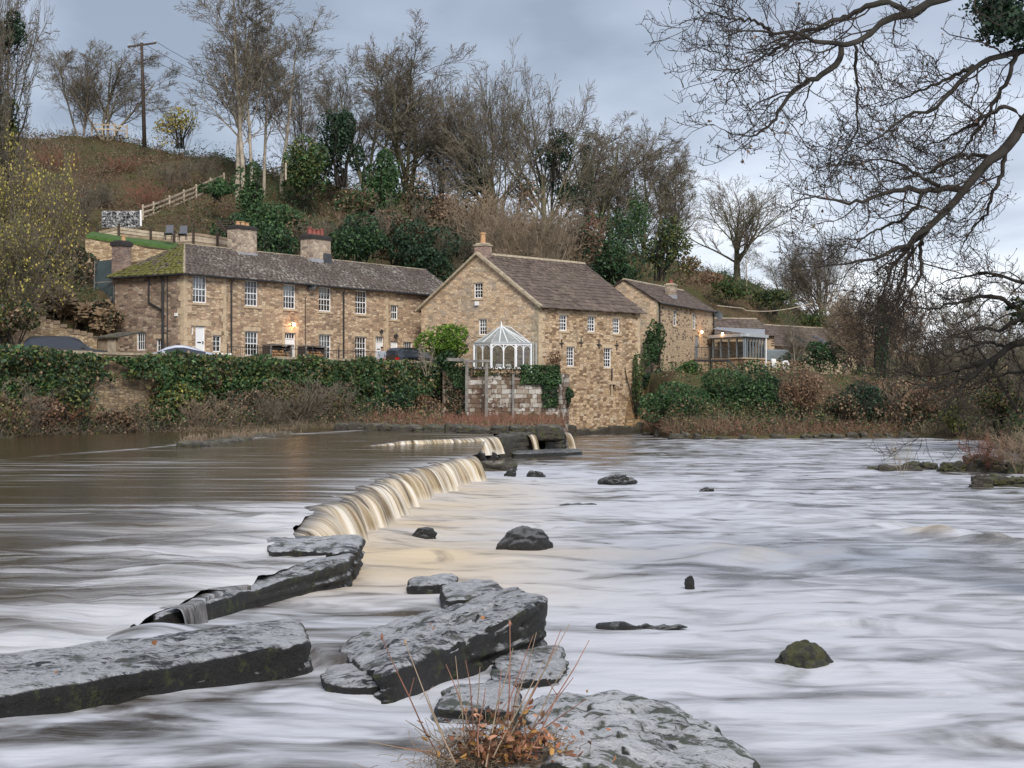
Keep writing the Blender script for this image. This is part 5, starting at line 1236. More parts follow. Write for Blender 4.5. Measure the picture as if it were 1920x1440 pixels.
for (u, v, nm) in ((317, 438, 'left one of two grey canvas chairs by the garden fence'), (343, 439, 'right one of two grey canvas chairs by the garden fence')):
    c = P(u, v + 9, 113.2); ch = thing('garden_chair', nm, 'chair', tuple(c)); m_ = MB()
    m_.hexa([c + Vector(p) for p in ((-.28, .05, .3), (.28, .05, .3), (.28, .12, .3), (-.28, .12, .3), (-.25, .32, .98), (.25, .32, .98), (.25, .38, .98), (-.25, .38, .98))]); m_.build('backrest', M['grey_canvas'], ch)
    m_ = MB(); m_.hexa([c + Vector(p) for p in ((-.28, -.5, .32), (.28, -.5, .32), (.28, .1, .24), (-.28, .1, .24), (-.28, -.5, .38), (.28, -.5, .38), (.28, .1, .30), (-.28, .1, .30))]); m_.build('seat', M['grey_canvas'], ch)
    for sx_ in (-.26, .26):
        for yy in (-.45, .1): m_ = MB(); m_.bar(c + Vector((sx_, yy, -.12)), c + Vector((sx_, yy * .8, .30)), .05); m_.build('leg', M['dark_timber'], ch)
# gabion with white post
gb = thing('gabion', 'wire basket of grey stones above the lawn fence', 'gabion', tuple(P(228, 424, 118)))
rs = np.random.RandomState(4); Vg, Fg = [], []; oct_ = np.array([[1, 0, 0], [-1, 0, 0], [0, 1, 0], [0, -1, 0], [0, 0, 1], [0, 0, -1]], float); of = np.array([[0, 2, 4], [2, 1, 4], [1, 3, 4], [3, 0, 4], [2, 0, 5], [1, 2, 5], [3, 1, 5], [0, 3, 5]])
for k in range(900):
    u = rs.uniform(192, 263); vv_ = rs.uniform(397, 426); p = P(u, vv_, 118 + (u - 190) / 80 * .8 + rs.uniform(-.1, .25)); Vg.append(np.array(p) + oct_ * rs.uniform(.05, .11, (6, 1)) * rs.uniform(.7, 1.3, (1, 3))); Fg.append(of + 6 * k)
t = NT('gabion_stone'); vo = t.n('ShaderNodeTexVoronoi'); t.set(vo.inputs['Vector'], t.coord('Object')); vo.inputs['Scale'].default_value = 6; sc_ = t.n('ShaderNodeSeparateColor'); t.set(sc_.inputs[0], vo.outputs['Color']); t.col(t.ramp(sc_.outputs[0], [(0.2, (0.07, 0.075, 0.08)), (0.5, (0.25, 0.255, 0.26)), (0.8, (0.55, 0.55, 0.54))])).rough(.9); M['gabion_stone'] = t.m
prop(link('stones', np_mesh('stones', np.concatenate(Vg), np.concatenate(Fg)), M['gabion_stone'], gb), kind='stuff')
m_ = MB()
for k in range(9): m_.bar(P(191 + k * 9, 396, 117.8 + k * .1), P(191 + k * 9, 427, 117.8 + k * .1), .015)
for k in range(5): m_.bar(P(191, 396 + k * 7.5, 117.8), P(263, 396 + k * 7.5, 118.6), .015)
m_.build('wire_basket', M['lead_grey'], gb)
m_ = MB(); m_.bar(P(264.5, 424, 118.5), P(264, 394, 118.5), .12); prop(m_.build('marker_post', M['white_paint']), 'white post at the end of the stone basket', 'post')
# post and rail fences on the slope
def rail_fence(label, pts, n_rails, h, ext):
    o = thing('rail_fence', label, 'fence', tuple(pts[0]))
    for p in pts:
        m_ = MB(); m_.bar(p + Vector((0, 0, -.3)), p + Vector((0, 0, h + .12)), .13, .13); m_.build('post', M['pale_timber'], o)
    for a, b in zip(pts[:-1], pts[1:]):
        for k in range(n_rails):
            z = Vector((0, -.08, h * (k + .7) / n_rails)); m_ = MB(); m_.bar(a + z, b + z, .05, .13); m_.build('rail', M['pale_timber'], o)
    return o
def slope_pt(u, v): Y = hit(u, v) or 130.0; return P(u, v, Y)
rail_fence('pale post and rail fence climbing the slope above the lawn', [slope_pt(u, v) for u, v in ((268, 414), (288, 408), (318, 396), (345, 384), (368, 374), (395, 361), (420, 351))], 3, 1.15, 0)
rail_fence('short pale rail fence between the tall bare trunks', [slope_pt(u, v) for u, v in ((478, 341), (495, 337), (512, 335), (536, 330))], 3, .95, 0)
rail_fence('small weathered fence on the skyline beside the hilltop trees', [P(u, v, 149) for u, v in ((172, 247), (192, 248), (215, 249), (238, 252))], 2, .8, 0)
# timber steps beside the chimney
st_ = thing('timber_steps', 'dark timber steps climbing behind the sooty chimney', 'steps', tuple(P(422, 436, 114)))
for k in range(6):
    m_ = MB(); a = P(412 + k * 3.2, 415 + k * 4.2, 114.5 - k * .25); m_.box(a.x - .35, a.x + .75, a.y - .15, a.y + .15, a.z - .04, a.z + .04); m_.build('tread', M['dark_timber'], st_)
for sx_ in (0, 26): m_ = MB(); m_.bar(P(409 + sx_, 414, 114.4), P(428 + sx_, 441, 113), .08, .16); m_.build('stringer', M['dark_timber'], st_)
# dark sheet and prop at the end of the row
sh_ = thing('lean_to_screen', 'dark blue green sheet screen between the rock and the cottage end', 'screen', tuple(P(196, 560, 104)))
m_ = MB(); q = [P(176, 568, 104), P(214, 568, 103.2), P(214, 486, 103.2), P(178, 490, 104)]; m_.prism(q, Vector((0.05, .08, 0))); m_.build('sheet', M['teal_sheet'], sh_)
for a, b in (((176, 570), (178, 488)), ((213, 570), (213, 484)), ((176, 530), (214, 528))): m_ = MB(); m_.bar(P(*a, 103.1), P(*b, 103.1), .05); m_.build('batten', M['grey_timber'], sh_)
m_ = MB(); m_.bar(P(192, 602, 102.5), P(209, 556, 102.9), .12); prop(m_.build('timber_prop', M['grey_timber']), 'slanting grey pole propped beside the cottage end', 'pole')
# garden shed
gs = thing('garden_shed', 'little shed with felt roof and pale board door near the cottage end', 'shed', tuple(P(198, 650, 93)))
Wd = Wall(P(183, 640, 92.5).to_2d(), P(222, 640, 91.6).to_2d(), 4.0, CZ + (VH - 634) / FPX * 92); Wd.build('wall', M['weathered_timber'], gs); Wall(P(222, 640, 91.6).to_2d(), P(222, 640, 93.6).to_2d(), 4.0, Wd.z1).build('wall', M['weathered_timber'], gs)
m_ = MB(); m_.hexa([Wd.pt(-.15, Wd.z1 - .02, .2), Wd.pt(Wd.L + .2, Wd.z1 - .02, .2), Wd.pt(Wd.L + .1, Wd.z1 + .35, -1.8), Wd.pt(-.15, Wd.z1 + .35, -1.8), Wd.pt(-.15, Wd.z1 + .06, .2), Wd.pt(Wd.L + .2, Wd.z1 + .06, .2), Wd.pt(Wd.L + .1, Wd.z1 + .43, -1.8), Wd.pt(-.15, Wd.z1 + .43, -1.8)]); m_.build('roof', M['ledge_rock'], gs)
for k in range(6): m_ = MB(); Wd.box(m_, Wd.L * .5 + k * .105, Wd.L * .5 + k * .105 + .095, 4.1, Wd.z1 - .08, 0, .03); m_.build('door_board', M['pale_timber'], gs)

# ================================================================== street furniture of the yard
ir = thing('iron_railing', 'thin black iron railing along the pavement before the cottages', 'railing', (TW(2, 2.2).x, TW(2, 2.2).y, 4.86))
Wi_ = Wall(TW(1.5, 2.15), TW(19.5, 2.15), 4.86, 5.8); m_ = MB()
for z in (5.02, 5.68): Wi_.box(m_, 0, Wi_.L, z - .02, z + .02, -.02, .02)
m_.build('rail', M['black_iron'], ir); m_ = MB(); x = .15
while x < Wi_.L: m_.bar(Wi_.pt(x, 4.86, 0), Wi_.pt(x, 5.72, 0), .018); x += .16
prop(m_.build('bars', M['black_iron'], ir), kind='stuff')
for k in range(8): m_ = MB(); x = Wi_.L * k / 7; m_.bar(Wi_.pt(x, 4.86, 0), Wi_.pt(x, 5.86, 0), .06); m_.build('post', M['black_iron'], ir)

def log_store(label, u, seed):
    p = TWu(u, 1.35); o = thing('log_store', label, 'log store', (p.x, p.y, 4.9)); d3 = FD.to_3d(); n3 = FN.to_3d(); b0 = Vector((p.x, p.y, 4.9))
    def bx(nm, a0, a1, c0, c1, z0, z1, mt):
        m_ = MB(); m_.hexa([b0 + d3 * a + n3 * c + Vector((0, 0, z)) for (a, c, z) in ((a0, c1, z0), (a1, c1, z0), (a1, c0, z0), (a0, c0, z0), (a0, c1, z1), (a1, c1, z1), (a1, c0, z1), (a0, c0, z1))]); return m_.build(nm, M[mt], o)
    for k in range(5): bx('side_board', -.95, -.91, -.35, .35, .05 + k * .19, .22 + k * .19, 'dark_timber'); bx('side_board', .91, .95, -.35, .35, .05 + k * .19, .22 + k * .19, 'dark_timber')
    bx('back_board', -.9, .9, -.37, -.34, .05, 1.0, 'dark_timber'); bx('roof_board', -1.02, 1.02, -.45, .45, 1.02, 1.07, 'grey_timber')
    for a in (-.95, .95): bx('post', a - .05, a + .05, .34, .42, 0, 1.015, 'grey_timber')
    rnd = random.Random(seed)
    for r_ in range(4):
        for k in range(10):
            if r_ == 3 and rnd.random() < .5: continue
            a = -.82 + k * .18 + rnd.uniform(-.02, .02); z = .12 + r_ * .17; m_ = MB(); s_ = b0 + d3 * a + Vector((0, 0, z)); m_.tube([s_ - n3 * .28, s_ + n3 * rnd.uniform(.2, .34)], rnd.uniform(.065, .09), 7); m_.build('log', M['log_end'], o)
log_store('dark log store left of the lamp lit door, logs inside', 519, 1); log_store('dark log store right of the lamp lit door', 584, 2)
m_ = MB(); p = Wf.pt(Wf.pix(407, 650)[0], 0, .5)
for k in range(2):
    rk = rock('flower_trough', [(p.x - .45 + k * .5, p.y + .3, 5.35), (p.x + k * .5, p.y + .45, 5.35), (p.x + .05 + k * .5, p.y + .05, 5.35), (p.x - .4 + k * .5, p.y - .1, 5.35)], 4.9, M['bag_white'], 6, .02, k, (24, 16)); prop(rk, ['pale stone trough under the small window, left', 'pale stone trough under the small window, right'][k], 'trough')

def wall_lamp(label, W, u, v, lit, power=0.0):
    x, z = W.pix(u, v); o = thing('wall_lamp', label, 'lamp', tuple(W.pt(x, z, 0)))
    m_ = MB(); W.box(m_, x - .05, x + .05, z - .12, z + .06, .001, .03); m_.bar(W.pt(x, z + .02, .03), W.pt(x, z + .05, .2), .025); m_.build('bracket', M['black_iron'], o)
    m_ = MB(); m_.tube([W.pt(x, z + .18, .2), W.pt(x, z + .12, .2), W.pt(x, z + .08, .2)], [.02, .06, .13], 8); m_.build('lamp_hood', M['black_iron'], o)
    m_ = MB(); m_.tube([W.pt(x, z + .078, .2), W.pt(x, z + .02, .2), W.pt(x, z - .08, .2), W.pt(x, z - .14, .2)], [.06, .10, .09, .03], 10); m_.build('globe', M['lit_bulb'] if lit else M['car_glass'], o)
    if lit:
        l = bpy.data.lights.new('lamp_light', 'POINT'); l.energy = power; l.color = (1.0, .45, .16); l.shadow_soft_size = .12; lo = bpy.data.objects.new('lamp_light', l); COL.objects.link(lo); lo.parent = o; lo.location = W.pt(x, z - .05, .42) - o.location
wall_lamp('lit wall lamp glowing orange above the middle cottage door', Wf, 547, 608, True, 9)
wall_lamp('unlit lantern above the door behind the person', Wf, 712, 622, False); wall_lamp('unlit lantern above the narrow white door', Wf, 739.5, 630, False)
wall_lamp('lit lamp over the door of the ochre house', Wi, 1312, 622, True, 6)
Wgr = Wall(g0, g1, 3.6, 9); wall_lamp('lit lamp inside the edge of the glass garden room', Wgr, 1358, 626, True, 5)

# ------------------------------------------------------------------ cars
def car(label, loc, heading, paint, st, belt, wid, glass_rng, wheel_r, wheels):
    o = thing('parked_car', label, 'car', loc); o.rotation_euler = (0, 0, heading)
    xs = [s_[0] for s_ in st]; tops = [s_[1] for s_ in st]; wds = [s_[2] for s_ in st]; rings = []
    for x, tp_, w_ in st:
        b_ = min(belt, tp_ - .03); cab = max(0.0, tp_ - belt) ; rw_ = w_ - .12 - .22 * min(1, cab / .5)
        half = [(w_ * .82, .20), (w_ * .98, .30), (w_, .55), (w_ * .985, b_), (rw_ if cab > .08 else w_ * .93, tp_ - .15 if cab > .2 else tp_ - .03), (rw_ * .9, tp_ - .05 if cab > .2 else tp_ - .012), (rw_ * .62, tp_ - .01), (0, tp_)]
        rings.append([(x, y, z) for y, z in half] + [(x, -y, z) for y, z in half[-2::-1]])
    n = len(rings[0]); body, glass = MB(), MB(); body.v = [p for r_ in rings for p in r_]
    for i in range(len(rings) - 1):
        for j in range(n - 1):
            f = (i * n + j, (i + 1) * n + j, (i + 1) * n + j + 1, i * n + j + 1)
            side = j in (3, n - 2 - 3); screen = j in (5, 6, n - 2 - 5, n - 2 - 6)
            if (side and glass_rng[0] <= xs[i] and xs[i + 1] <= glass_rng[1]) or ((side or screen) and any(a <= xs[i] and xs[i + 1] <= b for a, b in glass_rng[2])):
                glass.face([body.v[k] for k in f][::-1])
            else: body.f.append(f[::-1]); body.uv.append(None)
    for r_, fl in ((0, False), (len(rings) - 1, True)): f = tuple(r_ * n + k for k in range(n)); body.f.append(f if not fl else f[::-1]); body.uv.append(None)
    bo = body.build('body', M[paint], o, smooth=True, local=True); glass.build('windows', M['car_glass'], o, smooth=True, local=True)
    try: bo.data.set_sharp_from_angle(angle=R_(40))
    except Exception: pass
    for x in wheels:
        for sgn in (-1, 1):
            y = sgn * (wid - .12); m_ = MB(); m_.tube([(x, y - .1, wheel_r), (x, y + .1, wheel_r)], wheel_r, 20); wh = m_.build('wheel', M['rubber'], o, local=True); m_ = MB(); m_.tube([(x, y + sgn * .1, wheel_r), (x, y + sgn * .125, wheel_r)], wheel_r * .62, 14); m_.build('rim', M['alloy'], wh)
    for sgn in (-1, 1):
        m_ = MB(); m_.box(xs[0] - .015, xs[0] + .28, sgn * wid * .72 - .17, sgn * wid * .72 + .17, belt - .22, belt - .02); m_.build('tail_light', M['red_lens'], o, local=True)
        m_ = MB(); m_.box(xs[-1] - .12, xs[-1] + .012, sgn * wid * .7 - .2, sgn * wid * .7 + .2, .55, .7); m_.build('headlight', M['alloy'], o, local=True)
        m_ = MB(); m_.box(.72, .9, sgn * (wid + .02) - .1, sgn * (wid + .02) + .1, belt + .02, belt + .16); m_.build('wing_mirror', M[paint], o, local=True)
    return o
SED = [(-2.2, .78, .74), (-2.12, .96, .80), (-1.7, 1.02, .85), (-1.45, 1.06, .87), (-.85, 1.30, .88), (-.3, 1.42, .88), (.15, 1.42, .88), (.7, 1.28, .88), (1.15, 1.02, .87), (1.7, .90, .85), (2.1, .76, .80), (2.22, .60, .72)]
SUV = [(-2.25, .9, .82), (-2.2, 1.2, .88), (-2.05, 1.52, .90), (-1.8, 1.70, .91), (-1.0, 1.75, .92), (.1, 1.74, .92), (.55, 1.62, .92), (1.1, 1.18, .92), (1.3, 1.08, .91), (2.0, .98, .88), (2.25, .75, .80)]
car('silver saloon car parked behind the ivy wall', (PX(333, 87.5), 87.5, 4.10), R_(196), 'silver_car_paint', SED, .90, .88, (-1.45, 1.15, [(-1.45, -.85), (.7, 1.15)]), .31, (-1.35, 1.35))
car('black estate car parked before the golden old wall', (PX(126, 83.0), 83.0, 4.10), R_(14), 'black_car_paint', SUV, 1.08, .92, (-2.05, 1.1, [(-2.2, -1.8), (.55, 1.1)]), .35, (-1.4, 1.4))
car('black off road car parked beside the person', (PX(778, 104.4), 104.4, 4.12), R_(48), 'black_car_paint', SUV, 1.08, .92, (-2.05, 1.1, [(-2.2, -1.8), (.55, 1.1)]), .35, (-1.4, 1.4))
car('white van far off among the trees on the right bank', (PX(1790, 200), 200, gz(1790, 200) + .05), R_(170), 'white_car_paint', SUV, 1.08, .92, (.1, 1.1, [(.55, 1.1)]), .35, (-1.4, 1.4))

# ------------------------------------------------------------------ the person by the car
def skin_mesh(name, pts, edges, radii, mat, parent, root=0, sub=2):
    me = bpy.data.meshes.new(name); me.from_pydata(pts, edges, []); o = link(name, me, mat, parent, local=True)
    m = o.modifiers.new('skin', 'SKIN'); m.use_smooth_shade = True
    for k, r in enumerate(radii): me.skin_vertices[0].data[k].radius = (r, r) if not isinstance(r, tuple) else r
    me.skin_vertices[0].data[root].use_root = True
    s = o.modifiers.new('sub', 'SUBSURF'); s.levels = sub; s.render_levels = sub
    return o
pe = thing('person', 'person in a grey jacket standing beside the black off road car', 'person', (PX(716, 103.2), 103.2, 4.13)); pe.rotation_euler = (0, 0, R_(-15))
bp = [(0, 0, .95), (0, .01, 1.15), (0, .02, 1.36), (0, 0, 1.48), (0, -.02, 1.56), (0, -.03, 1.66), (.2, .01, 1.42), (.27, .02, 1.14), (.24, -.12, .92), (-.2, .01, 1.42), (-.27, .02, 1.14), (-.22, -.14, .94), (.1, 0, .86), (.11, -.02, .48), (.11, .03, .09), (.12, -.10, .04), (-.1, 0, .86), (-.12, .02, .48), (-.12, .06, .09), (-.13, -.07, .04)]
be = [(0, 1), (1, 2), (2, 3), (3, 4), (4, 5), (2, 6), (6, 7), (7, 8), (2, 9), (9, 10), (10, 11), (0, 12), (12, 13), (13, 14), (14, 15), (0, 16), (16, 17), (17, 18), (18, 19)]
br = [(.15, .11), (.145, .11), (.16, .11), .06, .075, (.085, .10), .065, .05, .035, .065, .05, .035, .09, .06, .045, .04, .09, .06, .045, .04]
body = skin_mesh('body', bp, be, br, M['skin'], pe)
jk = [0, 1, 2, 6, 7, 8, 9, 10, 11]; jp = [(p[0], p[1], p[2]) for p in [bp[k] for k in jk]]; jp[0] = (0, 0, .86); jp[5] = (.245, -.09, .97); jp[8] = (-.23, -.11, .98)
jp.append((0, .005, 1.475)); skin_mesh('jacket', jp, [(0, 1), (1, 2), (2, 3), (3, 4), (4, 5), (2, 6), (6, 7), (7, 8), (2, 9)], [(.19, .15), (.185, .145), (.19, .145), .088, .075, .058, .088, .075, .058, (.085, .08)], M['grey_jacket'], pe)
tr_ = [0, 12, 13, 14, 16, 17, 18]; skin_mesh('trousers', [(bp[k][0], bp[k][1], bp[k][2] + (.01 if k == 0 else 0)) for k in tr_], [(0, 1), (1, 2), (2, 3), (0, 4), (4, 5), (5, 6)], [(.165, .125), .105, .075, .062, .105, .075, .062], M['dark_trousers'], pe)
rk = rock('hair', [(-.085, .09, 1.785), (.085, .09, 1.785), (.08, -.09, 1.775), (-.08, -.09, 1.775)], 1.64, M['hair'], 2.4, .008, 1, (24, 16)); rk.parent = pe
for sgn in (-1, 1): 
    m_ = MB(); m_.tube([(sgn * .03, -.125, 1.672), (sgn * .03, -.132, 1.672)], .011, 8); m_.build('eye', M['hair'], pe, local=True)
    for f_ in range(4): m_ = MB(); bx_ = sgn * .235 - .025 + f_ * .017; m_.tube([(bx_, -.14, .93), (bx_, -.165, .88), (bx_, -.16, .84)], [.009, .009, .007], 6); m_.build('finger', M['skin'], pe, local=True)
m_ = MB(); m_.tube([(0, -.12, 1.66), (0, -.15, 1.635), (0, -.125, 1.625)], [.008, .014, .006], 8); m_.build('nose', M['skin'], pe, local=True)

# ------------------------------------------------------------------ house details on the right
bal = thing('iron_balcony', 'black iron balcony with railings and stair at the ochre house', 'balcony', tuple(P(1335, 690, 140)))
bp0, bp1 = P(1303, 674, 140), P(1366, 674, 141.5)
m_ = MB(); m_.hexa([bp0 + Vector((0, 0, -.15)), bp1 + Vector((0, 0, -.15)), bp1 + Vector((0, 3, -.15)), bp0 + Vector((0, 2, -.15)), bp0, bp1, bp1 + Vector((0, 3, 0)), bp0 + Vector((0, 2, 0))]); m_.build('deck', M['black_iron'], bal)
m_ = MB(); 
for q in np.linspace(0, 1, 22): m_.bar(bp0.lerp(bp1, q), bp0.lerp(bp1, q) + Vector((0, 0, 1.05)), .03)
prop(m_.build('bars', M['black_iron'], bal), kind='stuff'); m_ = MB(); m_.bar(bp0 + Vector((0, 0, 1.07)), bp1 + Vector((0, 0, 1.07)), .06); m_.bar(bp0 + Vector((0, 0, .12)), bp1 + Vector((0, 0, .12)), .05); m_.build('handrail', M['black_iron'], bal)
for q in (.05, .5, .97): m_ = MB(); a = bp0.lerp(bp1, q); m_.bar(a + Vector((0, .1, -2.2)), a + Vector((0, .1, -.15)), .12); m_.build('post', M['black_iron'], bal)
for k in range(8): m_ = MB(); a = bp1 + Vector((.12 + k * .17, .3, -.12 - k * .16)); m_.box(a.x - .1, a.x + .1, a.y, a.y + .9, a.z - .03, a.z + .03); m_.build('stair_tread', M['black_iron'], bal)
m_ = MB(); m_.bar(bp1 + Vector((0, .3, 1.0)), bp1 + Vector((1.5, .3, -.4)), .05); m_.bar(bp1 + Vector((0, .3, -.1)), bp1 + Vector((1.5, .3, -1.5)), .05, .2); m_.build('stair_rail', M['black_iron'], bal)
tb = thing('dining_table', 'small white table set inside the glass garden room', 'table', tuple(P(1376, 668, 149))); c = P(1376, 666, 149)
m_ = MB(); m_.box(c.x - .7, c.x + .7, c.y - .5, c.y + .5, c.z - .03, c.z + .03); m_.build('tabletop', M['white_paint'], tb)
for a in (-.6, .6):
    for b in (-.4, .4): m_ = MB(); m_.bar((c.x + a, c.y + b, c.z - .75), (c.x + a, c.y + b, c.z - .03), .06); m_.build('leg', M['white_paint'], tb)
for k, (u, v, w_, lab) in enumerate(((1451, 682, 11, 'left of two white builder bags by the dark bush'), (1474, 685, 15, 'right of two white builder bags by the dark bush'))):
    p = P(u, v, 133); hw = w_ / FPX * 133 / 2
    rk = rock('builder_bag', [(p.x - hw, p.y + .7, p.z + .42), (p.x + hw, p.y + .7, p.z + .45), (p.x + hw, p.y, p.z + .42), (p.x - hw, p.y, p.z + .40)], p.z - .4, M['bag_white'], 4, .05, k, (24, 16)); prop(rk, lab, 'bag')
m_ = MB(); a = P(1438, 676, 150); b = P(1482, 676, 152); m_.hexa([a, b, b + Vector((0, 2, 0)), a + Vector((0, 2, 0)), a + Vector((0, 0, .95)), b + Vector((0, 0, .95)), b + Vector((0, 2, 1.1)), a + Vector((0, 2, 1.1))]); prop(m_.build('storage_box', M['grey_paint'], bevel=.04), 'long grey storage box beside the white drainpipe', 'box')
dish = thing('satellite_dish', 'dark satellite dish on the right end of the ochre house', 'satellite dish', tuple(Wi.pt(ILen, 10.2, .3)))
c0 = Wi.pt(ILen + .05, 10.25, .55); m_ = MB(); ax = Vector((.5, -.8, .3)).normalized(); sx = ax.cross(Vector((0, 0, 1))).normalized(); sy = sx.cross(ax); ring = [[c0 + ax * dd + (sx * math.cos(a) + sy * math.sin(a)) * rr for a in [2 * math.pi * j / 14 for j in range(14)]] for rr, dd in ((.02, -.12), (.25, -.08), (.45, 0))]
for k in range(2):
    for j in range(14): m_.face([ring[k][j], ring[k][(j + 1) % 14], ring[k + 1][(j + 1) % 14], ring[k + 1][j]])
m_.build('reflector', M['dark_lead'], dish); m_ = MB(); m_.bar(c0 - ax * .1, Wi.pt(ILen - .02, 10.1, 0), .06); m_.build('bracket', M['black_iron'], dish)
m_ = MB(); pts = [P(1345 + 178 * q, 573 + 8 * math.sin(math.pi * q) * (1.6 if q > .3 else 1) - 4 * q, 150 + 14 * q) for q in np.linspace(0, 1, 24)]; m_.tube(pts, .05, 6); prop(m_.build('overhead_cable', M['pale_timber']), 'pale sagging cable strung from the ochre house to the trees', 'cable')
# ------------------------------------------------------------------ electricity pole
ep = thing('utility_pole', 'tall wooden electricity pole with crossarm on the hilltop', 'utility pole', tuple(P(271, 262, 147)))
m_ = MB(); m_.tube([P(271, 275, 147), P(268, 170, 147), P(265.5, 80, 147)], [.19, .165, .13], 10); m_.build('pole', M['dark_timber'], ep, smooth=True)
ca, cb = P(239, 88, 146.8), P(293, 80.5, 147.2); m_ = MB(); m_.bar(ca, cb, .13, .16); m_.build('crossarm', M['dark_timber'], ep)
m_ = MB(); m_.bar(P(256, 87, 146.8), P(266, 98, 146.9), .06); m_.build('brace', M['grey_timber'], ep)
for q in (.06, .5, .95):
    a = ca.lerp(cb, q); m_ = MB(); zz = .06 if q != .5 else .1; m_.tube([a + Vector((0, 0, zz)), a + Vector((0, 0, zz + .12)), a + Vector((0, 0, zz + .14)), a + Vector((0, 0, zz + .26))], [.04, .09, .06, .05], 8); m_.build('insulator', M['pale_grey_paint'], ep)
for k, (q, ve, lab) in enumerate(((.95, 176, 'uppermost of the three power lines running right from the hilltop pole'), (.5, 186, 'middle of the three power lines running right from the hilltop pole'), (.06, 196, 'lowest of the three power lines running right from the hilltop pole'))):
    a = ca.lerp(cb, q) + Vector((0, 0, .2 if k < 2 else -.1)); b = P(560, ve, 190); m_ = MB(); m_.tube([a.lerp(b, s_) + Vector((0, 0, -2.2 * 4 * s_ * (1 - s_) * .5)) for s_ in np.linspace(0, 1, 14)], .022, 5); prop(m_.build('power_line', M['black_iron']), lab, 'cable')
# ================================================================== plants
def unit(v): return v / np.maximum(np.linalg.norm(v, axis=-1, keepdims=True), 1e-9)
def tubes(pts, rad, k=3):
    """pts (B,n,3), rad (B,n) -> verts, quads"""
    B, n, _ = pts.shape; ax = unit(pts[:, -1] - pts[:, 0]); ref = np.where(np.abs(ax[:, 2:]) < .9, np.array([[0, 0, 1.]]), np.array([[1., 0, 0]]))
    x = unit(np.cross(ax, ref)); y = np.cross(ax, x); a = np.arange(k) * 2 * np.pi / k
    ring = x[:, None, :] * np.cos(a)[None, :, None] + y[:, None, :] * np.sin(a)[None, :, None]
    V = pts[:, :, None, :] + ring[:, None, :, :] * rad[:, :, None, None]
    b = (np.arange(B) * n * k)[:, None, None]; i = (np.arange(n - 1) * k)[None, :, None]; j = np.arange(k)[None, None, :]; j2 = (j + 1) % k
    F = np.stack([b + i + j, b + i + j2, b + i + k + j2, b + i + k + j], -1).reshape(-1, 4)
    return V.reshape(-1, 3), F
def merge(parts):
    V, F, o = [], [], 0
    for v, f in parts: V.append(v); F.append(f + o); o += len(v)
    return np.concatenate(V), np.concatenate(F)
def branch_paths(rs, P0, D, L, n, wig, trop, up=np.array([0, 0, 1.])):
    B = len(P0); pts = np.empty((B, n, 3)); pts[:, 0] = P0; d = unit(D)
    for i in range(1, n):
        d = unit(d + rs.normal(0, wig, (B, 3)) + trop * up[None, :]); pts[:, i] = pts[:, i - 1] + d * (L / (n - 1))[:, None]
    return pts
def spawn(rs, pts, rad, L, nc, tmin, ang, lr, rr, tmax=1.0, shape=0.5):
    B, n, _ = pts.shape; t = (np.arange(nc)[None, :] + rs.rand(B, nc)) / nc * (tmax - tmin) + tmin
    f = t * (n - 1); i = np.minimum(f.astype(int), n - 2); w_ = (f - i)[..., None]; bi = np.arange(B)[:, None]
    p = pts[bi, i] * (1 - w_) + pts[bi, i + 1] * w_; d = unit(pts[bi, i + 1] - pts[bi, i]); r = rad[bi, i] * (1 - w_[..., 0]) + rad[bi, i + 1] * w_[..., 0]
    q = unit(np.cross(d, rs.normal(size=d.shape))); a = rs.uniform(ang[0], ang[1], t.shape)[..., None]
    nd = d * np.cos(a) + q * np.sin(a); l = L[:, None] * rs.uniform(lr[0], lr[1], t.shape) * (1 - shape * (t - tmin))
    return p.reshape(-1, 3), nd.reshape(-1, 3), l.ravel(), (r * rr).ravel()
def taper(R, n, e): return R[:, None] * (1 - (1 - e) * np.linspace(0, 1, n)[None, :])

def grow_tree(seed, stems, spec, minr=0.0105):
    """stems: (P0, D, L, R) arrays. spec per level: n, wig, trop, k, end taper [, nc, tmin, ang, lr, rr, shape] -> [(pts, rad, k)]"""
    rs = np.random.RandomState(seed); P0, D, L, R = [np.array(a, float) for a in stems]; out = []
    for lv, s in enumerate(spec):
        pts = branch_paths(rs, P0, D, L, s['n'], s['wig'], s['trop']); rad = np.maximum(taper(R, s['n'], s['e']), minr); out.append((pts, rad, s['k']))
        if 'nc' in s: P0, D, L, R = spawn(rs, pts, rad, L, s['nc'], s['tmin'], s['ang'], s['lr'], s['rr'], shape=s.get('shape', .5))
    return out
def tree_meshes(name, levels, split):
    a = merge([tubes(*l) for l in levels[:split]]); b = merge([tubes(*l) for l in levels[split:]])
    return np_mesh(name + '_trunk', *a, smooth=True), np_mesh(name + '_crown', *b)

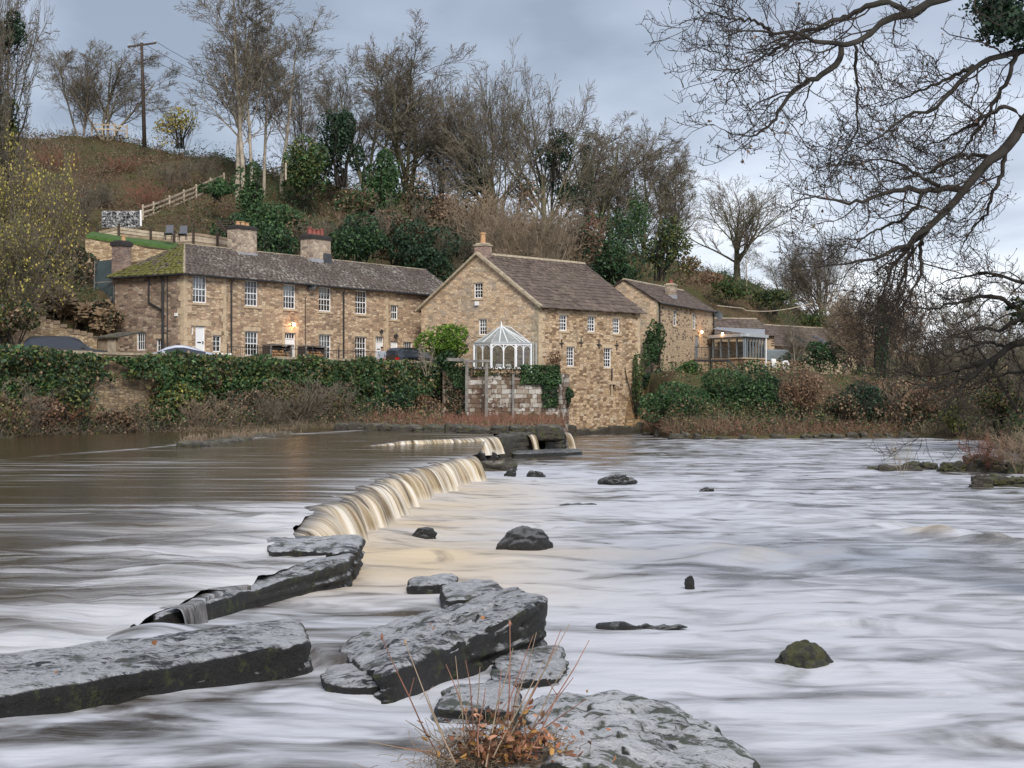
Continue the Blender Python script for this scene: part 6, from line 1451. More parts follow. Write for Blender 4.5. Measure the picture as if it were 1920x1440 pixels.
def fan_stems(rs, n, spread, L, R, lean=0.0):
    a = rs.rand(n) * 2 * np.pi; sp = spread * np.sqrt(rs.rand(n)); D = np.stack([np.cos(a) * sp + lean, np.sin(a) * sp, np.ones(n)], -1); P0 = np.stack([np.cos(a) * .25, np.sin(a) * .25, -.4 * np.ones(n)], -1)
    return P0, unit(D), L * rs.uniform(.85, 1.1, n), R * rs.uniform(.7, 1.1, n)
SP_FAN = [dict(n=9, wig=.06, trop=.04, k=6, e=.30, nc=13, tmin=.16, ang=(.45, .95), lr=(.36, .58), rr=.50, shape=.45), dict(n=7, wig=.10, trop=.06, k=4, e=.35, nc=8, tmin=.2, ang=(.4, .85), lr=(.36, .58), rr=.55),
          dict(n=4, wig=.12, trop=.03, k=3, e=.45, nc=6, tmin=.15, ang=(.4, .85), lr=(.42, .7), rr=.62), dict(n=3, wig=.13, trop=.03, k=3, e=.6, nc=4, tmin=.2, ang=(.4, .9), lr=(.4, .7), rr=.7), dict(n=2, wig=.15, trop=.03, k=3, e=.7)]
SP_ROUND = [dict(n=7, wig=.05, trop=.03, k=7, e=.45, nc=19, tmin=.32, ang=(.45, 1.2), lr=(.95, 1.35), rr=.42, shape=.45), dict(n=8, wig=.09, trop=.06, k=4, e=.30, nc=9, tmin=.22, ang=(.4, .85), lr=(.32, .52), rr=.55),
            dict(n=4, wig=.12, trop=.03, k=3, e=.45, nc=6, tmin=.15, ang=(.4, .85), lr=(.42, .68), rr=.62), dict(n=3, wig=.13, trop=.03, k=3, e=.6, nc=4, tmin=.2, ang=(.4, .9), lr=(.4, .7), rr=.7), dict(n=2, wig=.16, trop=.03, k=3, e=.7)]
SP_SPARSE = [dict(n=10, wig=.03, trop=.03, k=6, e=.22, nc=18, tmin=.32, ang=(.5, 1.0), lr=(.20, .44), rr=.5, shape=.8), dict(n=6, wig=.09, trop=.08, k=4, e=.4, nc=8, tmin=.2, ang=(.4, .85), lr=(.38, .6), rr=.6),
             dict(n=4, wig=.11, trop=.04, k=3, e=.5, nc=5, tmin=.2, ang=(.4, .85), lr=(.45, .7), rr=.65), dict(n=3, wig=.13, trop=.04, k=3, e=.6, nc=4, tmin=.3, ang=(.4, .9), lr=(.45, .7), rr=.7), dict(n=2, wig=.16, trop=.03, k=3, e=.7)]
def variant(name, seed, kind):
    rs = np.random.RandomState(seed)
    if kind == 'fan': lv = grow_tree(seed, fan_stems(rs, 3, .34, 10.5, .17), SP_FAN)
    elif kind == 'fan2': lv = grow_tree(seed, fan_stems(rs, 4, .5, 9.5, .15), SP_FAN)
    elif kind == 'round': lv = grow_tree(seed, fan_stems(rs, 1, .05, 5.5, .30), SP_ROUND)
    elif kind == 'round2': lv = grow_tree(seed, fan_stems(rs, 2, .35, 5.5, .26), SP_ROUND)
    else: lv = grow_tree(seed, fan_stems(rs, 1, .08, 14, .20), SP_SPARSE)
    me = tree_meshes(name, lv, 2); z = np.concatenate([l[0].reshape(-1, 3) for l in lv]); return me, np.percentile(z[:, 2], 99.5), np.percentile(z[:, 0], 98) - np.percentile(z[:, 0], 2)
VAR = {k: variant(k, sd_, kd) for k, sd_, kd in (('fanA', 11, 'fan'), ('fanB', 12, 'fan2'), ('fanC', 15, 'fan2'), ('roundA', 13, 'round'), ('roundB', 17, 'round2'), ('sparseA', 14, 'sparse'), ('sparseB', 19, 'sparse'))}

def hex_leaf_mesh(name, pts, size, cols, rs, asp=.55):
    """pointed, slightly cupped six-sided leaves for plants close to the lens"""
    N = len(pts); d = unit(rs.normal(size=(N, 3)) * [1, 1, .6]); q = unit(np.cross(d, rs.normal(size=(N, 3)))); nn = np.cross(d, q); s = (np.asarray(size) * rs.uniform(.5, 1.4, N))[:, None]
    V = np.stack([pts - d * s * .5, pts - d * s * .2 + q * s * asp * .45 + nn * s * .14, pts + d * s * .2 + q * s * asp * .38 + nn * s * .16, pts + d * s * .5 + nn * s * .1, pts + d * s * .2 - q * s * asp * .38 + nn * s * .16, pts - d * s * .2 - q * s * asp * .45 + nn * s * .14], 1).reshape(-1, 3)
    b = (np.arange(N) * 6)[:, None]; F = np.concatenate([b + np.array([[0, 1, 2, 3]]), b + np.array([[0, 3, 4, 5]])]); return np_mesh(name, V, F, False, np.repeat(cols, 6, 0))
def leaf_mesh(name, pts, size, cols, rs, asp=.6, up=0.0):
    """one small folded diamond per point"""
    N = len(pts); d = unit(rs.normal(size=(N, 3)) + np.array([0, 0, -up])); q = unit(np.cross(d, rs.normal(size=(N, 3)))); s = (np.asarray(size) * rs.uniform(.6, 1.35, N))[:, None]
    V = np.stack([pts - d * s * .5, pts + q * s * asp * .5, pts + d * s * .5, pts - q * s * asp * .5], 1).reshape(-1, 3); F = np.arange(4 * N).reshape(N, 4)
    return np_mesh(name, V, F, False, np.repeat(cols, 4, 0))
def pal(rs, N, cols, var=.35):
    c = np.array(cols)[rs.randint(0, len(cols), N)]; return np.clip(c * rs.uniform(1 - var, 1 + var, (N, 1)), 0, 1)

GREEN_IVY = [(0.046, 0.096, 0.037), (0.062, 0.127, 0.050), (0.039, 0.078, 0.037), (0.085, 0.147, 0.054)]
DARK_IVY = [(0.030, 0.060, 0.033), (0.042, 0.078, 0.039), (0.027, 0.051, 0.033)]
OLIVE = [(0.115, 0.128, 0.038), (0.149, 0.155, 0.047), (0.081, 0.097, 0.032)]
LIME = [(0.138, 0.241, 0.029), (0.184, 0.299, 0.040), (0.092, 0.172, 0.023), (0.069, 0.138, 0.023)]
YELLOW = [(.42, .35, .08), (.48, .40, .11), (.34, .30, .08), (.24, .22, .06)]
BROWN = [(0.178, 0.116, 0.074), (0.232, 0.155, 0.096), (0.132, 0.090, 0.062), (0.264, 0.183, 0.116)]
RUST = [(.215, .125, .078), (.26, .155, .098), (.165, .098, .066)]
TAN = [(.30, .215, .12), (.36, .265, .155), (.24, .17, .10)]

def place_tree(label, u, vb, vt, Y, var, bark='bark_grey', twig='twig_brown', wpx=None, rz=0.0, group=None, name='bare_tree', lean=0.0):
    (mt, mc), hgt, wd = VAR[var]; Y = (hit(u, vb, Y - 14, Y + 22) or Y) if 90 < u < 1520 and Y > 120 else Y; p = P(u, vb, Y); zt = p.z + (vb - vt) / FPX * Y; p.z = min(p.z, gz(u, Y) + .1); H = zt - p.z; s = H / hgt; sx_ = s if wpx is None else max(wpx / FPX * Y / wd, (.7 if Y > 120 else 0) * s)
    o = thing(name, label, 'tree', tuple(p), group); o.scale = (sx_, sx_, s); o.rotation_euler = (0, lean, rz)
    for me, nm, mt_ in ((mt, 'trunk', bark), (mc, 'crown', twig)):
        c = bpy.data.objects.new(nm, me); COL.objects.link(c); c.parent = o
        if not me.materials: me.materials.append(None)
        c.material_slots[0].link = 'OBJECT'; c.material_slots[0].material = M[mt_]
    return o

def clump_pts(rs, n, rx, ry, rz, lumps=9, shell=.75):
    """points through a lumpy crown, denser near its outside"""
    c = unit(rs.normal(size=(lumps, 3))) * rs.uniform(.25, .72, (lumps, 1)); r = rs.uniform(.30, .52, lumps); k = rs.randint(0, lumps, n)
    d = unit(rs.normal(size=(n, 3))); q = c[k] + d * (r[k] * rs.uniform(shell, 1.0, n) ** .8)[:, None]; q[:, 2] = np.where(q[:, 2] < -.95, -.95, q[:, 2])
    return q * np.array([rx, ry, rz])
def bush(label, u, vb, vt, Y, wpx, cols, n=1500, size=.22, seed=0, name='shrub', cat='shrub', group=None, dep=.7, lumps=9, stems='bark_dark', var=.4, asp=.6):
    rs = np.random.RandomState(seed + 100); H = (vb - vt) / FPX * Y; W_ = wpx / FPX * Y; b = P(u, vb, Y); n = int(n * 1.5); q = clump_pts(rs, n, W_ / 2 * 1.25, W_ / 2 * dep * 1.2, H / 2 * 1.12, lumps)
    o = thing(name, label, cat, tuple(b), group); col = pal(rs, n, cols, var)
    link('foliage', leaf_mesh('foliage', q + np.array([0, 0, H / 2]), size, col, rs, asp), M['leaf'], o, local=True)
    m = max(4, min(9, int(W_ * 3))); P0 = np.stack([rs.uniform(-.12, .12, m) * W_, rs.uniform(-.08, .08, m) * W_, -.3 * np.ones(m)], -1); D = np.stack([rs.normal(0, .35 * W_ / max(H, .5), m), rs.normal(0, .3, m), np.ones(m)], -1)
    pts = branch_paths(rs, P0, D, np.full(m, H * .85), 5, .12, .05); link('stems', np_mesh('stems', *tubes(pts, taper(np.full(m, .03 + .012 * H), 5, .3), 4)), M[stems], o, local=True)
    return o
SHR = {}
def shrub_mesh(key, seed, stems=16, L=3.0, spread=.65, R=.022):
    rs = np.random.RandomState(seed); lv = grow_tree(seed, fan_stems(rs, stems, spread, L, R), [dict(n=6, wig=.11, trop=.03, k=3, e=.35, nc=8, tmin=.2, ang=(.35, .9), lr=(.25, .5), rr=.6), dict(n=4, wig=.16, trop=.03, k=3, e=.5, nc=5, tmin=.2, ang=(.4, 1.0), lr=(.35, .6), rr=.7), dict(n=3, wig=.2, trop=.03, k=3, e=.6)], .010)
    SHR[key] = np_mesh('bare_stems', *merge([tubes(*l) for l in lv])), L * 1.15
shrub_mesh('s1', 31); shrub_mesh('s2', 32, 22, 2.6, .8); shrub_mesh('s3', 33, 9, 4.0, .45, .03)
def bare_shrub(label, u, vb, vt, Y, key='s1', mat='twig_brown', group=None, rz=0.0, wide=1.0, name='bare_shrub'):
    me, h = SHR[key]; p = P(u, vb, Y); s = (vb - vt) / FPX * Y / h; c = bpy.data.objects.new(name, me); COL.objects.link(c); c.location = p; c.scale = (s * wide, s * wide, s); c.rotation_euler = (0, 0, rz)
    if not me.materials: me.materials.append(None)
    c.material_slots[0].link = 'OBJECT'; c.material_slots[0].material = M[mat]
    return prop(c, label, 'shrub', group)

# ------------------------------------------------------------------ undergrowth on the hill: one mass nobody could count
rs = np.random.RandomState(77)
N = 8000; uu_ = rs.uniform(-60, 1960, N); t_ = rs.rand(N) ** .85
lo = np.array([profile(a)[0][7] for a in uu_]) - 4; hi = np.array([profile(a)[0][10] for a in uu_]) + 6; Yc_ = lo + (hi - lo) * t_; zc_ = ground_z(uu_, Yc_); xc_ = (uu_ - 960) / FPX * Yc_
keep = ~((uu_ > 150) & (uu_ < 440) & (Yc_ > 104) & (Yc_ < 119.5)); back = np.array([[(p_[0] - FA.x) * FD.x + (p_[1] - FA.y) * FD.y, -((p_[0] - FA.x) * FN.x + (p_[1] - FA.y) * FN.y)] for p_ in np.stack([xc_, Yc_], -1)])
keep &= ~((back[:, 0] > -2) & (back[:, 0] < 29) & (back[:, 1] > -9) & (back[:, 1] < 8)); keep &= ~((xc_ > 8) & (xc_ < 28) & (Yc_ < 160) & (uu_ > 1200))
uu_, Yc_, zc_, xc_ = uu_[keep], Yc_[keep], zc_[keep], xc_[keep]; N = len(uu_); per = 25
vpx = VH - (zc_ - CZ) / Yc_ * FPX; zone = fbm(xc_ * .12, Yc_ * .12, 3.0)
green = (zone > .53) | ((uu_ > 430) & (uu_ < 1280) & (zone > .44)); base = np.where(green[:, None], np.array(GREEN_IVY + DARK_IVY)[rs.randint(0, 7, N)] * 1.15, np.array(BROWN + BROWN + RUST[:1] + OLIVE[:2])[rs.randint(0, 11, N)] * .85)
base = np.where(((uu_ < 480) & (rs.rand(N) < .6))[:, None], np.array(BROWN + BROWN + OLIVE[:1] + RUST[:1])[rs.randint(0, 10, N)] * .85, base)
q = unit(rs.normal(size=(N * per, 3))) * rs.uniform(.5, 1, (N * per, 1)) * np.repeat(rs.uniform(.5, 1.25, N), per)[:, None]; q[:, 2] = np.abs(q[:, 2]) * .8
q *= np.repeat(np.where((uu_ > 430) & (uu_ < 1300), 1.9, 1.0) * np.where(rs.rand(N) < .25, 1.5, 1.0), per)[:, None]; pts = np.repeat(np.stack([xc_, Yc_, zc_ - .1], -1), per, 0) + q; cols = np.repeat(base, per, 0) * rs.uniform(.55, 1.45, (N * per, 1))
prop(link('undergrowth', leaf_mesh('undergrowth', pts, .19, cols, rs, .45), M['leaf']), 'brown and green undergrowth covering the hillside', 'undergrowth', kind='stuff')
# dead sticks through it
n_ = 3200; k = rs.randint(0, N, n_); p0 = np.stack([xc_[k], Yc_[k], zc_[k]], -1) + rs.normal(0, .6, (n_, 3)) * np.array([1, 1, .1]); D = np.stack([rs.normal(0, .5, n_), rs.normal(0, .5, n_), np.ones(n_)], -1)
pt_ = branch_paths(rs, p0, D, rs.uniform(.8, 2.4, n_), 4, .25, -.08); prop(link('dead_stalks', np_mesh('dead_stalks', *tubes(pt_, taper(rs.uniform(.014, .028, n_), 4, .4), 3)), M['twig_brown']), 'dry tan stalks standing all over the hillside', 'stalks', kind='stuff')

# ------------------------------------------------------------------ hilltop and hillside trees
T = place_tree
T('slender bare tree left of the hilltop pole, the left of two', 152, 262, 68, 151, 'fanA', wpx=120, rz=.4); T('slender bare tree left of the hilltop pole, the right of two', 199, 262, 62, 152, 'fanB', wpx=125, rz=2.1)
T('tallest bare tree, pale straight trunk behind the cottage chimneys', 466, 372, -70, 133, 'sparseA', 'bark_pale', 'twig_brown', 170, .3); T('thin straight bare tree just right of the tallest one', 494, 366, -10, 136, 'sparseB', 'bark_pale', 'twig_brown', 120, 1.0); T('pale slim bare tree with forked top near the thin straight one', 522, 358, 20, 138, 'sparseA', 'bark_pale', 'twig_brown', 150, 2.4)
T('leaning bare tree at the left edge of the tallest cluster', 456, 366, 10, 135, 'sparseB', 'bark_pale', 'twig_brown', 200, 2.9, lean=-.14); T('second pale trunk pressed against the tallest tree', 474, 370, -20, 134, 'sparseB', 'bark_pale', 'twig_brown', 130, 4.2, lean=.03)
T('small bare tree in the gap right of the tallest cluster', 572, 300, 112, 150, 'fanA', wpx=70, rz=1.9)
T('broad dense bare tree on the crest, left half of the pair above the second chimney', 690, 360, 70, 148, 'fanC', 'bark_green', 'twig_brown', 190, 1.2); T('broad dense bare tree on the crest, right half of the pair above the second chimney', 765, 372, 60, 151, 'fanB', 'bark_green', 'twig_brown', 190, .2)
T('low bare tree leaning right beside the broad crest pair', 828, 400, 215, 150, 'fanA', wpx=110, rz=.9)
T('mossy bare tree above the mill chimney, the left of two', 942, 372, 134, 154, 'roundB', 'bark_green', 'twig_brown', 165, .5); T('mossy bare tree above the mill chimney, the right of two', 1020, 388, 140, 156, 'roundA', 'bark_green', 'twig_brown', 165, 1.5)
T('tall fan shaped bare tree rising over the mill roof', 1140, 480, 205, 158, 'fanB', 'bark_green', 'twig_brown', 190, 2.7); T('fan shaped bare tree over the right end of the mill roof', 1215, 500, 225, 160, 'fanC', 'bark_green', 'twig_brown', 190, 1.7); T('thin fan shaped bare tree leaning out over the ochre house', 1262, 500, 260, 163, 'fanA', 'bark_green', 'twig_brown', 120, .7)
T('rounded full bare tree standing alone on the falling ridge', 1380, 528, 330, 186, 'roundA', 'bark_green', 'twig_brown', 185, .2)
T('thin brownish bare tree beyond the low barn roofs', 1548, 625, 438, 200, 'roundB', 'bark_grey', 'twig_brown', 120, .9); T('faint bare tree low on the ridge near the lone rounded tree', 1478, 585, 470, 205, 'fanA', 'bark_grey', 'twig_brown', 90, .1); T('small bare tree with a pale trunk before the ridge', 1402, 548, 440, 176, 'sparseA', 'bark_pale', 'twig_brown', 50, .5)
T('little pale bare tree in front of the dark bush on the right', 1492, 690, 600, 140, 'fanA', 'bark_pale', 'twig_brown', 60, 1.5)
for k, (u, vb, vt, Y, var, w_) in enumerate(((1585, 690, 520, 170, 'fanB', 90), (1625, 720, 545, 150, 'roundB', 110), (1690, 715, 540, 150, 'roundA', 120))):
    T(['tan twiggy tree left of the ivy clad trunk on the right bank', 'brown twiggy tree at the ivy clad trunk on the right bank', 'brown twiggy tree right of the ivy clad trunk on the right bank'][k], u, vb, vt, Y, var, 'bark_pale' if k == 0 else 'bark_grey', 'twig_tan', w_, k * 1.1)
T('brown leafed bank tree at the right edge behind the overhanging boughs', 1965, 830, 440, 78, 'fanB', 'bark_dark', 'twig_brown', 230, .8); T('thin bank tree beside the far white house', 1760, 760, 560, 140, 'fanC', 'bark_grey', 'twig_brown', 170, .3); T('slim grey bank tree near the right edge', 1852, 790, 560, 120, 'fanA', 'bark_grey', 'twig_brown', 150, .3)
# big tree in the top left corner, ivy on its boughs
T('big dark bare tree filling the top left corner', 12, 520, -120, 112, 'roundB', 'bark_dark', 'twig_brown', 150, .6); T('second bare tree leaning in at the upper left edge', -40, 470, -60, 108, 'fanC', 'bark_dark', 'twig_brown', 130, 1.6)
bush('dark ivy clump high in the corner tree', 12, 95, 20, 111, 70, DARK_IVY, 900, .25, 1, 'ivy_clump', 'ivy')
bush('dark ivy sleeve on the trunk of the corner tree', 14, 330, 160, 111.5, 46, DARK_IVY + OLIVE, 1200, .25, 2, 'ivy_clump', 'ivy')

def leafy(label, u, vb, vt, Y, wpx, var, cols, n, size, seed, bark='bark_dark', twig='twig_dark', name='leafy_tree', lift=.25):
    o = place_tree(label, u, vb, vt, Y, var, bark, twig, wpx, seed * .7, name=name); rs = np.random.RandomState(seed); (mt, mc), hgt, wd = VAR[var]
    co = np.empty(len(mc.vertices) * 3, np.float32); mc.vertices.foreach_get('co', co); co = co.reshape(-1, 3); sel = co[rs.randint(0, len(co), n)] + rs.normal(0, .12, (n, 3)); sel = sel[sel[:, 2] > lift * hgt]; n = len(sel)
    sc_ = np.array(o.scale); link('foliage', leaf_mesh('foliage', sel, size / sc_[2], pal(rs, n, cols), rs, .7), M['leaf'], o, local=True); return o
leafy('yellow leafed tree at the left edge beside the tan rocks', 40, 600, 262, 92, 190, 'roundA', YELLOW, 5200, .20, 3, 'bark_grey', 'twig_brown'); leafy('smaller yellow leafed tree lower at the left edge', -5, 640, 400, 88, 160, 'roundB', YELLOW + OLIVE, 3200, .19, 4, 'bark_grey', 'twig_brown')
bush('small golden leafed bush right of the hilltop pole', 335, 272, 192, 150, 92, YELLOW + [(.28, .22, .08)], 620, .26, 55, lumps=16); bare_shrub('bare twigs standing through the golden leafed bush', 338, 285, 185, 150.5, 's3', 'twig_brown', None, .5, 1.0)
leafy('russet leafed bank tree in front of the far barns', 1662, 720, 545, 138, 100, 'fanA', RUST + BROWN, 1300, .2, 6, 'bark_grey', 'twig_tan', name='leafy_tree')
leafy('olive shrub tree at the right edge bank', 1930, 800, 540, 74, 110, 'fanA', OLIVE + BROWN, 900, .14, 7, 'bark_grey', 'twig_brown')

# evergreen and ivy masses behind the houses
B_ = [('dark holly standing tall behind the second chimney', 640, 345, 195, 146, 80, DARK_IVY, 2600, .3), ('ivy covered lower trunks under the broad crest trees', 705, 400, 280, 144, 90, GREEN_IVY, 2400, .3), ('olive green bush left of the dark holly', 575, 370, 248, 142, 90, OLIVE + GREEN_IVY, 2200, .3),
      ('bright green ivy bush below the short rail fence', 520, 470, 372, 128, 110, GREEN_IVY, 2200, .28), ('green ivy at the foot of the tallest trunks', 470, 420, 300, 131, 60, GREEN_IVY, 1400, .26), ('green ivy bush between the two big chimneys', 520, 505, 420, 122, 100, GREEN_IVY + DARK_IVY, 2000, .26),
      ('dark green thicket just right of the second chimney', 668, 500, 405, 126, 120, DARK_IVY + GREEN_IVY, 2400, .28), ('dark blue green thicket left of the mill gable', 800, 540, 420, 131, 130, DARK_IVY, 2800, .28), ('brownish green thicket above the end of the cottage roof', 745, 500, 385, 134, 120, DARK_IVY + BROWN, 2200, .28),
      ('dark ivy bunch hanging on the right mossy tree', 1042, 330, 245, 155, 62, DARK_IVY, 1100, .3), ('ivy sleeve on the stem left of the mill ridge trees', 1100, 420, 240, 157, 26, DARK_IVY + GREEN_IVY, 900, .26), ('dark green trees behind the mill roof', 1150, 540, 410, 146, 120, DARK_IVY + GREEN_IVY, 2400, .28),
      ('olive yellow ivy above the gable of the ochre house', 1238, 520, 400, 150, 84, OLIVE + DARK_IVY, 1900, .28), ('dark bank of ivy over the mill ridge', 1085, 500, 420, 140, 100, DARK_IVY + BROWN, 1800, .28), ('green gorse hump on the falling ridge, left', 1372, 558, 514, 178, 74, OLIVE + GREEN_IVY, 1500, .26), ('green gorse hump on the falling ridge, right', 1450, 585, 535, 186, 100, OLIVE + DARK_IVY, 1600, .28),
      ('low green bush behind the far barn roof', 1545, 618, 575, 195, 90, OLIVE + GREEN_IVY, 1200, .3), ('dark bushes just left of the cottage end', 120, 560, 455, 104, 130, DARK_IVY + BROWN, 2600, .24), ('dark bramble heap above the golden wall', 190, 640, 560, 98, 70, DARK_IVY + BROWN, 1300, .2), ('grey green scrub at the far left above the ivy wall', 20, 650, 560, 84, 130, DARK_IVY + BROWN + OLIVE, 2200, .2),
      ('green bush at the top of the post and rail fence', 408, 372, 330, 128, 60, GREEN_IVY, 1000, .26), ('dark ivy mound under the tallest trunks', 440, 470, 400, 120, 80, DARK_IVY + GREEN_IVY, 1300, .25)]
for k, b in enumerate(B_): bush(b[0], *b[1:6], b[6], b[7], b[8], k)
# bare thickets behind the mill and on the slope
THK = sorted(((880, 470, 330, 140, 's3', 'twig_tan', 1.0), (925, 480, 340, 138, 's1', 'twig_tan', 1.2), (965, 470, 345, 142, 's3', 'twig_tan', 1.0), (1060, 490, 380, 140, 's1', 'twig_brown', 1.1), (1110, 490, 380, 146, 's3', 'twig_red', 1.0), (850, 500, 400, 134, 's2', 'twig_brown', 1.0), (760, 470, 350, 138, 's3', 'twig_brown', 1.0), (700, 470, 380, 132, 's1', 'twig_brown', 1.1), (620, 480, 385, 130, 's3', 'twig_tan', .8), (590, 470, 400, 127, 's2', 'twig_brown', 1.0)))
OW = 'first second third fourth fifth sixth seventh eighth ninth tenth'.split()
for k, (u, vb, vt, Y, key, mt_, wd) in enumerate(THK):
    bare_shrub('%s %s bare shrub from the left in the thicket above the roofs' % (OW[k], {'twig_tan': 'tan', 'twig_brown': 'brown', 'twig_red': 'reddish'}[mt_]), u, vb, vt, Y, key, mt_, 'bare shrubs of the hillside thicket', k * 1.3, wd)
T('pale grey bare tree in front of the thicket right of the mill chimney', 1012, 500, 372, 134, 'roundB', 'bark_pale', 'twig_tan', 110, 1.1)
for k, (u, vb, vt, Y) in enumerate(((330, 345, 290, 134), (230, 330, 285, 139), (180, 390, 330, 126), (270, 385, 330, 127), (130, 420, 340, 120), (110, 330, 270, 138), (390, 330, 285, 139))): bare_shrub(['scrub patch right below the golden leafed bush', 'scrub patch straight below the hilltop pole', 'lowest scrub patch on the open slope, near the stone basket', 'scrub patch just above the climbing rail fence', 'scrub patch beside the yellow leafed tree', 'highest scrub patch at the left end of the slope', 'scrub patch nearest the tallest trunks'][k], u, vb, vt, Y, 's2', 'twig_red' if k % 2 else 'twig_brown', 'scrub on the open slope', k * .9, 1.3)

# ------------------------------------------------------------------ ivy and scrub on the river wall
rs = np.random.RandomState(5)
def wall_cloud(W, x0, x1, z0, z1, n, dens, cols, size, thick, seed, name, label, holes=(), rag=0.0):
    rs = np.random.RandomState(seed); x = rs.uniform(x0, x1, n); zlo = z0 + rag * (fbm(x * .45, x * 0 + 7, seed + 1.0) - .35) * 3.2; z = np.maximum(zlo, .9) + (z1 - np.maximum(zlo, .9)) * rs.rand(n); lump = fbm(x * .55, z * .8, seed * 1.0); top = 4.95 + (fbm(x * .5, x * 0 + 2, seed) - .5) * 1.0; k = (z < top) & (fbm(x * .35 + 9, z * .5, seed + 2.0) > 1 - dens)
    for (hx0, hx1, hz0, hz1) in holes: k &= ~((x > hx0 + .8 * (rs.rand(n) - .5)) & (x < hx1 + .8 * (rs.rand(n) - .5)) & (z > hz0 + .6 * (rs.rand(n) - .5)) & (z < hz1 + .6 * (rs.rand(n) - .5)))
    x, z, lump = x[k], z[k], lump[k]; out = thick * (.05 + 1.8 * np.clip(lump - .25, 0, 1) + .9 * fbm(x * .22, z * .2, seed + 9.0) ** 2) * rs.uniform(.5, 1, len(x)) + np.where(z > 4.7, -rs.uniform(0, .7, len(x)), 0)
    pts = np.array([W.pt(a, b, c) for a, b, c in zip(x, z, out)]); zone = fbm(x * .25, z * .4, seed + 5.0); c = pal(rs, len(x), cols[0], .45); c2 = pal(rs, len(x), cols[1], .45); c = np.where((zone > .52)[:, None], c2, c) * (.45 + 1.15 * fbm(x * .9, z * 1.3, seed + 21.0))[:, None]
    o = link(name, leaf_mesh(name, pts, size, c, rs, .75, .4), M['leaf']); prop(o, label, 'ivy', kind='stuff'); return o
hx = Wq.pix(152, 740)[0], Wq.pix(275, 740)[0]
wall_cloud(Wq, 0, Wq.L, 1.9, 5.15, 36000, .74, (GREEN_IVY + OLIVE[:1], GREEN_IVY + DARK_IVY + OLIVE + BROWN[3:]), .20, .95, 1, 'ivy', 'dark green ivy draped over the river wall below the cottages', [(hx[0], hx[1], 1.0, 3.75)], 1.25)
wall_cloud(Wq, 0, Wq.L, 1.0, 3.6, 15000, .62, (DARK_IVY + BROWN, OLIVE + BROWN), .19, .9, 2, 'ivy', 'brown and olive creeper on the lower half of the river wall', [(hx[0] + .3, hx[1] - .3, 1.5, 3.8)])
wall_cloud(Wp, 0, 1.6, 1.2, 4.6, 1800, .8, (DARK_IVY + BROWN, GREEN_IVY), .17, .4, 3, 'ivy', 'thin ivy at the left end of the wheel pit wall')
wall_cloud(Wp, Wp.L - 3.2, Wp.L, 3.5, 4.75, 1700, .9, (DARK_IVY + GREEN_IVY, GREEN_IVY), .17, .5, 4, 'ivy', 'ivy mat hanging over the right corner of the wheel pit wall'); wall_cloud(Wp, Wp.L - 1.5, Wp.L - .2, 2.0, 4.4, 1100, .85, (DARK_IVY, GREEN_IVY), .16, .4, 6, 'ivy', 'ivy tail trailing down the wheel pit wall')
wall_cloud(Wp, .5, Wp.L - 2.5, 4.0, 4.6, 900, .7, (DARK_IVY + BROWN, OLIVE), .14, .25, 7, 'ivy', 'low creeper along the top of the wheel pit wall')

# strip of bank scrub below the wall
def bank_sticks(label, name, u0, u1, dY, n, L, mat, seed, lean=.5, r=(.008, .016), trop=-.06, k_=4):
    """stalks on the strip between shore and wall; dY = fractions of the strip"""
    rs = np.random.RandomState(seed); u = rs.uniform(u0, u1, n); f = rs.uniform(*dY, n); pr = [profile(a)[0] for a in u]; Y = np.array([p_[4] + (p_[5] - p_[4]) * b for p_, b in zip(pr, f)]); z = ground_z(u, Y)
    p0 = np.stack([(u - 960) / FPX * Y, Y, z - .05], -1); D = np.stack([rs.normal(0, lean, n), rs.normal(0, lean, n) - .15, np.ones(n)], -1); pts = branch_paths(rs, p0, D, rs.uniform(*L, n), k_, .18, trop)
    o = link(name, np_mesh(name, *tubes(pts, taper(rs.uniform(*r, n), k_, .35), 3)), M[mat]); return prop(o, label, 'stalks', kind='stuff')
bank_sticks('reddish dead stalks on the bank below the wheel pit wall', 'dead_stalks', 690, 1052, (.02, .98), 4200, (.3, 1.1), 'twig_red', 1, .7)
bank_sticks('brown dead stalks along the foot of the river wall', 'dead_stalks', -40, 700, (.0, 1.0), 3500, (.3, 1.3), 'twig_brown', 2, .8); bank_sticks('tan dry grass along the water edge', 'dry_grass', 330, 1040, (-.02, .12), 2800, (.2, .6), 'twig_tan', 3, .8)
bank_sticks('dry tan and brown stalks on the far right bank', 'dead_stalks', 1215, 1960, (.0, 1.0), 3500, (.3, 1.2), 'twig_tan', 4, .8); bank_sticks('red brown dead growth on the far right bank', 'dead_stalks', 1215, 1700, (.0, .6), 2000, (.3, 1.0), 'twig_red', 5, .8)
def bank_leaves(label, name, u0, u1, f0, n, cols, size, h, seed):
    rs = np.random.RandomState(seed); u = rs.uniform(u0, u1, n); f = rs.uniform(*f0, n); pr = [profile(a)[0] for a in u]; Y = np.array([p_[4] + (p_[5] - p_[4]) * b for p_, b in zip(pr, f)]); z = ground_z(u, Y); X = (u - 960) / FPX * Y
    hh = h * np.clip(fbm(X * .5, Y * .5, seed) * 2.2 - .5, .05, 1.4); o = link(name, leaf_mesh(name, np.stack([X, Y, z + hh * rs.rand(n)], -1), size, pal(rs, n, cols, .5), rs, .6), M['leaf']); return prop(o, label, 'plants', kind='stuff')
bank_leaves('tangled brown and olive scrub under the river wall', 'bank_scrub', -40, 830, (0, 1), 16000, BROWN + BROWN + OLIVE + DARK_IVY, .14, 1.5, 11); bank_leaves('low dead bracken and moss below the wheel pit wall', 'bank_scrub', 690, 1052, (0, .9), 6000, RUST[:1] + BROWN + BROWN + OLIVE, .12, .45, 12)
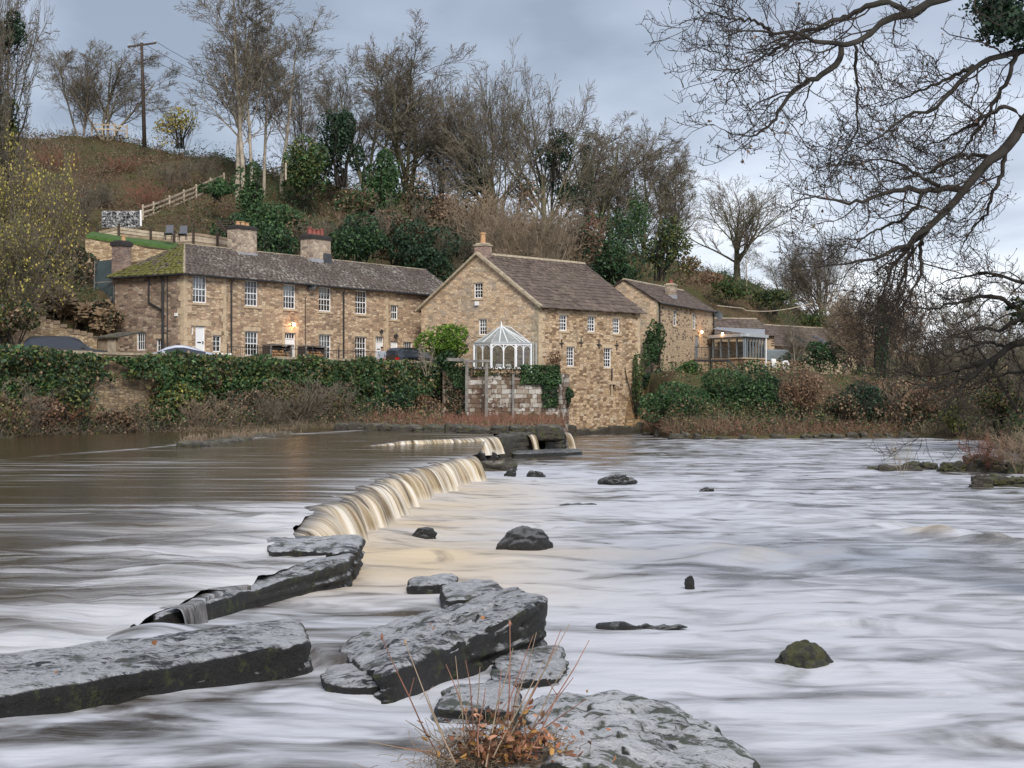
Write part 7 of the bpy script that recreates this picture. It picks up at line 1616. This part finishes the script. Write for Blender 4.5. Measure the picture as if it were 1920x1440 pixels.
bank_leaves('brown and green scrub on the far right bank', 'bank_scrub', 1215, 1960, (0, 1.2), 17000, BROWN + OLIVE + DARK_IVY + GREEN_IVY[:2], .15, 1.6, 13)
rs = np.random.RandomState(61); n = 9000; u = rs.uniform(1232, 1960, n); pr = [profile(a)[0] for a in u]; Y = np.array([p_[5] + (p_[6] + 9 - p_[5]) * b for p_, b in zip(pr, rs.rand(n))]); X = (u - 960) / FPX * Y; ok_ = fbm(X * .4, Y * .4, 3.0) > .42
prop(link('bank_scrub', leaf_mesh('bank_scrub', np.stack([X, Y, ground_z(u, Y) + rs.rand(n) * .7], -1)[ok_], .18, pal(rs, n, BROWN + OLIVE + GREEN_IVY, .5)[ok_], rs, .6), M['leaf']), 'low mixed growth on top of the far right bank', 'plants', kind='stuff')
for k, (u, vb, vt, Y, key, mt_, lab) in enumerate(((545, 800, 700, 89, 's2', 'twig_brown', 'wide brown thorny shrub before the ivy wall, middle'), (610, 800, 690, 92, 's1', 'twig_brown', 'brown thorny shrub before the ivy wall under the person'), (480, 805, 725, 86, 's2', 'twig_brown', 'low brown shrub before the ivy wall, right of the bare stone patch'), (90, 815, 730, 76, 's2', 'twig_red', 'reddish brown shrub at the water under the ivy, far left'), (20, 820, 700, 72, 's1', 'twig_brown', 'dull brown shrub at the left edge of the water'), (380, 810, 730, 82, 's1', 'twig_tan', 'tan twiggy shrub right of the bare wall patch'), (220, 815, 760, 79, 's2', 'twig_brown', 'small brown shrub below the bare wall patch'))): bare_shrub(lab, u, vb, vt, Y, key, mt_, None, k * .8, 1.5)
bush('yellowing shrub leaning on the bare stone of the river wall', 325, 800, 715, 83, 100, OLIVE + YELLOW[2:] + GREEN_IVY, 1800, .18, 51); bush('pale moss mound at the water edge, rear', 696, 808, 788, 91, 28, [(.22, .19, .08), (.28, .24, .11)], 500, .1, 52, 'moss_mound', 'moss'); bush('pale moss mound at the water edge, front', 676, 818, 800, 88, 24, [(.20, .18, .07), (.26, .22, .10)], 450, .1, 53, 'moss_mound', 'moss')
for k, (u, vb, vt, Y, w_, lab) in enumerate(((372, 838, 815, 66, 46, 'tan grass tuft on the low spit, nearest the left'), (440, 828, 808, 72, 56, 'tan grass tuft on the low spit, middle'), (500, 822, 804, 76, 60, 'tan grass tuft on the low spit, nearest the weir'))):
    rs = np.random.RandomState(k); n = 260; b = P(u, vb, Y); W_ = w_ / FPX * Y; H = (vb - vt) / FPX * Y; p0 = np.stack([rs.normal(0, W_ * .3, n), rs.normal(0, .35, n), np.zeros(n)], -1); D = np.stack([rs.normal(.2, .45, n), rs.normal(0, .4, n), np.ones(n)], -1)
    o = link('grass_tuft', np_mesh('grass_tuft', *tubes(branch_paths(rs, p0, D, rs.uniform(.6, 1.2, n) * H, 4, .12, -.12), np.full((n, 4), .012), 3)), M['twig_tan']); o.location = b; prop(o, lab, 'grass')
ORD = 'first second third fourth fifth sixth seventh eighth ninth tenth eleventh twelfth thirteenth fourteenth fifteenth sixteenth seventeenth eighteenth nineteenth twentieth'.split() + ['twenty ' + w_ for w_ in 'first second third fourth'.split()]
# ledge stones along the far shore of the upper pool and the spit
rnd = random.Random(8)
lab_n = 0
for k in range(26):
    if k < 12: u = 350 + k * 16; v = 840 - k * 1.9; z = .8
    else: u = 640 + (k - 12) * 30; v = np.interp(u, [640, 800, 900, 1060], [806, 809, 813, 814]); z = .95
    p = G(u, v, z); w_ = rnd.uniform(.8, 1.7); h = rnd.uniform(.12, .3) if k < 12 else rnd.uniform(.25, .5)
    o = rock('ledge_stone', [(p.x - w_ / 2, p.y + 1.0, z + h), (p.x + w_ / 2, p.y + 1.1, z + h * .9), (p.x + w_ / 2, p.y, z + h * .8), (p.x - w_ / 2, p.y, z + h)], z - .4, M['ledge_rock'], 5, .10, k, (30, 18), .06); prop(o, '%s flat dark ledge stone from the left on the low grassy spit' % ORD[k] if k < 12 else '%s mossy ledge stone from the left along the bank before the wheel pit' % ORD[k - 12], 'rock', 'ledge stones of the spit' if k < 12 else 'ledge stones along the bank')

BR = [(-10, 830, 735, 71, 110, BROWN + OLIVE, 'brown olive bramble mound at the left edge of the pool'), (70, 825, 740, 74.5, 90, BROWN + RUST, 'rusty bramble mound second from the left along the pool'), (140, 822, 700, 76.2, 80, DARK_IVY + OLIVE, 'dark green bramble mound left of the bare wall patch'), (205, 824, 768, 78, 90, BROWN, 'low brown bramble mound under the bare wall patch'), (300, 820, 750, 81, 90, OLIVE + GREEN_IVY, 'yellow green bramble mound right of the bare wall patch'), (375, 818, 735, 83.5, 90, DARK_IVY + BROWN, 'dark bramble mound below the silver car'), (455, 815, 720, 86.5, 100, BROWN + DARK_IVY, 'brown bramble mound below the left log store'), (535, 812, 712, 89.5, 110, BROWN + BROWN + OLIVE, 'large dead brown bramble mound in the middle of the wall'), (612, 810, 735, 92.5, 90, BROWN + OLIVE, 'olive brown bramble mound under the middle cottages'), (690, 806, 745, 95.5, 70, GREEN_IVY + DARK_IVY, 'green bramble mound under the person'), (748, 800, 715, 98.5, 80, DARK_IVY + GREEN_IVY, 'dark ivy mound under the black off road car'), (810, 800, 740, 100.5, 60, BROWN + RUST, 'rusty mound where the two walls meet')]
for k, (u, vb, vt, Y, w_, cols_, lab) in enumerate(BR): bush(lab, u, vb, vt, Y, w_, cols_, 1500, .17, 400 + k, 'bramble', 'bramble', lumps=14, var=.55)
# the wood edge behind the roofs, one mass of ivy and evergreen
rs = np.random.RandomState(91); EP = []
for (u, v, w_, h, Y, cc) in ((560, 330, 60, 70, 143, GREEN_IVY), (610, 300, 60, 80, 147, DARK_IVY), (660, 380, 70, 60, 141, GREEN_IVY + BROWN), (730, 330, 50, 80, 147, OLIVE + GREEN_IVY), (780, 370, 70, 70, 146, DARK_IVY + BROWN), (835, 400, 60, 60, 146, BROWN), (880, 350, 50, 50, 152, DARK_IVY), (905, 400, 60, 60, 148, BROWN + TAN), (985, 370, 60, 50, 152, BROWN + DARK_IVY), (1060, 360, 50, 60, 156, DARK_IVY), (1090, 430, 60, 60, 150, BROWN), (1165, 430, 50, 70, 155, DARK_IVY + GREEN_IVY), (1200, 400, 40, 90, 158, GREEN_IVY), (1265, 450, 50, 60, 160, OLIVE), (1290, 500, 50, 50, 160, BROWN + OLIVE), (640, 450, 80, 60, 131, DARK_IVY), (720, 450, 80, 60, 135, BROWN + DARK_IVY), (860, 470, 70, 50, 136, DARK_IVY), (560, 440, 70, 60, 128, GREEN_IVY + BROWN), (480, 430, 60, 60, 124, GREEN_IVY), (1130, 500, 70, 50, 146, DARK_IVY), (1185, 510, 60, 40, 148, DARK_IVY + OLIVE), (1320, 520, 60, 30, 172, BROWN + RUST), (1500, 590, 60, 30, 200, BROWN + OLIVE)):
    n = int(w_ * h * .30); q = clump_pts(rs, n, w_ / FPX * Y * .75, w_ / FPX * Y * .6, h / FPX * Y * .75, 10); EP.append((np.array(P(u, v, Y)) + q, pal(rs, n, cc, .5)))
prop(link('wood_edge', leaf_mesh('wood_edge', np.concatenate([e[0] for e in EP]), .28, np.concatenate([e[1] for e in EP]), rs, .6), M['leaf']), 'tangle of ivy and evergreens filling the wood behind the roofs', 'thicket', kind='stuff')

# conifer and climbers by the houses
bush('bright yellow green conifer bush beside the conservatory', 836, 684, 608, 103.3, 100, LIME, 3000, .17, 61, 'conifer_bush', 'shrub', dep=.6, lumps=16); bush('dark underside growth of the conifer by the river wall', 838, 735, 655, 103.0, 80, DARK_IVY + GREEN_IVY, 1500, .18, 62, 'conifer_bush', 'shrub')
bare_shrub('grey bare branches sprawling before the conifer bush', 800, 700, 640, 101.5, 's3', 'bark_pale', None, .4, .8)
bush('tall ivy climbing the gable of the ochre house', 1228, 700, 600, 133.5, 36, GREEN_IVY + [(.06, .10, .05)], 1500, .22, 63, 'climbing_ivy', 'ivy', dep=.35, lumps=14); bush('narrow olive creeper on the downstream corner of the mill', 1196, 770, 660, 115.3, 20, OLIVE + GREEN_IVY, 800, .18, 64, 'climbing_ivy', 'ivy', dep=.4, lumps=14); bush('ivy tuft by the lower mill window', 1064, 755, 720, 109, 22, GREEN_IVY + DARK_IVY, 420, .15, 65, 'climbing_ivy', 'ivy')
bush('brown creeper growing up the front corner of the mill', 1040, 706, 650, 107.7, 22, BROWN + RUST, 350, .16, 66, 'climbing_ivy', 'ivy')
R2 = [('broad laurel hedge on the bank right of the mill', 1375, 800, 684, 108, 190, GREEN_IVY + [(.06, .11, .04)], 5200, .2), ('lower laurel hedge next to the mill foot', 1262, 802, 722, 106, 120, GREEN_IVY, 2800, .19), ('dark shrub between the mill and the climbing ivy', 1222, 740, 690, 119.5, 50, DARK_IVY, 900, .2), ('bright green shrub under the iron balcony', 1290, 730, 676, 113.5, 54, GREEN_IVY + LIME[2:], 1300, .18), ('right end of the laurel hedge above the red creeper', 1432, 790, 678, 108.5, 100, GREEN_IVY + DARK_IVY, 2400, .2),
      ('red brown creeper pouring down the bank', 1500, 806, 684, 106.5, 100, RUST + BROWN, 3200, .17), ('round dark green bush beside the long barn', 1537, 692, 637, 150, 78, DARK_IVY + GREEN_IVY, 1900, .24), ('low dark hedge before the grey storage box', 1490, 690, 660, 149, 60, DARK_IVY, 900, .22), ('dark blue green conifer on the right bank', 1628, 800, 700, 107, 96, DARK_IVY, 2600, .2), ('dark green bank shrub left of the blue green conifer', 1585, 806, 735, 106, 80, DARK_IVY + BROWN, 1600, .2),
      ('ivy thick trunk standing on the right bank', 1652, 740, 570, 130, 34, GREEN_IVY + DARK_IVY, 1500, .22), ('olive bush on the right bank under the low boughs', 1805, 812, 735, 101, 90, OLIVE, 1900, .18), ('brown bramble bank between conifer and olive bush', 1720, 815, 715, 106.5, 150, BROWN + RUST + DARK_IVY, 3200, .2), ('dark brown thicket at the right edge', 1890, 815, 690, 88, 130, BROWN + DARK_IVY + OLIVE, 2800, .18), ('orange tan thicket beyond the ivy thick trunk', 1610, 700, 600, 158, 110, RUST + TAN, 2200, .24), ('brown thicket below the far white house', 1760, 735, 655, 150, 160, BROWN + OLIVE, 2400, .26), ('distant olive brown wood edge at the far right', 1870, 720, 640, 180, 200, BROWN + OLIVE + DARK_IVY, 2600, .34)]
for k, b in enumerate(R2): bush(b[0], *b[1:6], b[6], b[7], b[8], k + 200)
for k, (u, vb, vt, Y) in enumerate(((1600, 790, 690, 118), (1680, 800, 690, 116), (1750, 800, 700, 112), (1840, 805, 690, 104), (1460, 790, 715, 110), (1560, 700, 620, 152))): bare_shrub(['bare shrub left of the ivy thick trunk on the right bank', 'bare shrub just right of the ivy thick trunk', 'bare shrub below the far white house', 'bare shrub under the lowest bough', 'bare shrub beside the red brown creeper', 'bare shrub by the round dark bush'][k], u, vb, vt, Y, ('s1', 's2', 's3')[k % 3], 'twig_tan' if k % 2 else 'twig_red', 'bare shrubs of the right bank', k * 1.1, 1.3)
# shore stones on the right bank
rnd = random.Random(12)
for k in range(22):
    u = 1220 + k * 24 + rnd.uniform(-8, 8); Yb = profile(u)[0][4] - rnd.uniform(-.2, 1.6); w_ = rnd.uniform(.5, 1.5); h = rnd.uniform(.2, .6); x = PX(u, Yb)
    o = rock('shore_stone', [(x - w_ / 2, Yb + .8, h), (x + w_ / 2, Yb + .9, h * .9), (x + w_ / 2, Yb, h * .7), (x - w_ / 2, Yb, h * .9)], -.3, M['ledge_rock'], 4, .14, k + 50, (26, 16)); prop(o, '%s small mossy shore stone from the mill along the foot of the right bank' % ORD[k], 'rock', 'shore stones of the right bank')
# low islet at the right
ISL = [('long mossy islet rock at the right, farthest left', 1690, 884, 90, 14, .5), ('brown mossy islet rock under the dry twigs', 1735, 880, 70, 18, .6), ('dark flat islet rock, middle of the islet', 1790, 886, 60, 22, .6), ('mossy hump rock towards the right edge', 1860, 886, 90, 34, .8), ('low dark islet rock at the very edge', 1925, 890, 80, 30, .8), ('long dark rock nearest us at the right edge', 1900, 912, 110, 22, .5), ('rounded mossy boulder tip of the long dark rock', 1845, 915, 50, 28, .8), ('thin islet stone just above the water', 1650, 882, 44, 7, .5)]
for k, (lab, u, v, w_, h, d) in enumerate(ISL): boulder(lab, u, v, w_, h, 'mossy_boulder' if k % 3 else 'ledge_rock', 70 + k, d, 3.0, disp=.14, name='islet_rock', cat='rock')
bare_shrub('thin dry twigs growing from the mossy islet', 1690, 884, 822, 57, 's3', 'bark_pale', None, .3, 1.0); bare_shrub('dry brown twig bush at the right end of the islet', 1850, 880, 800, 58, 's2', 'twig_red', None, .9, 1.3); bare_shrub('tan twig bush at the right edge of the islet', 1915, 885, 790, 56, 's1', 'twig_tan', None, 1.9, 1.3)
# ================================================================== tree overhanging the river at the right (limbs reach in from a trunk beyond the frame)
z8 = lambda x, y: (1240 + x / 2.8235, y / 2.8235)
YO = 20.0
LIMBS = [  # polylines in photo pixels, depth start -> end, radius start -> end (m)
 ([(2010, -60), (1930, -40), (1850, -30), (1780, -5), (1729, 3), (1711, 28), (1690, 34), (1658, 34), (1640, 58), (1612, 80), (1580, 87), (1545, 80), (1509, 67), (1488, 58), (1452, 65), (1410, 58), (1371, 58)], 20.5, 18.6, .085, .008),
 ([(1580, 87), (1573, 117), (1545, 136), (1516, 152), (1495, 163), (1467, 198), (1452, 230), (1410, 258), (1362, 248)], 19.6, 18.4, .045, .005),
 ([(1605, 85), (1605, 124), (1608, 177), (1608, 244), (1594, 269), (1580, 290), (1548, 311)], 19.6, 19.8, .024, .005), ([(1509, 67), (1470, 81), (1424, 110), (1389, 135), (1360, 156)], 19.2, 18.4, .026, .005), ([(1452, 65), (1410, 35), (1357, 34), (1320, 21)], 19.0, 18.2, .022, .005),
 ([(1711, 28), (1660, 2), (1620, 15), (1570, 37), (1530, 55), (1500, 62), (1450, 80), (1400, 100)], 20.0, 20.6, .05, .006),
 ([(2030, 200), (1975, 205), (1920, 219), (1906, 248), (1884, 280), (1856, 294), (1835, 326), (1807, 354), (1778, 390), (1750, 418), (1725, 432), (1707, 457), (1679, 471), (1640, 485), (1594, 492), (1540, 500)], 20.5, 19.2, .095, .007),
 ([(1807, 354), (1764, 351), (1729, 358), (1707, 352), (1665, 361), (1622, 375), (1587, 382), (1559, 375), (1516, 368), (1488, 361)], 20.0, 18.8, .045, .005), ([(1729, 358), (1722, 386), (1693, 411), (1640, 432), (1622, 446), (1580, 478)], 19.8, 19.4, .028, .005), ([(1764, 351), (1736, 336), (1711, 319), (1679, 301), (1647, 297), (1600, 310)], 19.8, 20.2, .028, .005),
 ([(1750, 418), (1715, 453), (1683, 485), (1672, 510), (1650, 560), (1640, 590)], 19.8, 20.2, .035, .006), ([(2030, 60), (1980, 80), (1920, 96), (1888, 103), (1856, 113), (1831, 120), (1807, 149), (1778, 177), (1750, 209), (1711, 212), (1676, 234), (1640, 262), (1600, 285)], 20.6, 20.0, .055, .006),
 ([(1831, 120), (1792, 142), (1743, 163), (1693, 184), (1650, 200)], 20.2, 20.8, .030, .005), ([(1906, 100), (1890, 150), (1868, 190), (1846, 230), (1820, 262), (1790, 300), (1760, 320)], 20.6, 20.9, .035, .006), ([(1920, 219), (1890, 200), (1850, 215), (1810, 240), (1770, 262), (1730, 275)], 20.2, 20.6, .035, .006),
 ([(1727, 432), (1727, 480), (1727, 514), (1706, 550), (1693, 576), (1682, 610)], 19.9, 20.2, .030, .006), ([(1716, 440), (1700, 500), (1685, 545), (1672, 590), (1665, 640)], 20.3, 20.6, .030, .006), ([(1884, 280), (1880, 320), (1862, 360), (1850, 400), (1822, 430), (1800, 470)], 20.4, 20.8, .035, .006), ([(1856, 294), (1820, 290), (1780, 300), (1740, 325), (1700, 335)], 20.2, 20.6, .030, .005)]
LOW = [([(2060, 590), (1990, 612), (1920, 636), (1889, 652), (1857, 678), (1826, 701), (1808, 720), (1792, 740), (1779, 761), (1766, 775), (1752, 800)], 24, 22.5, .09, .008), ([(1857, 678), (1810, 686), (1771, 701), (1732, 704), (1693, 699), (1660, 690)], 23.5, 22.6, .045, .006), ([(1826, 701), (1784, 717), (1753, 726), (1719, 720), (1690, 715)], 23.2, 22.5, .035, .006), ([(2060, 690), (1980, 700), (1920, 697), (1870, 705), (1830, 720), (1800, 735)], 24, 23.2, .045, .006),
 ([(2050, 520), (1980, 560), (1920, 590), (1880, 620), (1840, 616), (1800, 625), (1760, 640)], 24, 23, .06, .006), ([(1920, 590), (1880, 560), (1840, 555), (1790, 570), (1740, 580), (1700, 575)], 24, 23.4, .045, .006), ([(1889, 652), (1850, 640), (1810, 655), (1780, 668), (1740, 660)], 23.6, 23, .03, .006), ([(2050, 480), (1980, 500), (1930, 530), (1890, 520), (1850, 510), (1800, 520), (1750, 535)], 24, 23.4, .05, .006)]
def resample(poly, n):
    p = np.array(poly, float); s = np.concatenate([[0], np.cumsum(np.linalg.norm(np.diff(p, axis=0), axis=1))]); t = np.linspace(0, s[-1], n); return np.stack([np.interp(t, s, p[:, k]) for k in range(2)], -1), s[-1]
def limb_tree(limbs, seed, rs, n1=15, dens=1.0):
    n = 26; LP, LR, LL = [], [], []
    for poly, y0, y1, r0, r1 in limbs:
        q, ln = resample(poly, n); Y = np.linspace(y0, y1, n) + (fbm(np.linspace(0, 3, n) + seed, np.full(n, len(LP) * 1.3), 1.0) - .5) * .9; p = np.stack([(q[:, 0] - 960) / FPX * Y, Y, CZ + (VH - q[:, 1]) / FPX * Y], -1); p += rs.normal(0, .012, p.shape)
        LP.append(p); LR.append(np.linspace(r0, r1, n) ** 1.0); LL.append(ln / FPX * (y0 + y1) / 2)
    LP, LR, LL = np.array(LP), np.array(LR), np.array(LL); lv = [(LP, LR, 7)]
    P0, D, L, R = spawn(rs, LP, LR, np.full(len(LP), 1.15), n1, .22, (.5, 1.25), (.5, 1.1), .4, shape=.25); D = D + np.array([-.35, -.1, -.12])
    R = np.clip(R, .006, .013); a = branch_paths(rs, P0, D, L, 8, .30, -.02); ra = taper(R, 8, .45); lv.append((a, ra, 4))
    P0, D, L, R = spawn(rs, a, ra, L, 6, .15, (.5, 1.2), (.32, .6), .7, shape=.3); R = np.clip(R, .0045, .008); b = branch_paths(rs, P0, D + np.array([-.15, 0, .05]), L, 6, .30, .06); rb = taper(R, 6, .6); lv.append((b, rb, 3))
    P0, D, L, R = spawn(rs, b, rb, L, 5, .2, (.5, 1.2), (.3, .6), .8, shape=.2); R = np.clip(R, .0034, .0055); c = branch_paths(rs, P0, D + np.array([0, 0, .25]), L, 4, .28, .12); rc = taper(R, 4, .75); lv.append((c, rc, 3))
    tips = np.concatenate([c[:, -1], b[:, -1], a[:, -1]]); return lv, tips
ot = thing('overhanging_tree', 'big bare tree whose crooked boughs hang over the river from the right', 'tree', (PX(2120, 20.8), 20.8, 1.0))
rs = np.random.RandomState(3); lv, tips = limb_tree(LIMBS, 3, rs, 13); lv2, tips2 = limb_tree(LOW, 8, np.random.RandomState(9), 8)
tk = MB(); tk.tube([P(2140, 1130, 20.8), P(2120, 900, 20.8), P(2090, 600, 21), P(2060, 300, 20.8), P(2035, 60, 20.6), P(2010, -120, 20.5)], [.55, .45, .38, .32, .26, .18], 14)
tk.tube([P(2090, 600, 21), P(2075, 590, 22.5), P(2050, 600, 24)], [.22, .18, .12], 10); tk.tube([P(2085, 560, 21), P(2060, 505, 24)], [.2, .08], 8)
tk.build('trunk', M['bark_dark'], ot, smooth=True); 
for l, nm in ((lv, 'boughs'), (lv2, 'low_boughs')):
    link(nm, np_mesh(nm, *tubes(*l[0]), smooth=True), M['bark_dark'], ot); link('twigs', np_mesh('twigs', *merge([tubes(*q) for q in l[1:]])), M['twig_dark'], ot)
tp_ = np.concatenate([tips[::2], tips2[::2]]); n = len(tp_); rs = np.random.RandomState(6)
oc = oct_[None] * (np.array([.007, .007, .012]) * rs.uniform(.6, 1.25, (n, 1, 1))) + tp_[:, None]; prop(link('buds', np_mesh('buds', oc.reshape(-1, 3), (of[None] + (np.arange(n) * 6)[:, None, None]).reshape(-1, 3)), M['twig_dark'], ot), kind='stuff')
sel = tp_[rs.rand(n) < .07]; prop(link('withered_leaves', leaf_mesh('withered_leaves', sel, .05, pal(rs, len(sel), RUST + BROWN), rs), M['leaf'], ot), kind='stuff')
q = clump_pts(rs, 3600, 1, 1, 1, 22, .3); c0 = np.array(P(1900, 38, 20.4)); ivp = c0 + q * np.array([.8, .6, .5]); prop(link('ivy_leaves', leaf_mesh('ivy_leaves', ivp, .06, pal(rs, len(ivp), DARK_IVY, .5) * .8, rs, .8), M['leaf'], ot), kind='stuff')
q = clump_pts(rs, 700, 1, 1, 1, 8); ivp = np.array(P(1930, 590, 24)) + q * np.array([.35, .3, .3]); prop(link('ivy_leaves', leaf_mesh('ivy_leaves', ivp, .06, pal(rs, len(ivp), OLIVE + DARK_IVY, .5), rs, .8), M['leaf'], ot), kind='stuff')

# ================================================================== dry plant in the foreground
dp = thing('dry_stalk_plant', 'clump of dry brown stalks and dead leaves on the near rocks', 'plant', tuple(P(930, 1435, 10.8)))
rs = np.random.RandomState(21); base = np.array(P(930, 1440, 10.8))
ends = [(716, 1195), (760, 1205), (836, 1245), (854, 1230), (873, 1238), (900, 1250), (956, 1170), (962, 1215), (1000, 1190), (1006, 1185), (1052, 1180), (1068, 1170), (1105, 1200), (1060, 1250), (1100, 1310), (690, 1390), (740, 1400), (800, 1300), (980, 1260), (1020, 1240), (910, 1290), (760, 1350), (1075, 1270), (880, 1310), (940, 1255)]
m_ = MB()
for k, (u, v) in enumerate(ends):
    a = P(905 + (u - 900) * .28 + rs.uniform(-30, 30), 1428 + rs.uniform(-10, 14), 10.8 + rs.uniform(-.3, .3)); b = P(u, v, 10.8 + rs.uniform(-.3, .5)); mid = a.lerp(b, .5) + Vector((rs.uniform(-.03, .03), 0, .02)); s_ = MB(); s_.tube([a, a.lerp(mid, .5) + Vector((rs.uniform(-.012, .012), 0, 0)), mid, mid.lerp(b, .5) + Vector((rs.uniform(-.012, .012), 0, 0)), b], [.0060, .0052, .0046, .0038, .0024], 5)
    if k % 3 == 0: s_.tube([mid, mid + Vector((rs.uniform(-.1, .1), 0, .13))], [.003, .0015], 4)
    if k in (0, 1, 6): s_.tube([b + Vector((0, 0, -.02)), b, b + Vector((0, 0, .025))], [.004, .013, .005], 6)
    s_.build('stalk', M['twig_tan'] if k % 2 else M['twig_red'], dp)
n = 1300; g = np.array([P(u, v, 10.8) for u, v in zip(rs.normal(925, 62, n), 1432 - np.abs(rs.normal(0, 30, n)))]); D = np.stack([rs.normal(0, .8, n), rs.normal(0, .5, n), np.abs(rs.normal(.5, .4, n))], -1)
prop(link('dead_grass', np_mesh('dead_grass', *tubes(branch_paths(rs, g + rs.normal(0, .04, g.shape) - [0, 0, .06], D, rs.uniform(.06, .22, n), 4, .25, -.1), np.full((n, 4), .0024), 3)), M['twig_tan'], dp), kind='stuff')
n = 520; g = np.array([P(u, v, 10.7) for u, v in zip(rs.normal(955, 52, n), 1420 - np.abs(rs.normal(0, 38, n)))]); prop(link('dead_leaves', hex_leaf_mesh('dead_leaves', g + rs.normal(0, .07, g.shape) * [1, 1, .3], .055, pal(rs, n, [(.30, .13, .07), (.42, .22, .14), (.20, .09, .045), (.34, .19, .06), (.14, .07, .04)], .5), rs, .5), M['leaf'], dp), kind='stuff')
rk = rock('bank_rock', [(-.45, 11.6, .28), (.25, 11.7, .30), (.3, 10.2, .34), (-.6, 10.1, .28)], -.4, M['lichen_rock'], 3, .09, 77, (80, 44)); prop(rk, 'low rock carrying the clump of dry stalks', 'rock')
# fallen leaves on the slabs
for k, (u, v, z) in enumerate(((225, 1252, .27), (135, 1240, .24), (105, 1262, .24), (478, 1222, .2), (290, 1206, .42), (1150, 1422, .55), (812, 1178, .42), (905, 1158, .5), (805, 1172, .4))):
    p = G(u, v, z); me = hex_leaf_mesh('fallen_leaf', np.array([p]), .075 if k < 9 else .12, np.array([[.50, .24, .12]]), np.random.RandomState(k), .7); o = link('fallen_leaf', me, M['leaf']); prop(o, ['orange leaf lying on the long slab, right of the others', 'orange leaf on the middle of the long slab edge', 'orange leaf near the left end of the long slab', 'orange leaf stuck to the face of the long slab', 'curled brown leaf on top of the long slab', 'pinkish leaf on the big mossy rock', 'orange leaf on the edge of the shelf slab', 'orange leaf on the undercut block', 'orange leaf beside the shelf slab leaf', 'brown debris leaf left on the crest slab', 'brown debris leaf right on the crest slab'][k], 'leaf')
